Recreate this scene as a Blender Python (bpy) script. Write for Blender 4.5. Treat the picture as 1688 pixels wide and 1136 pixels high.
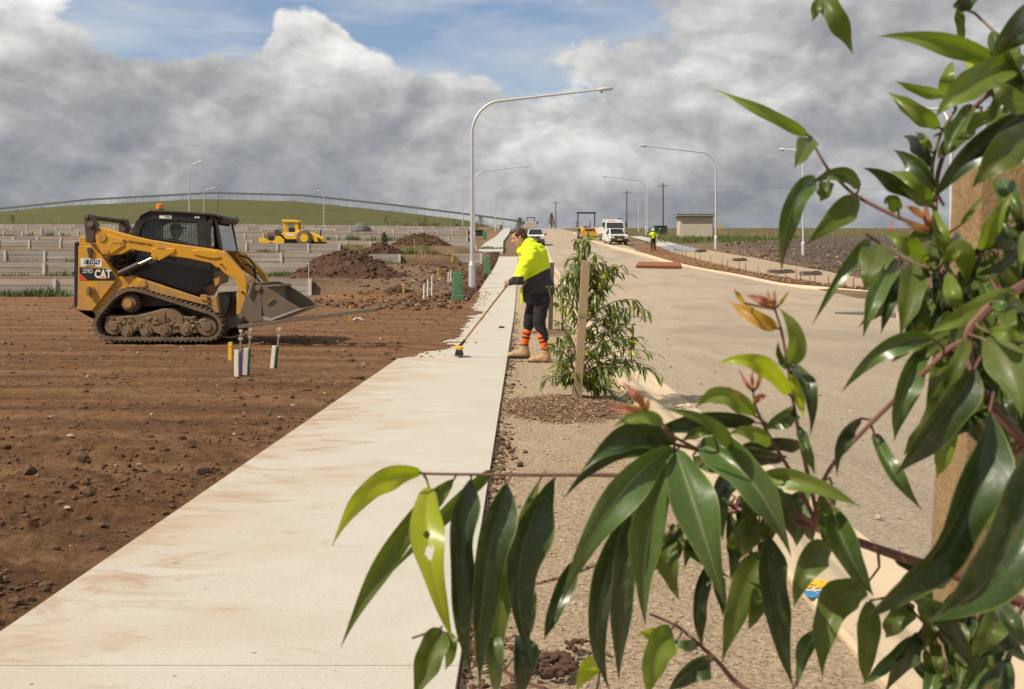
import bpy, bmesh, math, random
import numpy as np
from mathutils import Vector, Matrix, Euler
random.seed(7); RNG = np.random.default_rng(7)
for o in list(bpy.data.objects): bpy.data.objects.remove(o)
SC = bpy.context.scene; COL = SC.collection
PI = math.pi; R = math.radians
# ------------------------------------------------------------------ camera
FPX, CX, HY, HC = 1640.0, 844.0, 445.0, 1.16      # focal length in px of the 1688 px photo, centre x, horizon y, eye height
cd = bpy.data.cameras.new('camera'); cam = bpy.data.objects.new('camera', cd); COL.objects.link(cam); SC.camera = cam
cam.location = (0, 0, HC); cam.rotation_euler = (R(90), 0, 0)
cd.sensor_width = 36; cd.lens = FPX / 1688 * 36; cd.shift_y = -(568 - HY) / 1688
cd.clip_start = 0.05; cd.clip_end = 4000
cd.dof.use_dof = True; cd.dof.focus_distance = 13.3; cd.dof.aperture_fstop = 20
# ------------------------------------------------------------------ sun, sky, exposure
SUN_EL = R(47); SUN_AZ = math.atan2(-0.90, -0.44)   # direction to the sun: left of and a little behind the camera
sdir = Vector((-0.90, -0.44, 0)).normalized() * math.cos(SUN_EL) + Vector((0, 0, math.sin(SUN_EL)))
sl = bpy.data.lights.new('sun', 'SUN'); sl.energy = 4.7; sl.angle = R(0.6); sl.color = (1.0, 0.91, 0.77)
so = bpy.data.objects.new('sun', sl); COL.objects.link(so); so.rotation_euler = sdir.to_track_quat('Z', 'Y').to_euler()
so.location = (-30, -15, 40)
VS = SC.view_settings; VS.view_transform = 'Standard'; VS.look = 'None'; VS.exposure = 0.10; VS.gamma = 1.0; VS.use_curve_mapping = False
W = bpy.data.worlds.new('World'); SC.world = W; W.use_nodes = True

class NT:
    """small wrapper for wiring shader nodes"""
    def __init__(s, tree): s.t = tree; s.n = tree.nodes; s.l = tree.links
    def node(s, typ, ins=None, **kw):
        n = s.n.new(typ)
        for k, v in kw.items(): setattr(n, k, v)
        for k, v in (ins or {}).items(): s.put(n.inputs[k], v)
        return n
    def put(s, sock, v):
        if isinstance(v, bpy.types.NodeSocket): s.l.new(v, sock)
        elif isinstance(v, bpy.types.Node): s.l.new(v.outputs[0], sock)
        else:
            if isinstance(v, (tuple, list)) and len(v) == 3 and sock.type == 'RGBA': v = (*v, 1)
            sock.default_value = v
    def math(s, op, a, b=0.0, clamp=False):
        n = s.n.new('ShaderNodeMath'); n.operation = op; n.use_clamp = clamp
        s.put(n.inputs[0], a); s.put(n.inputs[1], b); return n.outputs[0]
    def vmath(s, op, a, b=(0, 0, 0)):
        n = s.n.new('ShaderNodeVectorMath'); n.operation = op
        s.put(n.inputs[0], a); s.put(n.inputs[1], b)
        return n.outputs['Value'] if op in ('DOT_PRODUCT', 'LENGTH') else n.outputs[0]
    def mix(s, f, a, b, mode='MIX'):
        n = s.n.new('ShaderNodeMix'); n.data_type = 'RGBA'; n.blend_type = mode
        s.put(n.inputs[0], f); s.put(n.inputs[6], a); s.put(n.inputs[7], b); return n.outputs[2]
    def noise(s, vec, scale, detail=4, rough=0.55, dist=0.0, out=0):
        n = s.node('ShaderNodeTexNoise', {'Scale': scale, 'Detail': detail, 'Roughness': rough, 'Distortion': dist})
        if vec is not None: s.put(n.inputs['Vector'], vec)
        return n.outputs[out]
    def ramp(s, f, pts, interp='LINEAR'):
        n = s.n.new('ShaderNodeValToRGB'); cr = n.color_ramp; cr.interpolation = interp
        while len(cr.elements) < len(pts): cr.elements.new(0.5)
        for e, (p, c) in zip(cr.elements, pts):
            e.position = p; e.color = (c, c, c, 1) if isinstance(c, (int, float)) else (*c, 1)
        s.put(n.inputs[0], f); return n.outputs[0]
    def mapr(s, f, a, b, c=0.0, d=1.0, smooth=False):
        n = s.n.new('ShaderNodeMapRange'); n.clamp = True
        if smooth: n.interpolation_type = 'SMOOTHSTEP'
        for k, v in zip((0, 1, 2, 3, 4), (f, a, b, c, d)): s.put(n.inputs[k], v)
        return n.outputs[0]
    def scalev(s, vec, sc):
        return s.vmath('MULTIPLY', vec, sc)

def pix_dir(x, y):
    v = Vector(((x - CX) / FPX, 1.0, (HY - y) / FPX)); return tuple(v.normalized())

def build_world():
    t = NT(W.node_tree); t.n.clear()
    out = t.node('ShaderNodeOutputWorld'); bg = t.node('ShaderNodeBackground'); bg.inputs[1].default_value = 0.1
    t.l.new(bg.outputs[0], out.inputs[0])
    sky = t.node('ShaderNodeTexSky'); sky.sky_type = 'NISHITA'; sky.sun_disc = False
    sky.sun_elevation = SUN_EL; sky.sun_rotation = math.atan2(sdir.x, sdir.y); sky.air_density = 1.2; sky.dust_density = 0.4; sky.ozone_density = 2.0
    D = t.vmath('NORMALIZE', t.node('ShaderNodeTexCoord').outputs['Generated'])
    # flattened direction space: clouds are wider than tall near the horizon
    V = t.scalev(D, (1.0, 1.0, 1.55))
    warp = t.noise(V, 6.5, 5, 0.55, out=1)
    Vw = t.vmath('ADD', V, t.scalev(t.vmath('SUBTRACT', warp, (0.5, 0.5, 0.5)), (0.16, 0.16, 0.16)))
    off = (-0.035, -0.01, 0.075)
    big = t.noise(Vw, 5.2, 7, 0.52)
    big2 = t.noise(t.vmath('ADD', Vw, off), 5.2, 7, 0.52)
    fine = t.noise(Vw, 19.0, 4, 0.56)
    def puff(vec, sc):
        n = t.n.new('ShaderNodeTexVoronoi'); n.feature = 'F1'; n.normalize = True; t.put(n.inputs['Vector'], vec)
        for k, v in (('Scale', sc), ('Detail', 3.0), ('Roughness', 0.6), ('Lacunarity', 2.3)): n.inputs[k].default_value = v
        return t.math('SUBTRACT', 1.0, n.outputs['Distance'])
    pw = t.vmath('ADD', V, t.scalev(t.vmath('SUBTRACT', warp, (0.5, 0.5, 0.5)), (0.05, 0.05, 0.05)))
    pf = puff(pw, 8.5); pf2 = puff(t.vmath('ADD', pw, (-0.012, -0.004, 0.024)), 8.5)
    soft = t.noise(t.vmath('ADD', V, (3.1, 1.7, 0.4)), 2.6, 4, 0.5)
    def dist(x, y, sz=1.6):
        n = t.n.new('ShaderNodeVectorMath'); n.operation = 'DISTANCE'
        t.put(n.inputs[0], t.scalev(D, (1, 1, sz))); n.inputs[1].default_value = tuple(a * b for a, b in zip(pix_dir(x, y), (1, 1, sz)))
        return n.outputs['Value']
    def bl(x, y, r0, r1, sz=1.6): return t.mapr(dist(x, y, sz), r0, r1, 1.0, 0.0, True)
    gap = t.math('MAXIMUM', bl(300, 20, 0.01, 0.17, 2.6), t.math('MULTIPLY', bl(740, 15, 0.01, 0.30, 3.2), 1.05))
    gap = t.math('MAXIMUM', gap, t.math('MULTIPLY', bl(920, 120, 0.0, 0.10, 1.4), 0.45))
    dens = t.math('ADD', t.math('ADD', t.math('MULTIPLY', big, 0.72), t.math('MULTIPLY', fine, 0.12)), t.math('MULTIPLY', t.math('SUBTRACT', pf, 0.28), 0.28))
    dens = t.math('SUBTRACT', dens, t.math('MULTIPLY', gap, 0.36))
    dens = t.math('ADD', dens, t.math('MULTIPLY', bl(512, 92, 0.0, 0.062, 0.9), 0.34))
    zc = t.node('ShaderNodeSeparateXYZ', {0: D}).outputs[2]
    low = t.mapr(zc, 0.04, 0.20, 0.20, 0.0)
    dens = t.math('ADD', dens, low)
    mask = t.mapr(dens, 0.365, 0.435, 0, 1, True)
    # cloud shade: lit where density falls off towards the light, dark in thick bases
    lit = t.math('ADD', t.math('MULTIPLY', t.math('SUBTRACT', big, big2), 1.15), t.math('MULTIPLY', t.math('SUBTRACT', pf, pf2), 1.35))
    sh = t.math('ADD', lit, t.math('MULTIPLY', t.math('SUBTRACT', soft, 0.5), 1.2))
    sh = t.math('ADD', sh, t.math('MULTIPLY', t.math('SUBTRACT', 0.52, dens), 0.95))
    sh = t.math('ADD', sh, t.math('MULTIPLY', bl(510, 88, 0.0, 0.062, 0.9), 0.34))
    sh = t.math('ADD', sh, t.math('MULTIPLY', bl(20, 30, 0.0, 0.10, 1.2), 0.18))
    sh = t.math('ADD', sh, t.math('MULTIPLY', bl(960, 270, 0.0, 0.06, 1.2), 0.10))
    sh = t.math('ADD', sh, t.mapr(zc, 0.010, 0.05, 0.04, 0.0))
    cc = t.ramp(t.math('ADD', sh, 0.46), [(0.08, (0.235, 0.25, 0.275)), (0.34, (0.345, 0.355, 0.37)), (0.56, (0.505, 0.505, 0.50)), (0.76, (0.70, 0.69, 0.67)), (1.0, (0.93, 0.92, 0.90))])
    cc = t.mix(1.0, cc, (10, 10, 10), 'MULTIPLY')
    skyc = t.mix(1.0, sky.outputs[0], (0.80, 0.88, 1.0), 'MULTIPLY')
    veil = t.mapr(t.noise(t.scalev(D, (1, 1, 4.5)), 5.0, 4, 0.6), 0.40, 0.68, 0.12, 0.62)
    skyc = t.mix(veil, skyc, (6.6, 6.7, 6.8))
    fin = t.mix(mask, skyc, cc)
    t.l.new(fin, bg.inputs[0])
build_world()

# ------------------------------------------------------------------ numpy noise
def _hash(ix, iy, seed):
    h = (ix.astype(np.int64) * 374761393 + iy.astype(np.int64) * 668265263 + seed * 982451653) & 0x7fffffff
    h = ((h ^ (h >> 13)) * 1274126177) & 0x7fffffff
    return ((h ^ (h >> 16)) & 0xffff) / 65535.0
def vnoise(x, y, seed=0):
    x = np.asarray(x, float); y = np.asarray(y, float)
    ix = np.floor(x); iy = np.floor(y); fx = x - ix; fy = y - iy
    fx = fx * fx * (3 - 2 * fx); fy = fy * fy * (3 - 2 * fy)
    a = _hash(ix, iy, seed); b = _hash(ix + 1, iy, seed); c = _hash(ix, iy + 1, seed); d = _hash(ix + 1, iy + 1, seed)
    return (a * (1 - fx) + b * fx) * (1 - fy) + (c * (1 - fx) + d * fx) * fy
def fbm(x, y, oct=4, seed=0, gain=0.5):
    s = 0; a = 1; t = 0
    for i in range(oct):
        s = s + a * vnoise(x * 2 ** i, y * 2 ** i, seed + i * 17); t += a; a *= gain
    return s / t
def sstep(a, b, x):
    t = np.clip((np.asarray(x, float) - a) / (b - a), 0, 1); return t * t * (3 - 2 * t)

# ------------------------------------------------------------------ terrain height
_py = np.array([-40, 0, 28, 35, 42, 53, 62, 71, 81, 92, 102, 120, 144, 183, 256, 300, 340, 420, 600, 900, 2000.])
_pz = np.array([0.0, 0, -.12, .03, .38, .85, 1.2, 1.65, 2.4, 3.2, 3.85, 4.8, 6.1, 8.2, 11.8, 13.3, 13.6, 12, 8, 4, 0.])
_gy = np.arange(-40, 2000.5, 0.5); _gz = np.interp(_gy, _py, _pz)
_k = np.exp(-0.5 * (np.arange(-12, 13) / 5.0) ** 2); _k /= _k.sum()
_gz = np.convolve(np.pad(_gz, 12, mode='edge'), _k, mode='valid')
def P(Y): return np.interp(Y, _gy, _gz)
WROWS = [(40, .14, .78), (47, .90, 1.48), (60, 1.60, 2.25), (75, 2.58, 3.25), (100, 3.5, 4.15), (130, 5.1, 5.8), (165, 7.25, 7.95), (200, 9.3, 10.0)]
_sy = [-50, 0, 25]; _sz = [0, 0, -.06]
for wy, zb, zt in WROWS: _sy += [wy - .03, wy + .03]; _sz += [zb, zt]
_sy += [215, 2000]; _sz += [10.4, 10.4]
_ssy = np.arange(-50, 400, 0.25); _ss = np.interp(_ssy, _sy, _sz)
_k2 = np.exp(-0.5 * (np.arange(-30, 31) / 9.0) ** 2); _k2 /= _k2.sum(); _ss = np.convolve(np.pad(_ss, 30, mode='edge'), _k2, mode='valid')
_cx = np.array([-600, -400, -300, -200, -154, -127, -90, -63, -35, -12, 3, 30, 200]); _cz = np.array([6, 9, 12, 15.6, 17.4, 20.2, 22.2, 21.5, 18.5, 15.6, 13.6, 13.3, 13.3])
def H(X, Y):
    X = np.asarray(X, float); Y = np.asarray(Y, float)
    p = P(Y)
    tilt = 0.014 * np.clip(-X - 24, -20, 30) * sstep(42, 70, Y) * (1 - sstep(190, 220, Y))
    st = np.interp(Y, _sy, _sz); sm = np.interp(Y, _ssy, _ss)
    ws = sstep(-6.0, -8.0, X) + (1 - sstep(-6.0, -8.0, X)) * sstep(54, 58, Y)
    s = st * ws + sm * (1 - ws) + tilt
    cz = np.interp(X, _cx, _cz)
    hill = s * (1 - sstep(206, 300, Y)) + cz * sstep(206, 300, Y) - np.clip(Y - 302, 0, 400) * 0.05
    left = np.where(Y > 206, hill, s)
    wl = sstep(-2.1, -4.4, X) * (1 - 0 * Y)
    wl = np.where(Y > 206, np.maximum(0, sstep(0, -14, X)), wl)
    z = p * (1 - wl) + left * wl
    # soil bank on the right, beyond the second footpath
    mr = np.exp(-(((X - 33) / 14) ** 2 + ((Y - 84) / 13) ** 2)) * 1.3
    z = z + mr + sstep(17, 30, X) * 0.25 * (fbm(X / 3.0, Y / 3.0, 3, 5) - .5) + sstep(13, 15, X) * sstep(44, 50, Y) * .1
    return z
def G(x, y):
    """ground point under a photo pixel, by marching along its ray"""
    Y = np.geomspace(1.5, 400, 6000); X = (x - CX) / FPX * Y; zr = HC + (HY - y) / FPX * Y
    d = zr - H(X, Y); k = np.argmax(d <= 0) if (d <= 0).any() else len(Y) - 1
    return Vector((X[k], Y[k], float(H(X[k], Y[k]))))
def at(x, y, Y): return Vector(((x - CX) / FPX * Y, Y, HC + (HY - y) / FPX * Y))
def PX(x0, Y): return x0 + 0.0085 * Y                    # the footpath's own drift to the right

# ------------------------------------------------------------------ materials
MAT = {}
def mat(name, col, rough=0.7, metal=0.0, var=0.15, scale=6.0, bump=0.0, bscale=40.0, dirt=None, dirt_amt=0.0, dscale=3.0, spec=0.5, coat=0.0, stretch=(1, 1, 1), splash=0.0):
    if name in MAT: return MAT[name]
    m = bpy.data.materials.new(name); m.use_nodes = True; t = NT(m.node_tree); t.n.clear()
    out = t.node('ShaderNodeOutputMaterial'); b = t.node('ShaderNodeBsdfPrincipled', {'Roughness': rough, 'Metallic': metal})
    b.inputs['Specular IOR Level'].default_value = spec; b.inputs['Coat Weight'].default_value = coat
    t.l.new(b.outputs[0], out.inputs[0])
    pos = t.scalev(t.node('ShaderNodeNewGeometry').outputs['Position'], stretch)
    c = t.mix(t.noise(pos, scale, 5, 0.6), tuple(v * (1 - var) for v in col), tuple(min(1, v * (1 + var)) for v in col))
    if dirt:
        nz_ = t.noise(pos, dscale, 6, 0.65)
        if splash: nz_ = t.math('ADD', nz_, t.mapr(t.node('ShaderNodeSeparateXYZ', {0: pos}).outputs[2], 0.25, 1.15, splash, -0.04))     # mud thrown up by the tracks
        f = t.mapr(nz_, 0.62 - dirt_amt * 0.4, 0.75 - dirt_amt * 0.3, 0, min(1, dirt_amt * 1.3))
        c = t.mix(f, c, dirt); t.put(b.inputs['Roughness'], t.mapr(f, 0, 1, rough, 0.95))
    t.put(b.inputs['Base Color'], c)
    if bump:
        bn = t.node('ShaderNodeBump', {'Strength': bump, 'Distance': 0.01, 'Height': t.noise(pos, bscale, 6, 0.65)}); t.l.new(bn.outputs[0], b.inputs['Normal'])
    MAT[name] = m; return m

def ground_mat(name, fn):
    m = bpy.data.materials.new(name); m.use_nodes = True; t = NT(m.node_tree); t.n.clear()
    out = t.node('ShaderNodeOutputMaterial'); b = t.node('ShaderNodeBsdfPrincipled', {'Roughness': 0.95}); b.inputs['Specular IOR Level'].default_value = 0.25
    t.l.new(b.outputs[0], out.inputs[0]); pos = t.node('ShaderNodeNewGeometry').outputs['Position']
    fn(t, b, pos); MAT[name] = m; return m
def soil_cols(t, pos, dark=(0.105, 0.047, 0.020), mid=(0.230, 0.112, 0.050), light=(0.40, 0.225, 0.110)):
    st = t.noise(t.scalev(pos, (0.16, 1.5, 1)), 1.5, 8, 0.66, 0.4)
    gr = t.noise(pos, 9.0, 8, 0.7)
    f = t.math('ADD', t.math('MULTIPLY', st, 0.62), t.math('MULTIPLY', gr, 0.42))
    return t.ramp(f, [(0.36, dark), (0.51, mid), (0.66, light), (0.8, (0.33, 0.20, 0.115))])
def f_soil(t, b, pos):
    c = soil_cols(t, pos)
    g = t.noise(pos, 32, 6, 0.85); c = t.mix(t.mapr(g, 0.53, 0.63, 0, 0.55), c, (0.36, 0.215, 0.115)); c = t.mix(t.mapr(g, 0.47, 0.37, 0, 0.75), c, (0.055, 0.026, 0.012))
    t.put(b.inputs['Base Color'], c)
    h = t.math('ADD', t.noise(pos, 20, 8, 0.78), t.math('MULTIPLY', t.noise(pos, 90, 5, 0.75), 0.6))
    t.put(b.inputs['Normal'], t.node('ShaderNodeBump', {'Strength': 1.0, 'Distance': 0.05, 'Height': h}))
def f_terr(t, b, pos):
    a = t.node('ShaderNodeAttribute'); a.attribute_name = 'grass'; g = a.outputs['Fac']
    a2 = t.node('ShaderNodeAttribute'); a2.attribute_name = 'dark'; dk = a2.outputs['Fac']
    a3 = t.node('ShaderNodeAttribute'); a3.attribute_name = 'green'; gn = a3.outputs['Fac']
    soil = soil_cols(t, pos, (0.12, 0.07, 0.04), (0.215, 0.135, 0.08), (0.32, 0.22, 0.14))
    gravel = t.mix(t.noise(pos, 2.5, 8, 0.75), (0.045, 0.032, 0.026), (0.17, 0.125, 0.10))
    stones = t.mapr(t.node('ShaderNodeTexVoronoi', {'Vector': pos, 'Scale': 1.6}).outputs['Distance'], 0.12, 0.2, 1, 0)
    gravel = t.mix(t.math('MULTIPLY', stones, 0.75), gravel, (0.42, 0.34, 0.27))
    soil = t.mix(dk, soil, gravel)
    gf = t.math('ADD', g, t.math('MULTIPLY', t.math('SUBTRACT', t.noise(pos, 0.9, 6, 0.7), 0.5), 1.5))
    gf = t.mapr(gf, 0.45, 0.7)
    gc = t.mix(t.noise(t.scalev(pos, (0.12, 0.05, 0.3)), 1.0, 7, 0.65), (0.060, 0.066, 0.020), (0.115, 0.115, 0.036))
    gc = t.mix(t.mapr(t.noise(t.scalev(pos, (0.5, 0.5, 1.6)), 0.5, 7, 0.7), 0.5, 0.72), gc, (0.135, 0.105, 0.052))
    big = t.mapr(t.noise(t.scalev(pos, (0.03, 0.09, 0.2)), 1.0, 6, 0.62), 0.36, 0.66)
    gc = t.mix(t.math('MULTIPLY', big, 0.85), gc, (0.135, 0.100, 0.046))
    gc = t.mix(t.math('MULTIPLY', gn, 0.55), gc, t.mix(t.noise(t.scalev(pos, (0.5, 0.8, 1)), 0.45, 7, 0.7), (0.040, 0.058, 0.014), (0.115, 0.140, 0.034)))
    t.put(b.inputs['Base Color'], t.mix(gf, soil, gc))
    h = t.math('ADD', t.noise(pos, 3, 8, 0.75), t.math('MULTIPLY', t.noise(pos, 14, 4, 0.7), 0.5))
    t.put(b.inputs['Normal'], t.node('ShaderNodeBump', {'Strength': 0.9, 'Distance': 0.18, 'Height': h}))
def f_path(t, b, pos):
    xyz = t.node('ShaderNodeSeparateXYZ', {0: pos}); X = xyz.outputs[0]
    c = t.mix(t.noise(pos, 2.2, 6, 0.6), (0.455, 0.418, 0.358), (0.565, 0.525, 0.460))
    pg = t.noise(pos, 70, 5, 0.85); c = t.mix(t.mapr(pg, 0.52, 0.62, 0, 0.30), c, (0.66, 0.62, 0.55)); c = t.mix(t.mapr(pg, 0.47, 0.38, 0, 0.30), c, (0.33, 0.28, 0.215))
    br = t.noise(t.scalev(pos, (1.2, 70, 1)), 1.5, 5, 0.6)
    c = t.mix(t.mapr(br, 0.5, 0.75, 0, 0.16), c, (0.40, 0.345, 0.27))
    edge = t.mapr(X, -1.75, -0.5, 0.20, 0.0)                       # mud brought on from the lot side
    s1 = t.math('ADD', t.noise(t.scalev(pos, (1.0, 2.2, 1)), 2.0, 9, 0.72, 0.8), edge)
    c = t.mix(t.mapr(s1, 0.63, 0.80, 0, 0.70), c, (0.34, 0.19, 0.095))
    s2 = t.math('ADD', t.noise(t.scalev(pos, (1.0, 1.6, 1)), 0.75, 5, 0.6), edge)
    c = t.mix(t.mapr(s2, 0.54, 0.80, 0, 0.5), c, (0.43, 0.30, 0.185))
    sp = t.mapr(t.noise(pos, 34, 2, 0.5), 0.73, 0.77); c = t.mix(t.math('MULTIPLY', sp, 0.7), c, (0.14, 0.09, 0.06))
    t.put(b.inputs['Base Color'], c); b.inputs['Roughness'].default_value = 0.85
    h = t.math('ADD', t.noise(t.scalev(pos, (6, 170, 1)), 1.0, 3, 0.6), t.math('MULTIPLY', t.noise(pos, 260, 3, 0.6), 0.6))
    t.put(b.inputs['Normal'], t.node('ShaderNodeBump', {'Strength': 0.35, 'Distance': 0.006, 'Height': h}))
def f_verge(t, b, pos):
    c = t.mix(t.noise(pos, 2.0, 7, 0.65), (0.36, 0.262, 0.165), (0.51, 0.385, 0.255))
    g = t.noise(pos, 55, 5, 0.85)
    c = t.mix(t.mapr(g, 0.52, 0.61, 0, 0.75), c, (0.66, 0.53, 0.38))
    c = t.mix(t.mapr(g, 0.475, 0.39, 0, 0.85), c, (0.10, 0.066, 0.042))
    t.put(b.inputs['Base Color'], c)
    h = t.math('ADD', g, t.math('MULTIPLY', t.noise(pos, 14, 6, 0.6), 0.7))
    t.put(b.inputs['Normal'], t.node('ShaderNodeBump', {'Strength': 0.8, 'Distance': 0.02, 'Height': h}))
def f_road(t, b, pos):
    c = t.mix(t.noise(t.scalev(pos, (1.0, 0.35, 1)), 0.55, 7, 0.65), (0.36, 0.285, 0.207), (0.50, 0.405, 0.298))
    st = t.noise(t.scalev(pos, (2.2, 0.16, 1)), 1.2, 6, 0.65, 0.6)
    c = t.mix(t.mapr(st, 0.47, 0.70, 0, 0.5), c, (0.30, 0.235, 0.18))
    pt = t.noise(t.scalev(pos, (1.0, 0.55, 1)), 0.28, 6, 0.6, 1.2); c = t.mix(t.mapr(pt, 0.48, 0.62, 0, 0.55), c, (0.27, 0.222, 0.175))
    wv = t.node('ShaderNodeTexWave', {'Vector': pos, 'Scale': 1.3, 'Distortion': 9.0, 'Detail': 3.0, 'Detail Scale': 0.25}); wv.bands_direction = 'X'
    c = t.mix(t.math('MULTIPLY', t.mapr(wv.outputs[1], 0.72, 1.0), t.mapr(t.noise(pos, 0.2, 3, 0.5), 0.45, 0.62, 0, 0.32)), c, (0.24, 0.19, 0.145))
    g = t.noise(pos, 38, 6, 0.88)
    c = t.mix(t.mapr(g, 0.525, 0.62, 0, 0.65), c, (0.63, 0.53, 0.40))
    c = t.mix(t.mapr(g, 0.47, 0.385, 0, 0.8), c, (0.13, 0.095, 0.068))
    t.put(b.inputs['Base Color'], c)
    t.put(b.inputs['Normal'], t.node('ShaderNodeBump', {'Strength': 0.8, 'Distance': 0.02, 'Height': t.math('ADD', g, t.noise(pos, 7, 6, 0.6))}))
def f_kerb(t, b, pos):
    c = t.mix(t.noise(pos, 1.8, 7, 0.65), (0.50, 0.385, 0.255), (0.63, 0.51, 0.36))
    c = t.mix(t.mapr(t.noise(t.scalev(pos, (5, 0.8, 2)), 1.6, 6, 0.7), 0.5, 0.75, 0, 0.6), c, (0.34, 0.225, 0.135))
    sp = t.mapr(t.noise(pos, 60, 2, 0.5), 0.70, 0.75); c = t.mix(t.math('MULTIPLY', sp, 0.6), c, (0.15, 0.10, 0.07))
    t.put(b.inputs['Base Color'], c)
    t.put(b.inputs['Normal'], t.node('ShaderNodeBump', {'Strength': 0.4, 'Distance': 0.008, 'Height': t.noise(pos, 90, 5, 0.7)}))
def f_bed(t, b, pos):
    c = t.mix(t.noise(pos, 1.1, 7, 0.65), (0.30, 0.225, 0.15), (0.44, 0.345, 0.245))
    t.put(b.inputs['Base Color'], c)
    t.put(b.inputs['Normal'], t.node('ShaderNodeBump', {'Strength': 0.6, 'Distance': 0.03, 'Height': t.noise(pos, 22, 6, 0.7)}))
for nm, fn in (('soil', f_soil), ('terrain', f_terr), ('path', f_path), ('verge', f_verge), ('road', f_road), ('kerb', f_kerb), ('bed', f_bed)): ground_mat(nm, fn)

# ------------------------------------------------------------------ object helpers
def link(o, parent=None):
    COL.objects.link(o)
    if parent is not None: o.parent = parent
    return o
def tag(o, label, cat=None, group=None, kind=None):
    if label: o['label'] = label
    if cat: o['category'] = cat
    if group: o['group'] = group
    if kind: o['kind'] = kind
    return o
def thing(name, label, cat, loc=(0, 0, 0), rz=0.0, group=None):
    o = bpy.data.objects.new(name, None); o.empty_display_size = 0.2; link(o); o.location = loc; o.rotation_euler = (0, 0, rz)
    return tag(o, label, cat, group)
def struct(o): o['kind'] = 'structure'; return o
def copy_tree(o, parent=None):
    c = o.copy(); COL.objects.link(c); c.parent = parent
    for ch in list(o.children): copy_tree(ch, c)
    return c
def mesh_np(name, V, F, m, parent=None, smooth=True):
    me = bpy.data.meshes.new(name); me.from_pydata(V, [], F); me.materials.append(m if not isinstance(m, str) else MAT[m])
    if smooth: me.polygons.foreach_set('use_smooth', [True] * len(me.polygons))
    return link(bpy.data.objects.new(name, me), parent)
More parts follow.
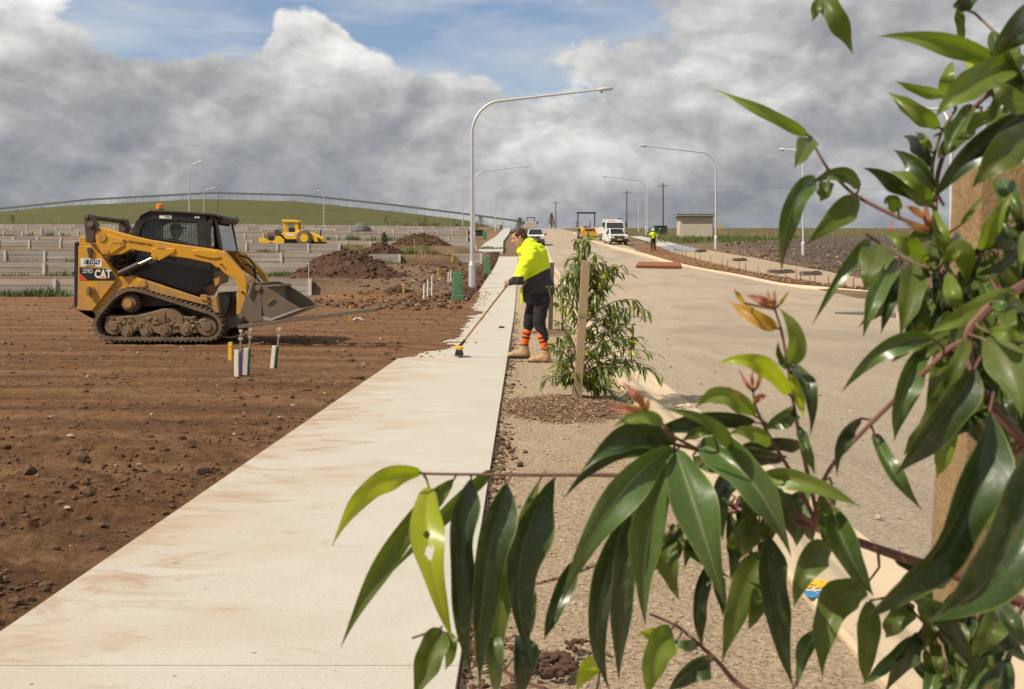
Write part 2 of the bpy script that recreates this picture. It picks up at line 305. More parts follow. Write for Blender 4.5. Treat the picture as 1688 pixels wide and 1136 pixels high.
class MB:
    def __init__(s): s.v = []; s.f = []; s.mi = []; s.cm = 0
    def add(s, V, F):
        n = len(s.v); s.v += [tuple(p) for p in V]; s.f += [tuple(i + n for i in f) for f in F]; s.mi += [s.cm] * len(F); return s
    def box(s, c, d, rot=None):
        M = rot.to_matrix() if isinstance(rot, Euler) else (Matrix.Rotation(rot, 3, 'Z') if rot else Matrix.Identity(3))
        V = [Vector(c) + M @ Vector((sx * d[0] / 2, sy * d[1] / 2, sz * d[2] / 2)) for sx in (-1, 1) for sy in (-1, 1) for sz in (-1, 1)]
        return s.add(V, [(0, 1, 3, 2), (4, 6, 7, 5), (0, 4, 5, 1), (2, 3, 7, 6), (0, 2, 6, 4), (1, 5, 7, 3)])
    def bar(s, p0, p1, w, h=None, up=(0, 0, 1)):
        p0 = Vector(p0); p1 = Vector(p1); h = h or w; d = (p1 - p0).normalized(); u = Vector(up)
        if abs(d.dot(u)) > 0.98: u = Vector((0, 1, 0))
        a = d.cross(u).normalized() * w / 2; b2 = a.cross(d).normalized() * h / 2
        V = [p + sa * a + sb * b2 for p in (p0, p1) for sa in (-1, 1) for sb in (-1, 1)]
        return s.add(V, [(0, 1, 3, 2), (4, 6, 7, 5), (0, 4, 5, 1), (2, 3, 7, 6), (0, 2, 6, 4), (1, 5, 7, 3)])
    def tube(s, pts, rad, n=8, cap=True):
        pts = [Vector(p) for p in pts]; rad = [float(r_) for r_ in rad] if isinstance(rad, (list, tuple)) else [float(rad)] * len(pts)
        rings = []; prev = None
        for i, p in enumerate(pts):
            d = (pts[min(i + 1, len(pts) - 1)] - pts[max(i - 1, 0)]).normalized()
            if prev is None:
                a = d.orthogonal().normalized()
            else:
                a = (prev - d * prev.dot(d)).normalized()
            prev = a; b2 = d.cross(a)
            rings.append([p + rad[i] * (math.cos(2 * PI * k / n) * a + math.sin(2 * PI * k / n) * b2) for k in range(n)])
        V = [v for r in rings for v in r]; F = []
        for i in range(len(pts) - 1):
            for k in range(n): F.append((i * n + k, i * n + (k + 1) % n, (i + 1) * n + (k + 1) % n, (i + 1) * n + k))
        if cap: F.append(tuple(range(n - 1, -1, -1))); F.append(tuple((len(pts) - 1) * n + k for k in range(n)))
        return s.add(V, F)
    def cyl(s, p0, p1, r, n=16, r1=None): return s.tube([p0, p1], [r, r if r1 is None else r1], n)
    def prism(s, out, y0, y1):
        """outline of (x, z) points swept along y"""
        n = len(out); V = [(x, y0, z) for x, z in out] + [(x, y1, z) for x, z in out]
        F = [tuple(range(n)), tuple(range(2 * n - 1, n - 1, -1))] + [(i, i + n, (i + 1) % n + n, (i + 1) % n) for i in range(n)]
        return s.add(V, F)
    def ring(s, outer, inner, y0, y1):
        n = len(outer); V = [(x, y0, z) for x, z in outer] + [(x, y0, z) for x, z in inner] + [(x, y1, z) for x, z in outer] + [(x, y1, z) for x, z in inner]
        F = []
        for i in range(n):
            j = (i + 1) % n
            F += [(i, j, n + j, n + i), (2 * n + i, 3 * n + i, 3 * n + j, 2 * n + j), (i, 2 * n + i, 2 * n + j, j), (n + i, n + j, 3 * n + j, 3 * n + i)]
        return s.add(V, F)
    def disc(s, c, r, y0, y1, n=24, r1=None):
        """wheel-like disc with its axle along y"""
        return s.tube([(c[0], y0, c[1]), (c[0], y1, c[1])], [r, r1 or r], n)
    def build(s, name, m, parent=None, smooth=False, bevel=0.0, loc=None):
        me = bpy.data.meshes.new(name); me.from_pydata(s.v, [], s.f)
        for mm in (m if isinstance(m, list) else [m]): me.materials.append(MAT[mm] if isinstance(mm, str) else mm)
        if isinstance(m, list): me.polygons.foreach_set('material_index', s.mi)
        bm = bmesh.new(); bm.from_mesh(me); bmesh.ops.recalc_face_normals(bm, faces=bm.faces); bm.to_mesh(me); bm.free()
        o = link(bpy.data.objects.new(name, me), parent)
        if smooth:
            me.polygons.foreach_set('use_smooth', [True] * len(me.polygons))
            me.set_sharp_from_angle(angle=R(38))
        if bevel:
            md = o.modifiers.new('bevel', 'BEVEL'); md.width = bevel; md.segments = 2; md.limit_method = 'ANGLE'; md.angle_limit = R(40)
        if loc is not None: o.location = loc
        return o
def strip(name, xl, xr, Ys, zoff, nx, m, zfn=None, parent=None):
    """sheet between two edge curves that follows the terrain"""
    Ys = np.asarray(Ys, float); n = len(Ys); u = np.linspace(0, 1, nx)
    L = np.array([xl(y) for y in Ys]); Rr = np.array([xr(y) for y in Ys])
    X = L[:, None] * (1 - u) + Rr[:, None] * u; Y = np.repeat(Ys[:, None], nx, 1)
    Z = (zfn or (lambda x, y: P(y)))(X, Y) + (zoff(X, Y, u[None, :]) if callable(zoff) else zoff)
    V = np.stack([X, Y, Z], -1).reshape(-1, 3); F = [(i * nx + j, i * nx + j + 1, (i + 1) * nx + j + 1, (i + 1) * nx + j) for i in range(n - 1) for j in range(nx - 1)]
    return mesh_np(name, V.tolist(), F, m, parent)
def clods(pts, sizes, seed=1, flat=0.7):
    """many small irregular lumps as one vertex/face list"""
    bm = bmesh.new(); bmesh.ops.create_icosphere(bm, subdivisions=1, radius=1.0)
    base = np.array([v.co[:] for v in bm.verts]); fc = np.array([[v.index for v in f.verts] for f in bm.faces]); bm.free()
    rng = np.random.default_rng(seed); n = len(pts); nb = len(base)
    sc = rng.uniform(0.65, 1.35, (n, 1, 3)); jit = rng.uniform(0.72, 1.25, (n, nb, 1)); a = rng.uniform(0, 2 * PI, n)
    B = base[None] * sc * jit; B[..., 2] *= flat
    c, s_ = np.cos(a)[:, None], np.sin(a)[:, None]
    B = np.stack([B[..., 0] * c - B[..., 1] * s_, B[..., 0] * s_ + B[..., 1] * c, B[..., 2]], -1) * np.asarray(sizes)[:, None, None]
    V = (B + np.asarray(pts)[:, None, :]).reshape(-1, 3); F = (fc[None] + (np.arange(n) * nb)[:, None, None]).reshape(-1, 3)
    return V.tolist(), F.tolist()
def text_mesh(name, body, size, m, parent, loc, rot=(R(90), 0, 0), sx=1.0, shear=0.0, off=0.0):
    cu = bpy.data.curves.new(name, 'FONT'); cu.body = body; cu.size = size; cu.align_x = 'CENTER'; cu.align_y = 'CENTER'; cu.shear = shear; cu.offset = off
    cu.resolution_u = 3; cu.extrude = 0.0015
    o = bpy.data.objects.new(name, cu); COL.objects.link(o)
    dg = bpy.context.evaluated_depsgraph_get(); me = bpy.data.meshes.new_from_object(o.evaluated_get(dg))
    COL.objects.unlink(o); bpy.data.objects.remove(o)
    me.materials.clear(); me.materials.append(MAT[m]); r = link(bpy.data.objects.new(name, me), parent)
    r.location = loc; r.rotation_euler = rot; r.scale = (sx, 1, 1); return r
def cap(p0, p1, r0, r1=None): return ('c', Vector(p0), Vector(p1), r0, r0 if r1 is None else r1)
def ell(c, r, rot=(0, 0, 0)): return ('e', Vector(c), Vector(r), Euler(rot))
def blob(name, parts, m, parent=None, voxel=0.012, smooth=4, disp=None, matfn=None):
    """union of tapered capsules and ellipsoids, remeshed into ONE continuous surface"""
    bm = bmesh.new()
    for p in parts:
        if p[0] == 'c':
            _, a, b2, r0, r1 = p; d = (b2 - a)
            n = max(2, int(d.length / max(0.02, min(r0, r1) * 0.35)) + 1)
            mb = MB(); L = d.length; dn = d.normalized() if L > 1e-6 else Vector((0, 0, 1)); pts = []; rr = []
            for k in range(1, 5): th = PI / 2 * (1 - k / 4.5); pts.append(a - dn * r0 * math.sin(th)); rr.append(r0 * math.cos(th))
            pts += [a, b2]; rr += [r0, r1]
            for k in range(4, 0, -1): th = PI / 2 * (1 - k / 4.5); pts.append(b2 + dn * r1 * math.sin(th)); rr.append(r1 * math.cos(th))
            mb.tube(pts, rr, 14)
            vs = [bm.verts.new(v) for v in mb.v]
            for f in mb.f: bm.faces.new([vs[i] for i in f])
        else:
            _, c, r, e = p; M = Matrix.Translation(c) @ e.to_matrix().to_4x4() @ Matrix.Diagonal((*r, 1))
            bmesh.ops.create_uvsphere(bm, u_segments=20, v_segments=14, radius=1, matrix=M)
    bmesh.ops.recalc_face_normals(bm, faces=bm.faces)
    me = bpy.data.meshes.new(name); bm.to_mesh(me); bm.free()
    o = bpy.data.objects.new(name, me); COL.objects.link(o)
    md = o.modifiers.new('r', 'REMESH'); md.mode = 'VOXEL'; md.voxel_size = voxel
    if smooth: s2 = o.modifiers.new('s', 'SMOOTH'); s2.iterations = smooth; s2.factor = 0.5
    me2 = bpy.data.meshes.new_from_object(o.evaluated_get(bpy.context.evaluated_depsgraph_get()))
    COL.objects.unlink(o); bpy.data.objects.remove(o); me2.name = name
    if disp:
        co = np.empty(len(me2.vertices) * 3); me2.vertices.foreach_get('co', co); co = co.reshape(-1, 3)
        no = np.empty(len(me2.vertices) * 3); me2.vertices.foreach_get('normal', no); no = no.reshape(-1, 3)
        me2.vertices.foreach_set('co', (co + no * disp(co)[:, None]).ravel())
    me2.materials.clear()
    for mm in (m if isinstance(m, list) else [m]): me2.materials.append(MAT[mm])
    if matfn:
        cc = np.empty(len(me2.polygons) * 3); me2.polygons.foreach_get('center', cc); me2.polygons.foreach_set('material_index', matfn(cc.reshape(-1, 3)).astype(np.int32))
    me2.polygons.foreach_set('use_smooth', [True] * len(me2.polygons))
    return link(bpy.data.objects.new(name, me2), parent)
# ------------------------------------------------------------------ plain materials
mat('steel', (0.50, 0.51, 0.51), 0.42, 0.55, 0.12, 9); mat('galv', (0.56, 0.57, 0.57), 0.5, 0.35, 0.10, 14)
mat('sleeper', (0.40, 0.365, 0.325), 0.92, 0, 0.2, 3.5, 0.5, 30, (0.33, 0.24, 0.165), 0.45, 0.6, stretch=(0.4, 1, 2.5))
mat('wallpost', (0.56, 0.57, 0.53), 0.7, 0.1, 0.15, 5)
mat('timber', (0.40, 0.29, 0.165), 0.85, 0, 0.25, 9, 0.6, 90, stretch=(6, 6, 0.7))
mat('stakewood', (0.44, 0.285, 0.135), 0.85, 0, 0.32, 22, 0.9, 150, (0.24, 0.135, 0.06), 0.35, 16, stretch=(2.2, 2.2, 1.0))
mat('formply', (0.42, 0.33, 0.23), 0.85, 0, 0.2, 5); mat('rust', (0.27, 0.098, 0.038), 0.85, 0.1, 0.3, 8, 0.4, 30)
mat('yellow', (0.62, 0.30, 0.016), 0.5, 0, 0.08, 5, 0, 40, (0.28, 0.18, 0.10), 0.5, 5, coat=0.1, splash=0.16)
mat('yellow_clean', (0.66, 0.325, 0.014), 0.45, 0, 0.07, 5, 0, 40, (0.33, 0.21, 0.11), 0.40, 6, coat=0.1, splash=0.20)
mat('roller_yellow', (0.82, 0.50, 0.02), 0.45, 0, 0.05, 4); mat('black', (0.018, 0.018, 0.019), 0.45, 0, 0.2, 6, 0, 40, (0.10, 0.075, 0.055), 0.25, 3)
mat('black_gloss', (0.014, 0.014, 0.016), 0.3, 0, 0.2, 6, 0, 40, (0.085, 0.068, 0.05), 0.26, 16, coat=0.2)
mat('rubber', (0.105, 0.082, 0.062), 0.9, 0, 0.25, 7, 0.3, 60, (0.22, 0.15, 0.095), 0.55, 4)
mat('mud', (0.225, 0.15, 0.09), 0.95, 0, 0.3, 7, 0.9, 28, (0.13, 0.08, 0.048), 0.4, 5)
mat('mudsteel', (0.17, 0.135, 0.105), 0.7, 0.25, 0.3, 6, 0.5, 30, (0.20, 0.125, 0.07), 0.45, 3.5)
mat('linkgrey', (0.07, 0.062, 0.055), 0.6, 0.3, 0.2, 6, 0, 40, (0.15, 0.10, 0.07), 0.3, 5)
mat('chrome', (0.55, 0.55, 0.55), 0.32, 1.0, 0.05, 5); mat('orange_lens', (0.85, 0.20, 0.01), 0.25, 0, 0.05, 5, coat=0.4)
mat('white', (0.78, 0.78, 0.76), 0.5, 0, 0.05, 5); mat('decal_red', (0.65, 0.06, 0.04), 0.5); mat('decal_blue', (0.10, 0.42, 0.62), 0.5); mat('decal_black', (0.012, 0.012, 0.013), 0.5)
mat('carwhite', (0.80, 0.80, 0.78), 0.3, 0, 0.03, 3, coat=0.5); mat('pit_green', (0.085, 0.23, 0.105), 0.6, 0, 0.12, 5)
mat('peg_white', (0.70, 0.67, 0.60), 0.8, 0, 0.12, 8, 0, 40, (0.40, 0.27, 0.16), 0.25, 9); mat('peg_yellow', (0.68, 0.36, 0.03), 0.75, 0, 0.15, 8)
mat('tape_green', (0.02, 0.16, 0.10), 0.5); mat('tape_purple', (0.22, 0.15, 0.33), 0.5); mat('brass', (0.40, 0.35, 0.26), 0.5, 0.5, 0.2, 20)
mat('skin', (0.56, 0.31, 0.215), 0.55, 0, 0.08, 20); mat('hair', (0.075, 0.040, 0.022), 0.75, 0, 0.4, 60)
mat('hivis', (0.62, 0.80, 0.005), 0.7, 0, 0.05, 10, 0.25, 45); mat('navy', (0.030, 0.031, 0.042), 0.75, 0, 0.2, 12, 0.3, 60)
mat('trouser', (0.012, 0.012, 0.014), 0.85, 0, 0.25, 14, 0.35, 50); mat('sock', (0.80, 0.13, 0.015), 0.9, 0, 0.1, 30); mat('boot', (0.44, 0.285, 0.15), 0.85, 0, 0.2, 20, 0.3, 60)
mat('render_wall', (0.52, 0.45, 0.36), 0.9, 0, 0.07, 1.5); mat('roofmetal', (0.44, 0.42, 0.39), 0.5, 0.2, 0.08, 2); mat('fenceband', (0.155, 0.17, 0.155), 0.8); mat('polewood', (0.15, 0.13, 0.105), 0.9, 0, 0.25, 2)
mat('fresh_concrete', (0.245, 0.265, 0.285), 0.55, 0, 0.1, 2.0); mat('pale_concrete', (0.46, 0.44, 0.40), 0.85, 0, 0.08, 1.5)
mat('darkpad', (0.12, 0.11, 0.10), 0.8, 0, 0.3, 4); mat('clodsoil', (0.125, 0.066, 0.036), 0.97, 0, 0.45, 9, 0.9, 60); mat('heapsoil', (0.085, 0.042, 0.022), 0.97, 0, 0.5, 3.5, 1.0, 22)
mat('stone', (0.38, 0.305, 0.225), 0.9, 0, 0.3, 8); mat('mulch', (0.185, 0.108, 0.065), 0.95, 0, 0.6, 35, 0.3, 60); mat('mulch_pale', (0.40, 0.27, 0.17), 0.95, 0, 0.3, 30)
mat('grassblade', (0.085, 0.125, 0.024), 0.8, 0, 0.35, 2.0); mat('drygrass', (0.26, 0.20, 0.10), 0.9, 0, 0.3, 2.0)
def tone_by_object(m, amt):
    # every sleeper has its own tone
    t = NT(m.node_tree); b = [n for n in t.n if n.type == 'BSDF_PRINCIPLED'][0]; src = b.inputs['Base Color'].links[0].from_socket
    r = t.node('ShaderNodeObjectInfo').outputs['Random']; v = t.mapr(r, 0, 1, 1 - amt, 1 + amt); c = t.node('ShaderNodeCombineXYZ', {0: v, 1: v, 2: t.mapr(r, 0, 1, 1 - amt * .8, 1 + amt * .8)})
    t.put(b.inputs['Base Color'], t.mix(1.0, src, c.outputs[0], 'MULTIPLY'))
tone_by_object(MAT['sleeper'], .16)
def glass_mat(name, col, alpha=0.25):
    m = bpy.data.materials.new(name); m.use_nodes = True; t = NT(m.node_tree); t.n.clear()
    out = t.node('ShaderNodeOutputMaterial'); g = t.node('ShaderNodeBsdfGlossy', {'Roughness': 0.06, 'Color': (0.9, 0.9, 0.9)}); tr = t.node('ShaderNodeBsdfTransparent', {'Color': col})
    fr = t.node('ShaderNodeFresnel', {'IOR': 1.5}); f = t.math('ADD', t.math('MULTIPLY', fr.outputs[0], 0.8), alpha * 0.3)
    mx = t.node('ShaderNodeMixShader'); t.put(mx.inputs[0], f); t.l.new(tr.outputs[0], mx.inputs[1]); t.l.new(g.outputs[0], mx.inputs[2]); t.l.new(mx.outputs[0], out.inputs[0])
    MAT[name] = m
glass_mat('glass', (0.86, 0.90, 0.88), 0.1); glass_mat('glass_dark', (0.10, 0.11, 0.11))
glass_mat('windscreen', (0.6, 0.66, 0.68), 0.9)
def leaf_mat(name, c1, c2, trans=0.35, rough=0.32, rib=None, coat=0.25):
    m = bpy.data.materials.new(name); m.use_nodes = True; t = NT(m.node_tree); t.n.clear()
    out = t.node('ShaderNodeOutputMaterial'); b = t.node('ShaderNodeBsdfPrincipled', {'Roughness': rough}); b.inputs['Coat Weight'].default_value = coat; b.inputs['Coat Roughness'].default_value = 0.25
    pos = t.node('ShaderNodeNewGeometry').outputs['Position']
    c = t.mix(t.noise(pos, 26, 4, 0.6), c1, c2)
    uv = t.node('ShaderNodeUVMap'); s = t.node('ShaderNodeSeparateXYZ', {0: uv.outputs[0]}); v = s.outputs[1]; u = s.outputs[0]
    dist = t.math('ABSOLUTE', t.math('SUBTRACT', v, 0.5))
    # side veins slanting from the midrib, and the midrib itself
    ph = t.math('SINE', t.math('MULTIPLY', t.math('SUBTRACT', u, t.math('MULTIPLY', dist, 0.35)), 150.0))
    vein = t.mapr(ph, 0.80, 1.0, 0, 0.10)
    c = t.mix(vein, c, tuple(min(1, x * 1.7 + 0.01) for x in c2))
    c = t.mix(t.mapr(dist, 0.02, 0.045, 0.75, 0.0), c, rib or tuple(min(1, x * 1.8 + 0.02) for x in c2))
    c = t.mix(t.mapr(dist, 0.455, 0.485, 0.0, 0.7), c, (0.20, 0.24, 0.045))      # pale margin
    dst = t.mapr(t.noise(pos, 160, 4, 0.7), 0.54, 0.64, 0, 0.22); c = t.mix(dst, c, (0.22, 0.20, 0.14))      # dust
    blot = t.mapr(t.noise(pos, 95, 3, 0.6), 0.70, 0.76, 0, 0.55); c = t.mix(blot, c, tuple(x * 0.55 + 0.01 for x in c1))
    t.put(b.inputs['Base Color'], c)
    bn = t.node('ShaderNodeBump', {'Strength': 0.38, 'Distance': 0.0018, 'Height': t.noise(pos, 75, 3, 0.5)}); t.l.new(bn.outputs[0], b.inputs['Normal'])
    tr = t.node('ShaderNodeBsdfTranslucent'); t.put(tr.inputs['Color'], t.mix(1.0, c, (1.5, 1.7, 0.5), 'MULTIPLY'))
    mx = t.node('ShaderNodeMixShader'); mx.inputs[0].default_value = trans; t.l.new(b.outputs[0], mx.inputs[1]); t.l.new(tr.outputs[0], mx.inputs[2]); t.l.new(mx.outputs[0], out.inputs[0]); MAT[name] = m
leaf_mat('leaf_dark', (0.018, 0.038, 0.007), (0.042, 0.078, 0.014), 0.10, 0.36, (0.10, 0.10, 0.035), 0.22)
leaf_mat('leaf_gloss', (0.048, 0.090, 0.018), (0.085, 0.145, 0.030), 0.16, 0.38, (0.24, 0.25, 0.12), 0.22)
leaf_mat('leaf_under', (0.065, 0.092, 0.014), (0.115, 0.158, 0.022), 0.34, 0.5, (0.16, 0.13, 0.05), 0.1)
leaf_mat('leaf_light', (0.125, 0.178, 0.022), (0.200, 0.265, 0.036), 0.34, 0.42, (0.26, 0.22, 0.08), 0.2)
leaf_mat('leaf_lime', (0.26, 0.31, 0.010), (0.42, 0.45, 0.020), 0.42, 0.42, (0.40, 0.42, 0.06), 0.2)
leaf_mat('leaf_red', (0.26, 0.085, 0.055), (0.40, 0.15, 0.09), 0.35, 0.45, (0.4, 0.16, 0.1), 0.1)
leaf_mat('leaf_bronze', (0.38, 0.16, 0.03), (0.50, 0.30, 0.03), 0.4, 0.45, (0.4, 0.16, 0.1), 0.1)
mat('stem', (0.17, 0.075, 0.055), 0.6, 0, 0.3, 60); mat('bark', (0.13, 0.085, 0.06), 0.9, 0, 0.3, 40, 0.5, 120)
mat('stem_green', (0.16, 0.12, 0.05), 0.6, 0, 0.3, 60)

# ------------------------------------------------------------------ ground sheet out to the horizon
def build_ground():
    Ys = [-30, -20, -12, -6, -3, 0]; y = 0.0
    while y < 1600: y += max(0.5, 0.017 * y); Ys.append(y)
    for wy, _, _ in WROWS: Ys += [wy - .03, wy + .03]
    Ys = np.array(sorted(Ys)); u = np.linspace(-1, 1, 361); Xs = 900 * np.sinh(6.4 * u) / math.sinh(6.4)
    X, Y = np.meshgrid(Xs, Ys); Z = H(X, Y)
    x0 = X - 0.0085 * Y
    under = (sstep(-2.4, -1.6, x0) * (1 - sstep(12.5, 13.6, X)) * (Y < 330))
    soilu = sstep(-1.3, -1.9, x0) * (1 - sstep(36.5, 39.5, Y)) * sstep(-45, -40, X)
    side = sstep(11, 12, X) * (1 - sstep(36.5, 38, Y)) * sstep(22, 25, Y)
    Z = Z - 0.14 * np.maximum(np.maximum(under, soilu), side)
    nz = (fbm(X / 1.7, Y / 1.7, 4, 3) - .5); Z = Z + nz * 0.16 * sstep(42, 60, Y) * (1 - under) * np.where(X < 0, 1, .8)
    n, m = X.shape; V = np.stack([X, Y, Z], -1).reshape(-1, 3)
    idx = np.arange(n * m).reshape(n, m); F = np.stack([idx[:-1, :-1], idx[:-1, 1:], idx[1:, 1:], idx[1:, :-1]], -1).reshape(-1, 4)
    o = mesh_np('ground', V.tolist(), F.tolist(), 'terrain'); struct(o)
    hillm = sstep(203, 215, Y) * sstep(-3, -9, X)
    terr = sstep(-4, -7, X) * sstep(40, 42, Y) * (0.40 + 0.30 * np.clip(np.sin(np.interp(Y, [40, 47, 60, 75, 100, 130, 165, 200, 210], np.arange(9)) * 2 * PI + 0.6), -1, 1)) * (1 - hillm)
    rg = sstep(13, 16, X) * sstep(84, 98, Y) * 0.78; far = sstep(150, 200, Y) * (X > 12) * 0.55
    gr = np.clip(np.maximum.reduce([hillm * 1.3, terr, rg, far]), 0, 1.3)
    band = sstep(96, 104, Y) * (1 - sstep(118, 126, Y)) * sstep(14, 17, X)
    green = np.clip(np.maximum.reduce([band * 0.9, hillm * (0.25 + .6 * fbm(X / 30, Y / 14, 4, 9)) * (1 - 0.4 * sstep(260, 300, Y)), terr * 0.9]), 0, 1)
    dk = sstep(15, 22, X) * sstep(44, 52, Y) * (1 - sstep(86, 96, Y))
    for nm, arr in (('grass', gr), ('green', green), ('dark', dk)):
        at_ = o.data.attributes.new(nm, 'FLOAT', 'POINT'); at_.data.foreach_set('value', arr.ravel().astype(np.float32))
build_ground()

# near soil of the lot, with real clods, ruts and a fine grid
def soil_h(X, Y):
    f1 = fbm(X * 0.55, Y * 2.2, 4, 21); f2 = fbm(X * 5, Y * 6.5, 4, 31); f3 = fbm(X * 17, Y * 17, 3, 41)
    lump = np.clip(fbm(X * 0.9, Y * 1.6, 3, 55) - 0.42, 0, 1) * 2.2 * (1.1 - 0.6 * sstep(5, 9, Y))
    z = (f1 - .5) * 0.010 + (f2 - .5) * 0.055 * (0.3 + lump) + (f3 - .5) * 0.05 * (0.6 + lump)
    near = 1 - sstep(6.0, 8.5, Y)                              # rough windrow of spoil along the near end
    z += near * (np.clip(fbm(X * 3.2, Y * 3.2, 3, 77) - .42, 0, 1) * 0.20)
    return z
def build_soil():
    Ys = np.geomspace(1.6, 39.9, 560); t = np.concatenate([np.linspace(0, 0.62, 430), np.linspace(0.64, 1.6, 20)])
    Y = np.repeat(Ys[:, None], len(t), 1); X = PX(-1.70, Y) + 0.03 - Y * t[None, :]
    edge = np.clip((PX(-1.69, Y) - X) / 0.35, 0, 1)
    Z = H(X, Y) - 0.02 + soil_h(X, Y) * (0.15 + 0.85 * edge) - 0.03 * (1 - edge)
    Z -= 0.10 * sstep(39.0, 39.9, Y)
    n, m = X.shape; V = np.stack([X, Y, Z], -1).reshape(-1, 3); idx = np.arange(n * m).reshape(n, m)
    F = np.stack([idx[:-1, 1:], idx[:-1, :-1], idx[1:, :-1], idx[1:, 1:]], -1).reshape(-1, 4)
    struct(mesh_np('soil', V.tolist(), F.tolist(), 'soil'))
    # loose clods lying on it
    N = 19000; Yc = np.exp(RNG.uniform(math.log(2.2), math.log(38), N)); Xc = PX(-1.78, Yc) - Yc * RNG.uniform(0, 0.6, N) ** 1.25
    dn = fbm(Xc * 0.7, Yc * 1.7, 3, 55); keep = RNG.uniform(0, 1, N) < np.clip((dn - .38) * 3.2, 0.08, 1) * np.where(Yc < 7.5, 1.0, 0.6)
    Xc, Yc = Xc[keep], Yc[keep]; sz = RNG.lognormal(math.log(0.0085), 0.58, len(Xc)) * (0.75 + Yc / 24); sz = np.clip(sz, 0.005, 0.055)
    ed = np.clip((PX(-1.69, Yc) - Xc) / 0.35, 0, 1); Zc = H(Xc, Yc) - .02 + soil_h(Xc, Yc) * (0.15 + .85 * ed) - .03 * (1 - ed) + sz * 0.2
    V, F = clods(np.stack([Xc, Yc, Zc], -1), sz, 3); o = mesh_np('soil_clods', V, F, 'clodsoil', smooth=False); tag(o, 'loose brown clods of soil scattered over the graded lot', 'soil', kind='stuff')
    N = 260; Yc = np.exp(RNG.uniform(math.log(2.6), math.log(36), N)); Xc = PX(-1.9, Yc) - Yc * RNG.uniform(0, .6, N); sz = np.clip(RNG.lognormal(math.log(0.009), .5, N) * (0.7 + Yc / 24), .004, .035)
    V, F = clods(np.stack([Xc, Yc, H(Xc, Yc) - .015 + soil_h(Xc, Yc) + sz * .15], -1), sz, 5); o = mesh_np('pale_stones', V, F, 'stone', smooth=False); tag(o, 'small pale stones scattered over the brown lot', 'stones', kind='stuff')
build_soil()

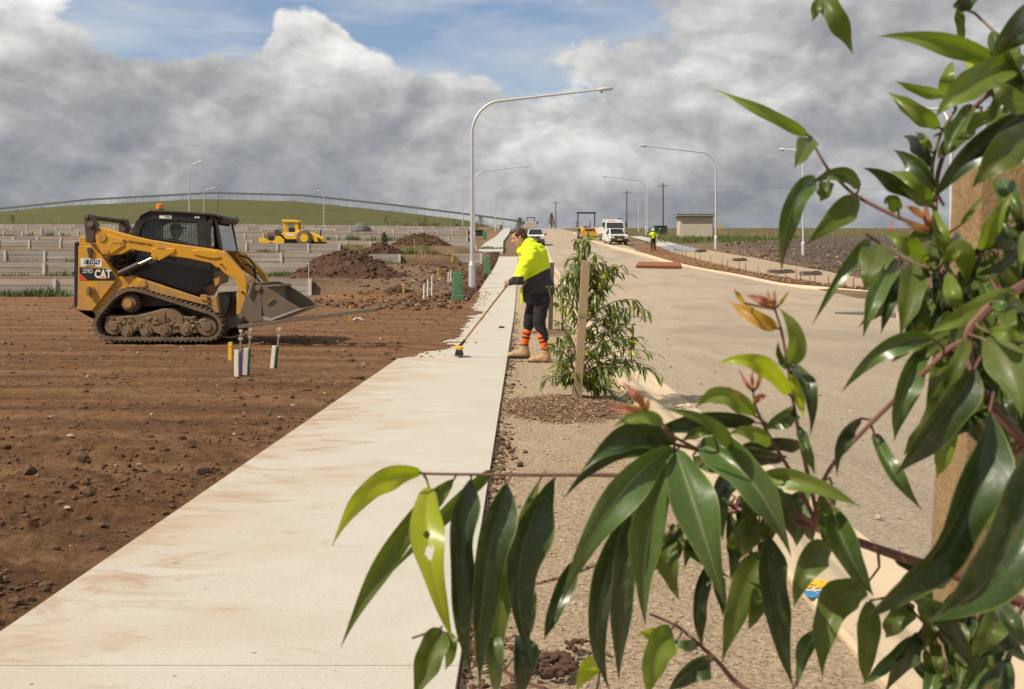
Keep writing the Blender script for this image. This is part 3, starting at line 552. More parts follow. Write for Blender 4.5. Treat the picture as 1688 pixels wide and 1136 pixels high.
# ------------------------------------------------------------------ footpath of separate slabs
def build_path():
    root = bpy.data.objects.new('footpath', None); link(root); struct(root)
    js = [-2.45] + [2.95 + 5.4 * k for k in range(0, 15)]
    for a, b_ in zip(js[:-1], js[1:]):
        Ys = np.linspace(a + 0.002 + max(0, a) * .0005, b_ - 0.002 - max(0, a) * .0005, 14); nx = 7; u = np.linspace(0, 1, nx); V = []; F = []
        for lay, dz in ((0, 0.0), (1, -0.10)):
            for y in Ys:
                for q in u: x = PX(-1.69, y) + 1.507 * q; V.append((x, y, float(P(y)) + dz))
        n = len(Ys); K = n * nx
        for i in range(n - 1):
            for j in range(nx - 1): F.append((i * nx + j, i * nx + j + 1, (i + 1) * nx + j + 1, (i + 1) * nx + j))
        per = [j for j in range(nx)] + [i * nx + nx - 1 for i in range(1, n)] + [(n - 1) * nx + j for j in range(nx - 2, -1, -1)] + [i * nx for i in range(n - 2, 0, -1)]
        for k in range(len(per)): p_, q_ = per[k], per[(k + 1) % len(per)]; F.append((q_, p_, p_ + K, q_ + K))
        mesh_np('slab', V, F, 'path', root, smooth=False)
    # the far stretch beyond the gap, stepped to the left
    far = [at(787, 413, 84), at(829, 413, 84), at(813, 400, 104), at(834, 396, 108), at(822, 386, 150), at(841, 384, 156), at(827, 379.5, 205), at(842, 378.5, 210)]
    fp = bpy.data.objects.new('far_footpath', None); link(fp); struct(fp)
    Y = [(84, -2.95, -0.75), (95, -2.85, -0.85), (110, -2.6, -0.95), (130, -2.25, -0.75), (155, -2.1, -0.5), (185, -2.0, -0.4), (215, -2.0, -0.3), (250, -2.0, -.2)]
    for (y0, a0, b0), (y1, a1, b1) in zip(Y[:-1], Y[1:]):
        ny = 8; Ys = np.linspace(y0 + .02, y1 - .02, ny); V = []; F = []
        for y in Ys:
            f = (y - y0) / (y1 - y0); z = float(P(y)) + 0.10
            V += [(a0 + (a1 - a0) * f, y, z), (b0 + (b1 - b0) * f, y, z), (a0 + (a1 - a0) * f, y, z - .3), (b0 + (b1 - b0) * f, y, z - .3)]
        for i in range(ny - 1): F += [(4 * i, 4 * i + 1, 4 * i + 5, 4 * i + 4), (4 * i + 2, 4 * i, 4 * i + 4, 4 * i + 6), (4 * i + 1, 4 * i + 3, 4 * i + 7, 4 * i + 5)]
        F.append((0, 2, 3, 1))
        mesh_np('slab', V, F, 'pale_concrete', fp, smooth=False)
    # soil carried over the edge of the path between the worker and the posts
    Ys = np.linspace(13.75, 40, 480); u = np.linspace(0, 1, 60); Y = np.repeat(Ys[:, None], 60, 1); X = PX(-1.80, Y) + u[None, :] * 1.5
    w = np.interp(Ys, [13.75, 13.9, 15, 17, 20, 23, 27, 29, 31, 40], [0.0, 0.10, 0.45, 0.58, 0.52, 0.42, 0.38, 0.72, 0.2, 0.1])[:, None]
    h = w * (0.4 + 1.2 * fbm(X * 1.6, Y * 1.3, 3, 91)) - (X - PX(-1.69, Y)) + 0.14 * (fbm(X * 2.5, Y * 1.0, 3, 93) - .5)
    Z = P(Y) + np.clip(h * 0.10, -0.02, 0.05) + (fbm(X * 9, Y * 9, 3, 95) - .5) * 0.03
    ok = (h > -0.02); idx = np.arange(Y.size).reshape(Y.shape); q = ok[:-1, :-1] & ok[:-1, 1:] & ok[1:, 1:] & ok[1:, :-1]
    F = np.stack([idx[:-1, :-1], idx[:-1, 1:], idx[1:, 1:], idx[1:, :-1]], -1)[q]
    o = mesh_np('spilled_soil', np.stack([X, Y, Z], -1).reshape(-1, 3).tolist(), F.tolist(), 'soil'); tag(o, 'brown soil spilled over the left edge of the pale footpath', 'soil', kind='stuff')
    N = 900; Yc = RNG.uniform(13.8, 40, N); Xc = PX(-1.75, Yc) + np.abs(RNG.normal(0, 0.36, N)); sz = np.clip(RNG.lognormal(math.log(0.009), .6, N), .004, .045)
    V, F = clods(np.stack([Xc, Yc, P(Yc) + sz * .3], -1), sz, 8); tag(mesh_np('path_edge_clods', V, F, 'clodsoil', smooth=False), 'crumbs of brown soil lying along the edge of the footpath', 'soil', kind='stuff')
build_path()

# ------------------------------------------------------------------ verge, kerb, road
KL = lambda Y: 1.03 + 0.0085 * Y + np.interp(Y, [0, 15, 50, 80, 250], [0, 0, 0.65, 0.8, 2.6])      # back of the left kerb
YN = np.concatenate([[-8, -4, -1], np.geomspace(1.0, 330, 380)])
def verge_h(X, Y): return (fbm(X * 4, Y * 4, 4, 61) - .5) * 0.035 + (fbm(X * 22, Y * 22, 2, 63) - .5) * 0.012
struct(strip('verge', lambda y: PX(-0.178, y), lambda y: KL(y) + 0.01, np.concatenate([[-8, -3], np.geomspace(1.2, 83, 420)]), lambda X, Y, u: -0.035 + verge_h(X, Y) + 0.02 * np.clip((u - .7) / .3, 0, 1), 60, 'verge'))
def kerb_strip(name, xf, prof, Ys, m='kerb', sgn=1):
    V = []; F = []; k = len(prof)
    for y in Ys:
        for dx, dz in prof: V.append((xf(y) + sgn * dx, y, float(P(y)) + dz))
    for i in range(len(Ys) - 1):
        for j in range(k - 1): F.append((i * k + j, i * k + j + 1, (i + 1) * k + j + 1, (i + 1) * k + j))
    o = mesh_np(name, V, F, m); o.data.set_sharp_from_angle(angle=R(30)); return struct(o)
KP = [(-0.0, -0.2), (0, 0.0), (0.012, 0.018), (0.14, 0.018), (0.19, 0.008), (0.30, -0.075), (0.34, -0.088), (0.40, -0.086), (0.575, -0.062), (0.58, -0.2)]
kerb_strip('kerb', KL, KP, YN)
struct(strip('road', lambda y: KL(y) + 0.57, lambda y: np.interp(y, [-10, 36, 38.5, 40, 42, 46, 55, 82, 200, 330], [40, 40, 26, 15.3, 13.0, 12.2, 12.3, 11.2, 11.6, 13.5]), YN, lambda X, Y, u: -0.075 + 0.05 * np.sin(np.clip((X - KL(Y)) / 11, 0, 1) * PI) + (fbm(X * 3, Y * 3, 3, 71) - .5) * 0.01, 90, 'road'))
# pebbles and crumbs on the verge and gutter
N = 5200; Yc = np.exp(RNG.uniform(math.log(2.3), math.log(22), N)); Xc = PX(-0.17, Yc) + RNG.uniform(0, 1.2, N); sz = np.clip(RNG.lognormal(math.log(0.0032), .5, N) * (0.7 + Yc / 10), .0018, .018)
V, F = clods(np.stack([Xc, Yc, P(Yc) - .035 + verge_h(Xc, Yc) + sz * .3], -1), sz, 11); tag(mesh_np('verge_pebbles', V, F, 'stone', smooth=False), 'fine pale pebbles strewn over the sandy verge', 'pebbles', kind='stuff')
N = 1500; Yc = np.exp(RNG.uniform(math.log(2.4), math.log(30), N)); Xc = PX(-0.165, Yc) + np.abs(RNG.normal(0, .07, N)); sz = np.clip(RNG.lognormal(math.log(0.008), .5, N), .003, .03)
V, F = clods(np.stack([Xc, Yc, P(Yc) - .035 + sz * .3], -1), sz, 12); tag(mesh_np('verge_edge_crumbs', V, F, 'clodsoil', smooth=False), 'dark soil crumbs in the gap beside the right edge of the footpath', 'soil', kind='stuff')
N = 2600; Yc = np.exp(RNG.uniform(math.log(4), math.log(60), N)); Xc = KL(Yc) + .6 + RNG.uniform(0, 1, N) ** 1.4 * 9; sz = np.clip(RNG.lognormal(math.log(0.0045), .55, N) * (0.6 + Yc / 14), .003, .03)
V, F = clods(np.stack([Xc, Yc, P(Yc) - .05 + sz * .3], -1), sz, 13); tag(mesh_np('road_grit', V, F, 'stone', smooth=False), 'loose pale grit scattered over the dusty road', 'grit', kind='stuff')
# a clump of wet soil on the verge and a few stray lumps on the path
def clump(px, py, n, rad, size, label, name='soil_clod', m='heapsoil'):
    c = G(px, py); pts = []; sz = []
    for k in range(n):
        a = random.uniform(0, 2 * PI); r = rad * random.random() ** .6; pts.append((c.x + r * math.cos(a), c.y + r * math.sin(a), c.z + size * random.uniform(.2, .9) * (1.3 - r / rad))); sz.append(size * random.uniform(.5, 1.1))
    V, F = clods(np.array(pts), np.array(sz), n + int(px)); return tag(mesh_np(name, V, F, m, smooth=False), label, 'soil')
clump(905, 1096, 60, .085, .018, 'dark lump of moist soil on the sandy verge behind the hanging leaves')
clump(962, 1066, 26, .06, .012, 'smaller dark soil lump on the verge behind the larger clod')
clump(827, 541, 8, .05, .035, 'brown earth clod lying on the footpath left of the worker')
# yellow and blue spray-paint marks on the kerb
def paint(px, py, w, l, m, label):
    c = G(px, py); V = []; F = []; nx, ny = 18, 12
    for j in range(ny + 1):
        for i in range(nx + 1):
            x = c.x + (i / nx - .5) * w; y = c.y + (j / ny - .5) * l; dx = x - float(KL(y))
            z = float(P(y)) + float(np.interp(dx, [p[0] for p in KP[2:9]], [p[1] for p in KP[2:9]])) + 0.004; V.append((x, y, z))
    for j in range(ny):
        for i in range(nx):
            e = max(abs(i / nx - .5), abs(j / ny - .5)); cx_, cy_ = V[j * (nx + 1) + i][:2]
            if float(fbm(np.array(cx_ * 70), np.array(cy_ * 30), 3, 7)) > 0.34 + 0.42 * max(0, e - .28): F.append((j * (nx + 1) + i, j * (nx + 1) + i + 1, (j + 1) * (nx + 1) + i + 1, (j + 1) * (nx + 1) + i))
    return tag(mesh_np('paint_mark', V, F, m), label, 'paint mark')
mat('paint_yellow', (0.80, 0.45, 0.02), 0.8, 0, 0.15, 60); mat('paint_blue', (0.04, 0.20, 0.42), 0.8, 0, 0.2, 60)
paint(1348, 972, 0.11, 0.10, 'paint_yellow', 'yellow spray paint mark on the concrete kerb'); paint(1350, 990, 0.10, 0.075, 'paint_blue', 'blue spray paint mark on the kerb just below the yellow one')

# ------------------------------------------------------------------ right-hand kerb, spoil strip, formed path
def curve_ground(pix, n=60):
    p = [G(*q) for q in pix]; t = np.linspace(0, len(p) - 1, n); A = np.array([v[:] for v in p])
    B = np.stack([np.interp(t, range(len(p)), A[:, k]) for k in range(3)], -1)
    ker = np.array([1, 2, 3, 2, 1.]) / 9
    for k in range(2): B[2:-2, k] = np.convolve(B[:, k], ker, 'valid')
    return B
def swept(name, B, prof, m, parent=None, zoff=0.0, close=False):
    """profile (offset to the right of travel, height) swept along a ground line"""
    V = []; F = []; k = len(prof); n = len(B)
    for i in range(n):
        d = B[min(i + 1, n - 1)] - B[max(i - 1, 0)]; d2 = Vector((d[0], d[1], 0)).normalized(); rt = Vector((d2.y, -d2.x, 0)); z = float(H(B[i][0], B[i][1]))
        for o_, h in prof: V.append((B[i][0] + rt.x * o_, B[i][1] + rt.y * o_, z + h + zoff))
    for i in range(n - 1):
        for j in range(k - (0 if close else 1)): F.append((i * k + j, i * k + (j + 1) % k, (i + 1) * k + (j + 1) % k, (i + 1) * k + j))
    if close: F += [tuple(range(k - 1, -1, -1)), tuple((n - 1) * k + j for j in range(k))]
    return mesh_np(name, V, F, m, parent, smooth=False)
RK = [(945, 383), (962, 395), (1010, 407), (1062, 418.5), (1130, 437), (1210, 452), (1290, 469), (1420, 480), (1530, 484), (1600, 485.5)]
rk = curve_ground(RK, 90)
struct(swept('kerb_right', rk, [(0.45, -.3), (0.42, -0.075), (0.12, -0.07), (0.0, 0.05), (-0.16, 0.06), (-0.18, -.3)], 'kerb'))
BOX = [(0.04, 0), (0.04, .16), (-0.04, .16), (-0.04, 0)]
inner = curve_ground([(1036, 391.5), (1062, 398), (1086, 408.5), (1104, 416.5), (1140, 426), (1193, 439), (1255, 453), (1309, 462.5), (1355, 471), (1440, 479), (1500, 482)], 61)
outer = curve_ground([(1056, 390.5), (1088, 397), (1119, 405.5), (1158, 414.5), (1193, 421), (1255, 431), (1320, 445), (1360, 453), (1408, 464), (1485, 476), (1540, 480)], 61)
def bed_sheet(name, A, B, i0, i1, m, dz, kindlabel):
    V = []; F = []; nx = 6
    for i in range(i0, i1):
        for u in np.linspace(0, 1, nx): p = A[i] * (1 - u) + B[i] * u; V.append((p[0], p[1], float(H(p[0], p[1])) + dz))
    for i in range(i1 - i0 - 1):
        for j in range(nx - 1): F.append((i * nx + j, i * nx + j + 1, (i + 1) * nx + j + 1, (i + 1) * nx + j))
    return struct(mesh_np(name, V, F, m))
bed_sheet('formed_path_bed', inner, outer, 19, 61, 'bed', 0.075, ''); bed_sheet('fresh_path', inner, outer, 12, 20, 'fresh_concrete', 0.095, '')
bed_sheet('far_path_right', inner, outer, 0, 13, 'pale_concrete', 0.10, '')
rkS = rk[27:82]; inS = np.stack([np.interp(np.linspace(10, 60, 55), range(61), inner[:, k]) for k in range(3)], -1)
bed_sheet('spoil_strip', rkS, inS, 0, 55, 'soil', 0.085, '')
def formwork(label, line, i0, i1, npeg, pegside, wide):
    root = thing('formwork', label, 'formwork', tuple(line[i0])); inv = -Vector(line[i0])
    nb = 5; cuts = np.linspace(i0, i1, nb + 1).astype(int)
    for a, b_ in zip(cuts[:-1], cuts[1:]):
        o = swept('board', line[a:b_ + 1], [(wide / 2, 0.02), (wide / 2, .17), (-wide / 2, .17), (-wide / 2, 0.02)], 'formply', root, close=True); o.location = inv
    for k in range(npeg):
        p = Vector(line[int(i0 + (i1 - i0) * (k + .5) / npeg)]); h = random.uniform(.42, .6)
        m = MB(); m.cyl((p.x + pegside, p.y, p.z), (p.x + pegside + random.uniform(-.03, .03), p.y, p.z + h), .02, 6); m.build('peg', 'rust', root).location = inv
formwork('timber formwork with rusty pegs along the road side of the unpoured path', inner, 18, 60, 26, -0.10, 0.07)
formwork('low timber formwork along the gravel side of the unpoured path', outer, 19, 60, 7, 0.12, 0.10)
for px, py, w, lab in ((1287, 453, 1.35, 'long dark slab lying on the sandy path bed behind the red shoot'), (1336, 456, 1.0, 'shorter dark slab lying on the path bed beside the longer one'), (1219, 432, .9, 'dark slab lying alone on the path bed near the tall lamp post'), (1155, 417, .8, 'dark slab at the edge of the wet grey concrete')):
    c = G(px, py); m = MB(); m.box((0, 0, .10), (w, .55, .13), .15); m.box((0, .02, .185), (w * .9, .42, .04), .15); m.box((w * .25, -.1, .215), (w * .3, .12, .03), .3)
    tag(m.build('dark_slab', 'darkpad', bevel=.02, loc=(c.x, c.y, c.z + .06)), lab, 'slab')
# rubble along the spoil strip and the gravel bank
def rubble(name, label, A, B, n, smin, smax, m, seed, dz=.08):
    r = np.random.default_rng(seed); i = r.uniform(0, len(A) - 1.01, n); k = i.astype(int); f = (i - k)[:, None]; a = A[k] * (1 - f) + A[k + 1] * f; b_ = B[k] * (1 - f) + B[k + 1] * f
    u = r.uniform(0, 1, (n, 1)); p = a * (1 - u) + b_ * u; p[:, 2] = H(p[:, 0], p[:, 1]) + dz; s = smin * (smax / smin) ** (r.uniform(0, 1, n) ** 2); p[:, 2] += s * .3
    V, F = clods(p, s, seed); return tag(mesh_np(name, V, F, m, smooth=False), label, 'rubble', kind='stuff')
rubble('spoil_rubble', 'brown rubble heaped between the right kerb and the formwork', rkS, inS, 1300, .015, .085, 'clodsoil', 31)
rubble('pale_rubble', 'pale stones mixed into the spoil beside the right kerb', rkS, inS, 500, .012, .06, 'stone', 32)
gb0 = curve_ground([(1180, 414), (1255, 426), (1347, 445), (1408, 459), (1485, 470)], 40); gb1 = curve_ground([(1215, 398), (1300, 402), (1400, 405), (1480, 410), (1600, 420)], 40)
rubble('bank_stones', 'pale stones strewn over the dark gravel bank', gb0, gb1, 1100, .015, .09, 'stone', 33, -.01); rubble('bank_clods', 'dark clods covering the gravel bank', gb0, gb1, 1500, .02, .13, 'heapsoil', 34, -.01)
# stacked rusty reinforcement on the road
def reo():
    a = G(1048, 441.5); b_ = G(1121, 442.5); root = thing('reinforcement_stack', 'flat stack of rusty steel reinforcement lying on the road', 'steel mesh', (a.x, a.y, a.z))
    L = (b_ - a).length; ex = (b_ - a).normalized(); ey = Vector((0.16, 1, 0)).normalized(); dep = 6.0; sl = (float(P(a.y + dep)) - float(P(a.y))) / dep
    for k in range(24):
        m = MB(); o = ex * (L * (k + .5) / 24); e = o + ey * dep; m.bar((o.x, o.y, .07), (e.x, e.y, .07 + sl * dep), .09, .05); m.build('bar', 'rust', root)
    for k in range(9):
        m = MB(); o = ey * (dep * (k + .1) / 8.6); m.bar((o.x, o.y, .02 + sl * o.y), (o.x + ex.x * L, o.y + ex.y * L, .02 + sl * o.y + ex.z * L), .1, .05); m.build('spacer', 'rust', root)
    m = MB(); c0 = Vector((0, 0, .115)); m.add([c0, c0 + ex * L, c0 + ex * L + ey * dep + Vector((0, 0, sl * dep)), c0 + ey * dep + Vector((0, 0, sl * dep))], [(0, 1, 2, 3)]); m.add([p + Vector((0, 0, .02)) for p in (c0, c0 + ex * L, c0 + ex * L + ey * dep + Vector((0, 0, sl * dep)), c0 + ey * dep + Vector((0, 0, sl * dep)))], [(0, 1, 2, 3)])
    m.build('top_sheet', 'rust', root)
reo()
# near corner of the side street: thin dark sheet laid on the road, and kerb return
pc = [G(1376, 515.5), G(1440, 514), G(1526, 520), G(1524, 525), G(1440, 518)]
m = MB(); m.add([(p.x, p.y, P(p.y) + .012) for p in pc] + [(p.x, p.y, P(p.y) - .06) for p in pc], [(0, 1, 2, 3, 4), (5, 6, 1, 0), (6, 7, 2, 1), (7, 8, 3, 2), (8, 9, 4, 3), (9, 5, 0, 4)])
tag(m.build('dark_strip', 'darkpad'), 'thin dark strip across the road near the corner kerb', 'plate')
ck = curve_ground([(1545, 540), (1520, 531), (1490, 521), (1520, 512), (1580, 505), (1680, 500)], 40); struct(swept('kerb_corner', ck, [(0.45, -.2), (0.42, 0.0), (0.0, .09), (-.25, .1), (-.27, -.2)], 'kerb', close=True))

# rubble on the lot beside the pillars, and the crumbling bank along the path
def scatter(name, label, n, Ya, Yb, xf, smin, smax, m_, seed, dz=0.0):
    r = np.random.default_rng(seed); Y = r.uniform(Ya, Yb, n); X = xf(Y, r); s = smin * (smax / smin) ** (r.uniform(0, 1, n) ** 2.2); Z = H(X, Y) + dz + s * .25
    V, F = clods(np.stack([X, Y, Z], -1), s, seed); return tag(mesh_np(name, V, F, m_, smooth=False), label, 'rubble', kind='stuff')
scatter('lot_rubble', 'brown clods strewn between the green pillars and the soil heaps', 2600, 30, 66, lambda Y, r: PX(-1.9, Y) - np.abs(r.normal(0, 2.6, len(Y))), .015, .12, 'clodsoil', 51)
scatter('lot_stones', 'pale stones strewn between the green pillars and the lamp post', 420, 31, 52, lambda Y, r: PX(-1.9, Y) - np.abs(r.normal(0, 2.2, len(Y))), .012, .07, 'stone', 52)
scatter('path_bank_clods', 'dark crumbling soil along the cut bank on the left of the path', 1500, 36, 84, lambda Y, r: PX(-1.85, Y) - np.abs(r.normal(0, .35, len(Y))), .03, .16, 'heapsoil', 53)
# ------------------------------------------------------------------ retaining walls of concrete sleepers
PANEL = {}
def panel_mesh(L, h):
    key = (round(L, 2), round(h, 2))
    if key not in PANEL:
        m = MB(); m.box((L / 2, 0, h / 2), (L, .08, h - .014)); me = bpy.data.meshes.new('sleeper'); me.from_pydata(m.v, [], m.f); me.materials.append(MAT['sleeper']); PANEL[key] = me
    return PANEL[key]
def post_mesh(h, w):
    key = ('p', round(h, 2), w)
    if key not in PANEL:
        m = MB(); m.box((0, -.02, h / 2), (w, .14, h)); m.box((0, -.095, h / 2), (w * 1.15, .014, h)); me = bpy.data.meshes.new('post'); me.from_pydata(m.v, [], m.f); me.materials.append(MAT['wallpost']); PANEL[key] = me
    return PANEL[key]
def wall(wy, x0, x1, zb_fn, ht, label, L=2.4, grp='concrete sleeper retaining walls', courses=3, pw=.12):
    root = thing('retaining_wall', label, 'retaining wall', (x1, wy - .08, zb_fn(x1)), group=grp)
    n = max(1, round((x1 - x0) / L)); L = (x1 - x0) / n; hc = ht / courses
    for k in range(n + 1):
        xa = x1 - k * L; zb = zb_fn(xa); o = bpy.data.objects.new('post', post_mesh(ht + .05, pw)); link(o, root); o.location = (xa - x1, 0, zb - zb_fn(x1) - .14)
        if k < n:
            zm = zb_fn(xa - L / 2)
            for c in range(courses): p = bpy.data.objects.new('sleeper', panel_mesh(L, hc)); link(p, root); p.location = (xa - L - x1, random.uniform(-.012, .012), zm - zb_fn(x1) - .1 + c * hc)
def zrow(i):
    wy, zb, zt = WROWS[i]; return lambda x: float(H(min(x, -8.2) if wy < 55 else x, wy - .06)), zt - zb + .12
X_AT = lambda px, Y: (px - CX) / FPX * Y
for i, (x1, lo, lab) in enumerate((
    (X_AT(512, 40), -26, 'nearest low sleeper wall ending at a pale post behind the loader bucket'),
    (X_AT(596, 47), -32, 'second sleeper wall up, partly buried by the brown soil heap'),
    (X_AT(659, 60), -40, 'third sleeper wall up, between two soil heaps'),
    (X_AT(560, 75), -48, 'sleeper wall just below the yellow roller'),
    (X_AT(650, 100), -62, 'sleeper wall just behind the yellow roller'),
    (X_AT(770, 130), -76, 'sixth sleeper wall up the terraced slope'),
    (X_AT(770, 165), -95, 'second highest sleeper wall on the slope'),
    (X_AT(775, 200), -112, 'highest sleeper wall, at the foot of the green hill'))):
    f, h = zrow(i); wall(WROWS[i][0], lo, x1, f, h, lab, courses=3 if i < 5 else 2, pw=.12 if i < 4 else .17)
f2 = lambda x: float(H(-6.5, 63)) - .1
wall(65, X_AT(681, 65), X_AT(793, 65), lambda x: 1.72, .62, 'short sleeper wall between the green cabinets and the path-side lamp post')
wall(84, X_AT(735, 84), X_AT(785, 84), lambda x: float(H(x, 83.9)) - .02, .55, 'short sleeper wall further up beside the lamp post', courses=2)
# timber strainer between the first wall's end and the heap: thin marker rods standing on the walls
for px, y0, y1, Y in ((509, 438, 472, 40.2), (593, 418, 442, 47.2), (683, 395, 428, 64.5)):
    a = at(px, y1, Y); b_ = at(px, y0, Y); m = MB(); m.cyl((0, 0, 0), (0, 0, b_.z - a.z), .018, 6); m.cyl((0, 0, b_.z - a.z), (0, 0, b_.z - a.z + .06), .03, 6)
    tag(m.build('marker_rod', 'galv', loc=a), 'thin grey rod standing on the sleeper wall end at photo x %d' % px if False else {509: 'thin grey rod on the end post of the nearest sleeper wall', 593: 'thin grey rod standing in the largest soil heap', 683: 'thin grey rod in front of the farthest soil heap'}[px], 'rod')
# ------------------------------------------------------------------ soil heaps
def heap(px, pyb, Y, wid, hgt, dep, label, seed):
    c = Vector((X_AT(px, Y), Y, 0)); zb = float(H(c.x, Y)); n = 64; u = np.linspace(-1.1, 1.1, n); X, Yy = np.meshgrid(u, u)
    r = np.sqrt((X * (1 + .25 * (fbm(X * 2 + 5, Yy * 2, 2, seed) - .5))) ** 2 + Yy ** 2) + (fbm(X * 3, Yy * 3, 3, seed + 1) - .5) * .35
    h = np.where(r < 1, 1 - np.clip(r, 0, 1) ** 1.35, (1 - r) * .8) * hgt * 1.05 + (fbm(X * 8, Yy * 8, 5, seed + 2, .62) - .5) * .55 * np.clip(1.25 - r, 0, 1) * min(1, hgt)
    wx = c.x + X * wid / 2; wy = Y + Yy * dep / 2; Z = H(wx, wy) * .3 + zb * .7 + h - .05 - np.clip(r - 1, 0, 1) * .8
    V = np.stack([X * wid / 2, Yy * dep / 2, Z - zb], -1).reshape(-1, 3); idx = np.arange(n * n).reshape(n, n); F = np.stack([idx[:-1, :-1], idx[:-1, 1:], idx[1:, 1:], idx[1:, :-1]], -1).reshape(-1, 4)
    root = thing('soil_heap', label, 'soil heap', (c.x, Y, zb), group='heaps of brown soil'); mesh_np('mound', V.tolist(), F.tolist(), 'heapsoil', root, smooth=False)
    k = RNG.integers(0, n * n, 900); k = k[(r.ravel()[k] < 1.1)]; s = np.clip(RNG.lognormal(math.log(.05), .5, len(k)), .02, .16); VV, FF = clods(V[k] + np.array([0, 0, .01]), s, seed)
    o = mesh_np('clods', VV, FF, 'heapsoil', root, smooth=False); o['kind'] = 'stuff'
heap(570, 474, 44.2, 5.6, 1.15, 3.2, 'largest heap of brown soil right of the loader bucket', 101)
heap(628, 424, 61.5, 3.0, .75, 3.0, 'small soil heap with a little conifer above it', 103)
heap(694, 413, 77, 5.0, .95, 3.0, 'wide low soil heap up the slope left of the lamp post', 105)
heap(655, 478, 39, 0.9, .12, 1.0, 'flat little pile of soil near the white pegs', 109)
def dark_heap(px, py, Y, w, h, label):
    p = at(px, py, Y); m = MB(); n = 10
    rings = [(w / 2, 0), (w / 2 * .8, h * .45), (w / 2 * .45, h * .85), (w * .08, h)]
    V = [(r * math.cos(2 * PI * k / n) * random.uniform(.85, 1.1), r * math.sin(2 * PI * k / n), z) for r, z in rings for k in range(n)]; F = [(i * n + k, i * n + (k + 1) % n, (i + 1) * n + (k + 1) % n, (i + 1) * n + k) for i in range(3) for k in range(n)] + [tuple(3 * n + k for k in range(n))]
    m.add(V, F); tag(m.build('gravel_pile', 'darkpad', loc=p), label, 'gravel pile')
dark_heap(595, 381, 150, 3.2, 1.3, 'dark gravel pile far up the terraces right of the roller')
# ------------------------------------------------------------------ fence along the hill crest
def crest_fence():
    root = thing('crest_fence', 'long fence with a dark top band along the crest of the green hill', 'fence', (-90, 300, 22))
    Xs = np.linspace(-172, 2, 75); inv = Vector((90, -300, -22)); zg = np.interp(Xs, _cx, _cz); prev = None
    for k, (x, z) in enumerate(zip(Xs, zg)):
        m = MB(); m.cyl((x, 299, z - .3), (x, 299, z + 2.15), .035, 5); m.build('post', 'fenceband', root).location = inv
        if prev is not None:
            m = MB(); m.bar((prev[0], 299, prev[1] + 2.1), (x, 299, z + 2.1), .06, .62); m.build('top_band', 'fenceband', root).location = inv
            m = MB(); m.bar((prev[0], 299.05, prev[1] + .55), (x, 299.05, z + .55), .02, .02); m.bar((prev[0], 299.05, prev[1] + 1.1), (x, 299.05, z + 1.1), .02, .02); m.build('wire', 'galv', root).location = inv
        prev = (x, z)
crest_fence()
# ------------------------------------------------------------------ street lamps
def lamp(px, pyb, Y, label, ang=0.0, arm=5.7, hgt=8.6, base=None, grp='galvanised street lamps'):
    x = X_AT(px, Y); z = float(H(x, Y)) if base is None else base
    root = thing('street_lamp', label, 'street lamp', (x, Y, z - .03), ang, grp)
    m = MB(); m.tube([(0, 0, 0), (0, 0, 1.02)], .145, 14); m.build('base', 'galv', root, True)
    m = MB(); m.tube([(0, 0, 1.02), (0, 0, 1.16), (0, 0, 1.2)], [.145, .095, .088], 14); m.build('collar', 'galv', root, True)
    m = MB(); r = 1.25; zb = hgt - 2.1; pts = [(0, 0, 1.2), (0, 0, zb - 1.6), (0, 0, zb)]; rad = [.085, .072, .068]
    for k in range(1, 11):
        a = k / 10 * R(83); pts.append((r * (1 - math.cos(a)) * 1.0, 0, zb + 1.45 * math.sin(a))); rad.append(.062)
    sx, sz = pts[-1][0], pts[-1][2]; pts.append((arm - .35, 0, sz + (arm - sx) * .105)); rad.append(.045); m.tube(pts, rad, 12); m.build('pole', 'galv', root, True)
    e = pts[-1]; m = MB(); m.tube([(e[0] - .05, 0, e[2]), (e[0] + .15, 0, e[2] + .02), (e[0] + .5, 0, e[2] + .05), (e[0] + .62, 0, e[2] + .05)], [.05, .10, .09, .03], 10); o = m.build('lamp_head', 'galv', root, True)
    m = MB(); m.tube([(e[0] + .12, 0, e[2] - .06), (e[0] + .12, 0, e[2] - .14)], .035, 8); m.build('sensor', 'black', root)
    return root
lamp(778, 470, 42, 'tall street lamp beside the footpath left of the worker')
lamp(782, 405, 110, 'second street lamp up the path, just right of the nearest one', arm=5.9)
lamp(817, 385, 183, 'third street lamp on the left of the road', arm=5.9)
lamp(828, 377, 256, 'farthest street lamp on the left of the road', arm=5.9)
lamp(1180, 417, 81, 'street lamp beside the small shed on the right', PI, 6.0)
lamp(1065, 391, 144, 'street lamp by the green cabinet right of the parked truck', PI, 6.1)
lamp(1324, 424, 73, 'street lamp on the dark gravel bank behind the leaves', R(112), 2.6, hgt=8.7, base=2.1)
lamp(1568, 500, 38, 'street lamp mostly hidden behind the near timber stake', R(92), 2.4, hgt=8.0)
lamp(312, 372, 129, 'street lamp rising behind the loader cab', 0, 1.6, hgt=10.6, base=5.2)
lamp(336, 372, 200, 'smaller far street lamp behind the loader cab', 0, 2.2, base=9.6)
lamp(534, 386, 168, 'street lamp right of the yellow roller', PI, .95, hgt=8.2, base=8.0 - 1.0)
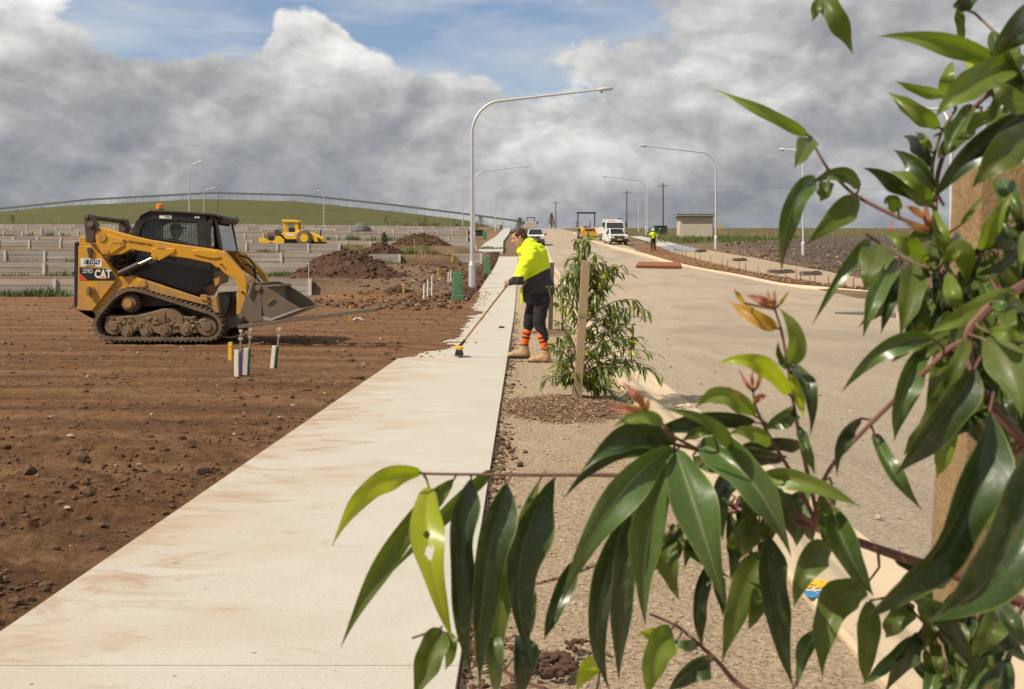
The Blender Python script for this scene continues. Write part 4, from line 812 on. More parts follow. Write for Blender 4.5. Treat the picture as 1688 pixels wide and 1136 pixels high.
for px, yb, yt, Y, lab in ((763, 373, 312, 215, 'slim pale pole at the foot of the hill left of the tall lamp'), (1068, 386, 308, 165, 'slim grey pole just behind the street lamp by the cabinet'), (1053, 386, 330, 175, 'slim grey pole left of the street lamp by the cabinet')):
    a = at(px, yb, Y); h = at(px, yt, Y).z - a.z; root = thing('slim_pole', lab, 'pole', (a.x, a.y, a.z - .4))
    m = MB(); m.tube([(0, 0, 0), (0, 0, h * .3), (0, 0, h + .4)], [.14, .10, .06], 8); m.build('shaft', 'galv', root, True)
    m = MB(); m.tube([(0, 0, h + .4), (0, 0, h + .75)], [.09, .05], 8); m.build('cap', 'galv', root)
# ------------------------------------------------------------------ power poles with wires
PT = []
for px, yb, yt, Y, lab in ((1093, 376, 302, 245, 'tallest wooden power pole, left of the small shed'), (1033, 377, 314, 285, 'wooden power pole behind the parked truck'), (916, 378, 332, 385, 'wooden power pole at the crest of the road'), (950, 382, 365, 480, 'small far power pole with its base beyond the crest')):
    a = at(px, yb, Y); h = at(px, yt, Y).z - a.z; root = thing('power_pole', lab, 'power pole', (a.x, a.y, a.z - 2.0), group='wooden power poles')
    m = MB(); m.tube([(0, 0, 0), (0, 0, h + 2)], [.24, .17], 8); m.build('pole', 'polewood', root, True)
    zt = h + 2 - .7; w = 2.3 if Y < 400 else 2.9
    m = MB(); m.bar((-w / 2, 0, zt), (w / 2, 0, zt), .12, .14); m.build('cross_arm', 'polewood', root)
    for s in (-1, -.45, .45, 1):
        m = MB(); m.tube([(s * w / 2 * .93, 0, zt + .07), (s * w / 2 * .93, 0, zt + .3)], [.05, .035], 6); m.build('insulator', 'linkgrey', root)
    PT.append((a.x, a.y, a.z + h - .5))
for s, nm in ((-1, 'left'), (1, 'right')):
    m = MB()
    for p, q in ((PT[0], PT[1]), (PT[1], PT[2]), (PT[0], (PT[0][0] + 160, PT[0][1] - 40, PT[0][2] - 2.0))):
        pts = [(p[0] + (q[0] - p[0]) * t + s * 1.0, p[1] + (q[1] - p[1]) * t, p[2] + (q[2] - p[2]) * t - 4 * 1.6 * t * (1 - t)) for t in np.linspace(0, 1, 13)]; m.tube(pts, .012, 4, False)
    tag(m.build('power_line', 'black'), 'thin overhead wire on the %s side of the power poles' % nm, 'wire')
# ------------------------------------------------------------------ shed
def shed():
    Y = 128; a = at(1121, 388, Y); W_ = (1174 - 1121) / FPX * Y; z = float(H(a.x + 2, Y)); root = thing('shed', 'small rendered shed with a flat overhanging metal roof', 'shed', (a.x, Y, z - .3), R(-2)); h = 3.0
    m = MB(); m.box((W_ / 2, 1.6, h / 2), (W_, 3.2, h)); m.build('wall', 'render_wall', root)
    m = MB(); m.box((W_ / 2 - .05, 1.5, h + .12), (W_ + .85, 3.9, .20)); m.build('roof', 'roofmetal', root, bevel=.02)
    m = MB(); m.box((W_ / 2 - .05, 1.5, h + .26), (W_ + .95, 4.0, .07)); m.build('flashing', 'fenceband', root)
    m = MB(); m.box((W_ / 2, -.03, .14), (W_ + .04, .07, .28)); m.build('plinth', 'sleeper', root)
    m = MB(); m.box((W_ + .1, .8, 1.4), (.22, .5, .7)); m.build('meter_box', 'linkgrey', root)
    m = MB(); m.cyl((W_ + .06, .15, .2), (W_ + .06, .15, h), .05, 8); m.build('downpipe', 'galv', root)
shed()
# ------------------------------------------------------------------ green cabinets and service pegs
def pillar(px, yb, h, w, label, Y=None):
    c = G(px, yb) if Y is None else at(px, yb, Y); root = thing('service_pillar', label, 'service pillar', (c.x, c.y, c.z), .12, 'green service pillars')
    m = MB(); m.prism([(-w * .62, 0), (w * .62, 0), (w * .60, h * .17), (-w * .60, h * .17)], -w * .5, w * .5); m.build('skirt', 'pit_green', root, bevel=.01)
    m = MB(); V = [(-w * .5, -w * .4, h * .17), (w * .5, -w * .4, h * .17), (w * .5, w * .4, h * .17), (-w * .5, w * .4, h * .17), (-w * .43, -w * .33, h), (w * .43, -w * .33, h), (w * .43, w * .33, h), (-w * .43, w * .33, h)]
    m.add(V, [(0, 1, 5, 4), (1, 2, 6, 5), (2, 3, 7, 6), (3, 0, 4, 7), (4, 5, 6, 7)]); m.build('body', 'pit_green', root, bevel=.012)
    m = MB(); m.add([(-w * .38, -w * .405, h * .24), (w * .38, -w * .405, h * .24), (w * .33, -w * .352, h * .93), (-w * .33, -w * .352, h * .93), (-w * .38, -w * .375, h * .24), (w * .38, -w * .375, h * .24), (w * .33, -w * .32, h * .93), (-w * .33, -w * .32, h * .93)], [(0, 1, 2, 3), (4, 5, 1, 0), (5, 6, 2, 1), (7, 4, 0, 3), (3, 2, 6, 7)]); m.build('door', 'pit_green', root)
    m = MB(); m.box((w * .2, -w * .40, h * .55), (w * .08, .02, w * .08)); m.build('lock', 'black', root)
pillar(754, 495, 1.0, .34, 'larger green service pillar left of the tall lamp post'); pillar(803, 452, .98, .34, 'green service pillar on the bank at the path edge behind the lamp post'); pillar(799, 394, .9, .5, 'small far green service pillar beside the upper path', 118)
def gbox():
    c = at(1089, 392, 150); root = thing('transformer_cabinet', 'large dark green cabinet behind the worker in the white hat', 'cabinet', (c.x, c.y, c.z - .1)); mat('cab_green', (0.022, 0.06, 0.038), .5)
    m = MB(); m.box((0, 0, .1), (2.0, 1.3, .2)); m.build('plinth', 'pale_concrete', root)
    m = MB(); m.box((0, 0, 1.0), (1.8, 1.1, 1.65)); m.build('body', 'cab_green', root, bevel=.03); m = MB(); m.box((0, 0, 1.86), (1.95, 1.25, .08)); m.build('lid', 'cab_green', root)
    for s in (-1, 1): m = MB(); m.box((s * .44, -.565, 1.0), (.82, .03, 1.5)); m.build('door', 'cab_green', root)
    m = MB(); m.box((-.2, -.59, 1.45), (.22, .02, .22)); m.build('warning_sign', 'peg_yellow', root)
gbox()
def tap_peg(px, yb, h, w, tape, label, lean=0.0, tap=True, back=0.0):
    c = G(px, yb); root = thing('service_peg', label, 'peg', (c.x, c.y, c.z - .05), random.uniform(-.2, .2)); root.rotation_euler.y = lean
    m = MB(); m.box((0, -w * .32, h / 2), (w, w * .5, h)); m.build('board', 'peg_white', root, bevel=.004)
    m = MB(); m.cyl((w * .55, .03, 0), (w * .55, .03, h * .97), w * .36, 8); m.build('pipe_sleeve', tape, root, True)
    if tap:
        m = MB(); z = h; m.cyl((w * .55, .03, z * .9), (w * .55, .03, z + .17), w * .2, 8); m.box((w * .55, .03, z + .12), (w * .9, w * .5, w * .42)); m.cyl((w * .1, .03, z + .13), (w * .98, .03, z + .13), w * .17, 8); m.build('valve', 'brass', root, True)
        m = MB(); m.box((w * .6, .03, z + .215), (w * .75, .015, .03)); m.cyl((w * .55, .03, z + .15), (w * .55, .03, z + .2), w * .1, 6); m.build('tap_handle', 'galv', root)
tap_peg(391, 617, .33, .052, 'tape_purple', 'white peg with purple pipe and brass tap in front of the loader'); tap_peg(404, 615, .34, .050, 'tape_green', 'white peg with green pipe and brass tap beside the purple one', .05); tap_peg(449, 604, .31, .050, 'tape_green', 'leaning white peg with green wrap and tap standing apart on the right', .10)
def peg(px, yb, h, w, m_, label, lean=0.0, cat='peg', Y=None, grp=None):
    c = G(px, yb) if Y is None else at(px, yb, Y); m = MB(); m.prism([(-w / 2, 0), (-w / 2, h * .97), (0, h), (w / 2, h * .97), (w / 2, 0), (0, -.12)], -w * .3, w * .3); m.box((0, -w * .32, h * .8), (w * 1.06, .006, h * .08))
    o = m.build('marker_peg', m_, loc=(c.x, c.y, c.z - .03), bevel=.003); o.rotation_euler = (0, lean, random.uniform(-.3, .3)); return tag(o, label, cat, grp)
peg(380, 592, .26, .055, 'peg_yellow', 'yellow peg with a blue tip left of the white tap pegs'); peg(577, 529, .40, .055, 'peg_yellow', 'yellow peg behind the raised end of the steel frame')
peg(665, 483, .42, .05, 'peg_yellow', 'leftmost small yellow stake on the lot right of the bucket'); peg(722, 463, .62, .06, 'peg_yellow', 'yellow stake with a white foot left of the tall lamp post'); peg(746, 433, .5, .08, 'peg_yellow', 'short yellow stake below the small sleeper wall')
for px, yb, h, lab in ((699, 496, .55, 'left of the two slim white pipes near the soil pile'), (705, 491, .62, 'right of the two slim white pipes near the soil pile'), (739, 466, .42, 'left pipe of the pair behind the green pillar'), (743, 465, .48, 'right pipe of the pair behind the green pillar'), (712, 489, .7, 'slim grey pipe just right of the white pair near the soil pile')):
    c = G(px, yb); m = MB(); m.tube([(0, 0, -.05), (.01, 0, h), (.015, 0, h + .02)], [.035, .035, .045], 8); m.tube([(.015, 0, h + .02), (.02, 0, h + .05)], [.03, .02], 8); tag(m.build('stub_pipe', 'peg_white', loc=c), lab, 'pipe')
# little orange-tipped peg on the right horizon and a reflector sign by the shed
peg(1469, 378, .8, .09, 'orange_lens', 'orange marker peg on the skyline right of the far lamp', cat='peg', Y=90)
c = at(1187, 372, 140); m = MB(); m.cyl((0, 0, -1.2), (0, 0, .2), .05, 6); m.box((0, -.03, .1), (.55, .03, .4)); tag(m.build('yellow_sign', 'peg_yellow', loc=c), 'tiny yellow sign on the skyline right of the shed', 'sign')
# ------------------------------------------------------------------ grass tufts
def tufts(name, label, spots, m='grassblade'):
    V = []; F = []
    for (x, y, z, h, r, n) in spots:
        for k in range(n):
            a = random.uniform(0, 2 * PI); q = r * random.random() ** .6; bx, by = x + q * math.cos(a), y + q * math.sin(a); hh = h * random.uniform(.5, 1.1); le = random.uniform(.1, .6) * hh; b2 = random.uniform(0, 2 * PI); w = hh * .045 + .006
            dx, dy = math.cos(b2), math.sin(b2); i = len(V)
            V += [(bx - dy * w, by + dx * w, z - .03), (bx + dy * w, by - dx * w, z - .03), (bx + dx * le * .4 + dy * w * .7, by + dy * le * .4 - dx * w * .7, z + hh * .6), (bx + dx * le * .4 - dy * w * .7, by + dy * le * .4 + dx * w * .7, z + hh * .6), (bx + dx * le, by + dy * le, z + hh)]
            F += [(i, i + 1, i + 2, i + 3), (i + 3, i + 2, i + 4)]
    return tag(mesh_np(name, V, F, m, smooth=False), label, 'grass', kind='stuff')
sp = []
for px0, px1, py, Y, h, n in ((20, 120, 489, 39.2, .45, 26), (0, 30, 487, 39.5, .3, 6), (455, 480, 470, 46.0, .55, 10), (425, 470, 472, 45, .3, 8), (75, 130, 457, 46.2, .32, 9), (0, 60, 456, 46.3, .22, 8), (630, 660, 440, 58.5, .5, 9), (655, 685, 434, 62.5, .5, 10), (700, 740, 432, 63, .4, 10), (100, 125, 432, 58, .5, 5), (20, 60, 432, 59, .3, 6), (540, 600, 397, 126, .9, 14), (600, 680, 396, 126, .9, 14), (0, 120, 388, 127, .8, 18), (400, 470, 410, 74, .35, 12), (620, 640, 412, 73, .5, 6), (640, 720, 373, 205, 1.0, 12), (700, 800, 374, 206, 1.1, 14), (440, 560, 424, 58.5, .22, 10), (520, 600, 441, 46.5, .2, 6), (690, 760, 430, 64, .25, 10)):
    for k in range(n): px = random.uniform(px0, px1); x = X_AT(px, Y); y = Y + random.uniform(-.4, .2); sp.append((x, y, float(H(x, y)), h * random.choice((.25, .4, .5, .7, .95)), .30 + h * .4, 26))
tufts('grass_tufts', 'green grass tufts growing at the feet of the sleeper walls', sp)
sp = []
for k in range(420):
    Y = random.uniform(96, 124); x = random.uniform(15, 62) * (Y / 110); sp.append((x, Y, float(H(x, Y)), random.uniform(.25, .6), .9, 22))
tufts('field_grass', 'band of green grass across the field beside the shed', sp)
sp = []
for k in range(380):
    Y = random.uniform(120, 210); x = random.uniform(16, 110) * (Y / 150); sp.append((x, Y, float(H(x, Y)), random.uniform(.3, .8), 1.4, 14))
tufts('dry_grass', 'dry straw-coloured grass on the rise behind the shed', sp, 'drygrass')
sp = []
for k in range(700):
    Y = random.uniform(208, 300); x = random.uniform(-165, -6); sp.append((x, Y, float(H(x, Y)), random.uniform(.25, .6), 1.6, 9))
tufts('hill_grass', 'rough grass covering the green hill', sp)
sp = []
for px, py in ((812, 411), (822, 412), (801, 412), (860, 372)):
    c = G(px, py); sp += [(c.x + random.uniform(-.6, .6), c.y + random.uniform(-.4, .4), c.z, .3, .5, 40) for _ in range(4)]
tufts('bank_grass', 'patchy grass at the break between the two footpath stretches', sp)
# ------------------------------------------------------------------ compact track loader (outline points are photo pixels at a given depth)
def loader():
    Y0 = 16.2; x0 = X_AT(260, Y0); z0 = 0.0
    root = thing('track_loader', 'yellow and black compact track loader with muddy rubber tracks on the soil lot', 'track loader', (x0, Y0, z0))
    A = lambda x, y: (110 + x / 4.369, 320 + y / 4.369); B = lambda x, y: (100 + x / 3.014, 310 + y / 3.014)
    def q(p, d): Y = Y0 + d; return ((p[0] - CX) / FPX * Y - x0, HC + (HY - p[1]) / FPX * Y - z0)
    def Q(ps, d, T=A): return [q(T(*p), d) for p in ps]
    def qp(p, d, T=A): a = q(T(*p), d); return Vector((a[0], d, a[1]))
    W_ = 1.72
    # ---- tracks
    outl = [(188, 940), (200, 895), (240, 835), (330, 735), (395, 692), (440, 678), (490, 677), (545, 690), (700, 740), (880, 798), (1040, 850), (1085, 878), (1112, 920), (1118, 960), (1105, 1005), (1070, 1040), (1015, 1056), (700, 1056), (280, 1052), (225, 1025), (196, 985)]
    O = [Vector((x, 0, z)) for x, z in Q(outl, 0.0)]
    def resample(P_, n):
        P_ = P_ + [P_[0]]; s = [0]
        for a, b_ in zip(P_[:-1], P_[1:]): s.append(s[-1] + (b_ - a).length)
        out = []
        for t in [float(v_) for v_ in np.linspace(0, s[-1], n, endpoint=False)]:
            k = max(i for i in range(len(s)) if s[i] <= t + 1e-9); k = min(k, len(P_) - 2); f = (t - s[k]) / (s[k + 1] - s[k]); out.append(P_[k].lerp(P_[k + 1], f))
        return out
    O = resample(O, 120); n = len(O)
    O = [(O[i - 1] + O[i] * 2 + O[(i + 1) % n]) / 4 for i in range(n)]
    cen = sum(O, Vector()) / n
    nrm = []
    for i in range(n):
        t = (O[(i + 1) % n] - O[i - 1]).normalized(); nn = Vector((-t.z, 0, t.x)); nrm.append(nn if nn.dot(O[i] - cen) > 0 else -nn)
    zmin = min(p.z for p in O)
    th = .05
    for side, (ya, yb) in (('near', (0.0, .38)), ('far', (W_ - .38, W_))):
        V = []; F = []
        for i in range(n):
            o = O[i]; inn = o - nrm[i] * th; V += [(o.x, ya, o.z), (o.x, yb, o.z), (inn.x, ya, inn.z), (inn.x, yb, inn.z)]
        for i in range(n):
            a, b_ = 4 * i, 4 * ((i + 1) % n); F += [(a, b_, b_ + 1, a + 1), (a + 2, a + 3, b_ + 3, b_ + 2), (a, a + 2, b_ + 2, b_), (a + 1, b_ + 1, b_ + 3, a + 3)]
        m = MB(); m.add(V, F)
        for i in range(0, n, 2):                      # tread lugs outside, drive lugs inside
            o = O[i]; nn = nrm[i]; t = nn.cross(Vector((0, 1, 0)))
            for (ys, ye) in ((ya + .005, ya + .17), (yb - .17, yb - .005)): m.bar((o.x + nn.x * .012, ys, o.z + nn.z * .012), (o.x + nn.x * .012, ye, o.z + nn.z * .012), .035, .026, up=tuple(nn))
            p = o - nn * (th + .012); m.bar((p.x, (ya + yb) / 2 - .10, p.z), (p.x, (ya + yb) / 2 + .10, p.z), .03, .03, up=tuple(nn))
        m.build('rubber_track', 'rubber', root, True)
        yo = ya
        fr = [(270, 890), (300, 872), (400, 880), (520, 868), (600, 850), (690, 825), (760, 820), (800, 845), (825, 880), (900, 885), (990, 920), (1022, 950), (1010, 980), (955, 998), (890, 1012), (850, 985), (800, 1002), (740, 1016), (640, 1008), (600, 990), (560, 1010), (500, 985), (420, 1010), (370, 985), (300, 978), (272, 940)]
        m = MB(); m.prism(Q(fr, .03), yo + .07, yo + .31); fo = m.build('undercarriage_frame', 'mud', root, bevel=.02)
        for rb_ in ([(600, 870), (700, 855), (705, 930), (610, 940)], [(815, 885), (830, 880), (835, 960), (820, 965)]): m = MB(); m.prism(Q(rb_, .03), yo + .055, yo + .1); m.build('rib', 'mud', fo)
        m = MB(); rng = random.Random(4)
        pts = []; sz = []
        for k in range(70): px = rng.uniform(290, 1000); py = rng.uniform(880, 960); a = q(A(px, py), .03); pts.append((a[0], yo + .065, a[1])); sz.append(rng.uniform(.012, .04))
        VV, FF = clods(np.array(pts), np.array(sz), 77); m.add(VV, FF); oo = m.build('caked_mud', 'mud', fo); oo['kind'] = 'stuff'
        c = q(A(447, 785), .05); m = MB(); nt = 17; out = []
        for k in range(nt * 4): rr = (.165 if k % 4 < 2 else .135); an = 2 * PI * k / (nt * 4); out.append((c[0] + rr * math.cos(an), c[1] + rr * math.sin(an)))
        m.prism(out, yo + .12, yo + .26); sp_ = m.build('drive_sprocket', 'mudsteel', root); m = MB(); m.disc(c, .115, yo + .04, yo + .14, 20); m.build('hub', 'mud', sp_, True); m = MB(); m.disc((c[0] - .01, c[1]), .075, yo + .02, yo + .05, 16); m.build('hub_cap', 'yellow', sp_, True)
        for (px, py, rr, nm) in ((335, 950, .155, 'rear_idler'), (1010, 955, .165, 'front_idler'), (432, 990, .105, 'track_roller'), (570, 992, .105, 'track_roller'), (708, 992, .112, 'track_roller'), (857, 975, .112, 'track_roller')):
            c = q(A(px, py), .05); c = (c[0], max(c[1], zmin + th + rr)); m = MB(); m.tube([(c[0], yo + .05, c[1]), (c[0], yo + .07, c[1]), (c[0], yo + .30, c[1])], [rr * .86, rr, rr], 22); w = m.build(nm, 'mud', root, True)
            m = MB(); m.disc(c, rr * .45, yo + .03, yo + .06, 12, rr * .55); m.build('hub', 'mud', w, True)
    # ---- chassis
    d = .40
    m = MB(); m.prism(Q([(75, 835), (180, 895), (215, 870), (330, 730), (420, 690), (500, 650), (1000, 790), (1090, 800), (1098, 905), (1020, 940), (560, 900), (300, 940), (190, 900)], d), d, W_ - d); m.build('chassis', 'mudsteel', root, bevel=.01)
    d = .10
    m = MB(); m.prism(Q([(500, 600), (620, 640), (1015, 770), (1020, 800), (980, 795), (560, 690), (480, 672), (440, 672), (470, 640)], d), d, d + .14); m.build('side_frame', 'yellow', root, bevel=.008)
    m = MB(); m.prism(Q([(1035, 745), (1075, 738), (1085, 800), (1095, 860), (1060, 850), (1030, 800)], d), d + .02, d + .16); m.build('front_bracket', 'yellow', root, bevel=.008)
    m = MB(); m.prism(Q([(965, 725), (1012, 725), (1012, 772), (965, 760)], d), d - .02, d + .05); m.build('step', 'yellow', root, bevel=.006)
    m = MB(); m.prism(Q([(520, 615), (570, 620), (580, 665), (545, 675), (510, 650)], d), d - .02, d + .06); m.build('bracket', 'yellow', root, bevel=.01)
    # ---- rear body with decal panel
    d = .16
    pan = [(82, 372), (190, 366), (214, 388), (362, 598), (352, 626), (182, 843), (76, 836)]
    m = MB(); m.prism(Q(pan, d), d, W_ - d); rear = m.build('rear_body', 'yellow_clean', root, bevel=.012)
    m = MB(); m.prism(Q([(80, 306), (128, 310), (140, 352), (192, 362), (82, 372)], d), d + .03, W_ - d - .03); m.build('hood', 'yellow_clean', root, bevel=.015)
    m = MB(); m.prism(Q([(50, 345), (76, 343), (74, 806), (48, 806)], d), d + .02, W_ - d - .02); m.build('rear_grille', 'black', root, bevel=.01)
    m = MB(); m.prism(Q([(5, 800), (74, 806), (74, 836), (10, 822)], d), d + .15, W_ - d - .15); m.build('tow_plate', 'mudsteel', root)
    m = MB(); m.prism(Q([(360, 600), (480, 585), (500, 660), (440, 680), (400, 690), (330, 735), (210, 870), (182, 842)], .2), .2, .5); m.build('rear_quarter', 'yellow', root, bevel=.01)
    dd = d - .004
    def flat(name, ps, m_, y, par=rear, T=A):
        mb = MB(); mb.prism(Q(ps, d, T), y, y + .003); return mb.build(name, m_, par)
    flat('group_decal', [(100, 462), (255, 468), (253, 524), (102, 520)], 'white', d - .004)
    flat('decal_flash', [(150, 470), (243, 474), (230, 505), (138, 503)], 'decal_black', d - .007); flat('decal_flash', [(132, 469), (148, 469), (134, 501), (118, 500)], 'decal_blue', d - .007)
    flat('model_decal', [(92, 528), (316, 540), (356, 600), (350, 622), (150, 622), (92, 570)], 'decal_black', d - .004); flat('decal_stripe', [(92, 566), (152, 621), (92, 618)], 'decal_red', d - .006)
    flat('decal_triangle', [(262, 582), (238, 611), (286, 611)], 'yellow_clean', d - .012)
    s = 4.369 * 101.2
    def tx(body, zx, zy, h, m_, sx=1.0, par=rear, y=d - .008, shear=0.0, off=0.0, T=A, rotz=0.0):
        a = q(T(zx, zy), y); return text_mesh('lettering', body, h, m_, par, (a[0], y, a[1]), (R(90), rotz, 0), sx, shear, off)
    tx('TRN', 188, 488, .088, 'white', 1.05, shear=.25, off=.001, y=d - .010); tx('GROUP', 170, 514, .030, 'decal_black', 1.5); tx('259D', 151, 556, .098, 'white', .80, off=.0005); tx('CAT', 260, 578, .185, 'white', .74, off=.007)
    m = MB(); c = q(A(168, 690), d); m.disc(c, .075, d - .03, d, 18); m.build('boss', 'yellow', rear, True); m = MB(); m.bar((c[0] + .01, d - .05, c[1] + .05), (c[0] - .005, d - .05, c[1] - .09), .045, .03); m.build('lever', 'mudsteel', rear)
    c = q(A(170, 405), d); m = MB(); m.disc((c[0], c[1]), .045, d - .03, d, 14); m.bar((c[0], d - .02, c[1]), (c[0] + .01, d - .02, c[1] - .12), .05, .03); m.build('latch', 'linkgrey', rear, True)
    # ---- engine bay clutter
    m = MB()
    rr = random.Random(9)
    for k in range(16): a = qp((rr.uniform(280, 480), rr.uniform(410, 560)), .3); b_ = qp((rr.uniform(300, 500), rr.uniform(400, 560)), rr.uniform(.35, .7)); m.tube([a, (a + b_) / 2 + Vector((0, 0, rr.uniform(-.05, .05))), b_], rr.uniform(.01, .03), 8)
    m.build('hoses', 'black', root, True)
    m = MB(); m.prism(Q([(260, 430), (520, 420), (520, 600), (380, 600), (270, 470)], .5), .5, W_ - .5); m.build('engine_block', 'black', root)
    # ---- rear lift links
    for ya, T_ in ((.08, 0), (W_ - .22, 1)):
        up = [(122, 150), (150, 138), (182, 150), (200, 200), (240, 255), (205, 270), (196, 348), (140, 344), (128, 250)]
        m = MB(); m.prism(Q(up, .08), ya, ya + .14); lk = m.build('lift_link', 'linkgrey', root, bevel=.012)
        for (px, py, r_) in ((143, 162, .034), (173, 215, .05)): c = q(A(px, py), .08); m = MB(); m.disc(c, r_, ya - .025, ya + .165, 16); m.build('pin', 'mudsteel', lk, True)
    m = MB(); m.cyl(qp((150, 165), .2), qp((150, 165), .08) + Vector((0, W_ - .2, 0)), .04, 12); m.build('cross_tube', 'linkgrey', root, True)
    # ---- lift arms
    arm = [(185, 190), (330, 232), (430, 255), (560, 276), (690, 294), (785, 308), (815, 326), (870, 385), (915, 432), (926, 470), (925, 520), (908, 600), (893, 640), (872, 628), (874, 560), (878, 490), (862, 455), (800, 415), (745, 374), (640, 352), (540, 338), (470, 326), (350, 306), (300, 330), (240, 336), (206, 330), (175, 280), (165, 240)]
    gus = [(455, 300), (568, 300), (570, 318), (490, 362), (462, 355), (450, 335)]
    for ya in (.10, W_ - .24):
        m = MB(); m.prism(Q(arm, .10, B), ya, ya + .14); am = m.build('lift_arm', 'yellow_clean', root, bevel=.014)
        y = ya - .02
        for nm, ps in (('gusset', gus), ('gusset', [(175, 235), (235, 232), (312, 255), (318, 285), (245, 334), (210, 328), (180, 275)]), ('stiffener', [(650, 310), (690, 305), (775, 315), (800, 345), (760, 352), (665, 332)])):
            m = MB(); m.prism(Q(ps, .10, B), y, ya + .01); m.build(nm, 'yellow_clean', am, bevel=.01)
        for cx_, cy_, r_ in ((207, 243, .075), (468, 345, .035), (229, 315, .045), (786, 398, .02), (800, 380, .015), (905, 518, .02)):
            c = q(B(cx_, cy_), .10); m = MB(); m.disc(c, r_, ya - .035, ya, 16, r_ * .96); m.build('pin', 'yellow' if r_ > .03 else 'black', am, True)
        for ps in ([(258, 262), (305, 268), (300, 278), (255, 272)], [(478, 290), (520, 294), (518, 303), (476, 300)]):
            m = MB(); m.prism(Q(ps, .1, B), y - .006, y); m.build('slot', 'yellow', am, bevel=.004)
        if ya < .5:
            tx('ALL TYPE GT BUCKET ONLY', 384, 273, .052, 'decal_black', .72, am, ya - .006, T=B, rotz=R(8.2))
            flat('arm_sticker', [(250, 276), (258, 278), (256, 296), (249, 292)], 'roller_yellow', ya - .024, am, B)
        a = qp((290, 425), ya + .05, B) if ya < .5 else qp((290, 425), .15, B) + Vector((0, ya - .10, 0)); b_ = qp((452, 350), ya + .05, B) if ya < .5 else qp((452, 350), .15, B) + Vector((0, ya - .10, 0))
        mid = a.lerp(b_, .62); m = MB(); m.cyl(a, mid, .045, 14); cy = m.build('lift_cylinder', 'linkgrey', root, True); m = MB(); m.cyl(mid, b_, .026, 12); m.build('rod', 'chrome', cy, True)
    m = MB(); m.prism(Q([(870, 520), (900, 520), (900, 575), (875, 575)], .24, B), .24, W_ - .24); m.build('arm_cross_tube', 'yellow', root, bevel=.02)
    # front tilt cylinders, hoses and far-side arm plate
    for ya in (.36, W_ - .42):
        a = qp((800, 320), ya, B) if ya < .8 else qp((800, 320), .36, B) + Vector((0, ya - .36, 0)); b_ = qp((945, 490), .36, B) + Vector((0, ya - .36, 0)); mid = a.lerp(b_, .65)
        m = MB(); m.bar(a, mid, .12, .13); cy = m.build('tilt_cylinder', 'yellow', root, bevel=.02); m = MB(); m.cyl(mid, b_, .024, 10); m.build('rod', 'chrome', cy, True)
    for k, (h0, h1, h2, h3) in enumerate((((885, 335), (945, 340), (972, 380), (970, 450)), ((915, 378), (950, 382), (968, 410), (966, 455)), ((850, 520), (845, 560), (860, 580), (880, 560)))):
        pts = [qp(p, .9 if k < 2 else .5, B) for p in (h0, h1, h2, h3)]; sm = []
        for t in [k_ / 11 for k_ in range(12)]: a = pts; sm.append(a[0] * (1 - t) ** 3 + 3 * a[1] * t * (1 - t) ** 2 + 3 * a[2] * t * t * (1 - t) + a[3] * t ** 3)
        m = MB(); m.tube(sm, .016, 8); m.build('hydraulic_hose', 'black', root, True)
    m = MB(); m.prism(Q([(780, 520), (835, 515), (840, 560), (820, 640), (835, 700), (790, 700), (770, 600)], .35, B), .35, W_ - .35); m.build('front_frame', 'black', root, bevel=.01)
    m = MB(); m.prism(Q([(762, 452), (792, 440), (785, 475), (768, 488)], .15, B), .15, .25); m.build('arm_stop', 'yellow', root)
    # ---- cab
    dn, df = .40, 1.32
    outer_ = [(450, 310), (470, 255), (500, 195), (545, 145), (600, 122), (800, 130), (1000, 143), (1010, 200), (1012, 300), (1015, 395), (900, 370), (700, 335), (560, 318)]
    inner_ = [(520, 305), (530, 260), (550, 215), (580, 192), (620, 185), (790, 190), (925, 198), (938, 230), (940, 300), (942, 372), (880, 360), (700, 330), (600, 318)]
    for y in (dn, df):
        Oo, Ii = Q(outer_, dn), Q(inner_, dn); m = MB(); m.ring(Oo, Ii, y, y + .05); sf = m.build('cab_side', 'black', root, bevel=.006)
        zs = [p[1] for p in Ii]; xs = [p[0] for p in Ii]; m = MB(); x = min(xs) + .03
        while x < max(xs): m.box((x, y + .025, (min(zs) + max(zs)) / 2 + .03), (.0045, .0045, (max(zs) - min(zs)) * .86)); x += .044
        z = min(zs) + .03
        while z < max(zs): m.box(((min(xs) + max(xs)) / 2 + .03, y + .025, z), ((max(xs) - min(xs)) * .90, .0045, .0045)); z += .040
        m.build('guard_mesh', 'black', sf)
        m = MB(); m.prism([(a[0], a[1]) for a in Ii], y + .035, y + .038); m.build('side_glass', 'glass', sf)
    low = [(450, 312), (560, 318), (700, 335), (1015, 395), (1050, 470), (1060, 560), (1045, 640), (985, 660), (940, 742), (800, 690), (640, 640), (505, 592), (480, 430)]
    m = MB(); m.prism(Q(low, dn), dn + .003, df + .047); m.build('cab_lower_panel', 'black_gloss', root, bevel=.02)
    m = MB(); m.prism(Q([(520, 340), (1000, 400), (1035, 480), (1040, 560), (960, 620), (930, 720), (520, 590)], dn), dn - .004, dn + .006); m.build('side_cover', 'black_gloss', root)
    rf = [(520, 175), (545, 140), (600, 112), (800, 122), (1060, 140), (1125, 158), (1128, 175), (1060, 160), (800, 140), (600, 132), (560, 155)]
    m = MB(); m.prism(Q(rf, dn), dn - .03, df + .08); m.build('cab_roof', 'black', root, bevel=.012)
    m = MB(); m.prism(Q([(1085, 162), (1126, 160), (1126, 176), (1105, 207), (1092, 195)], dn), dn + .03, df + .02); m.build('roof_visor', 'black', root)
    m = MB(); m.prism(Q([(448, 315), (470, 250), (505, 190), (545, 148), (560, 165), (525, 215), (500, 315)], dn), dn + .01, df + .04); m.build('cab_rear', 'black', root)
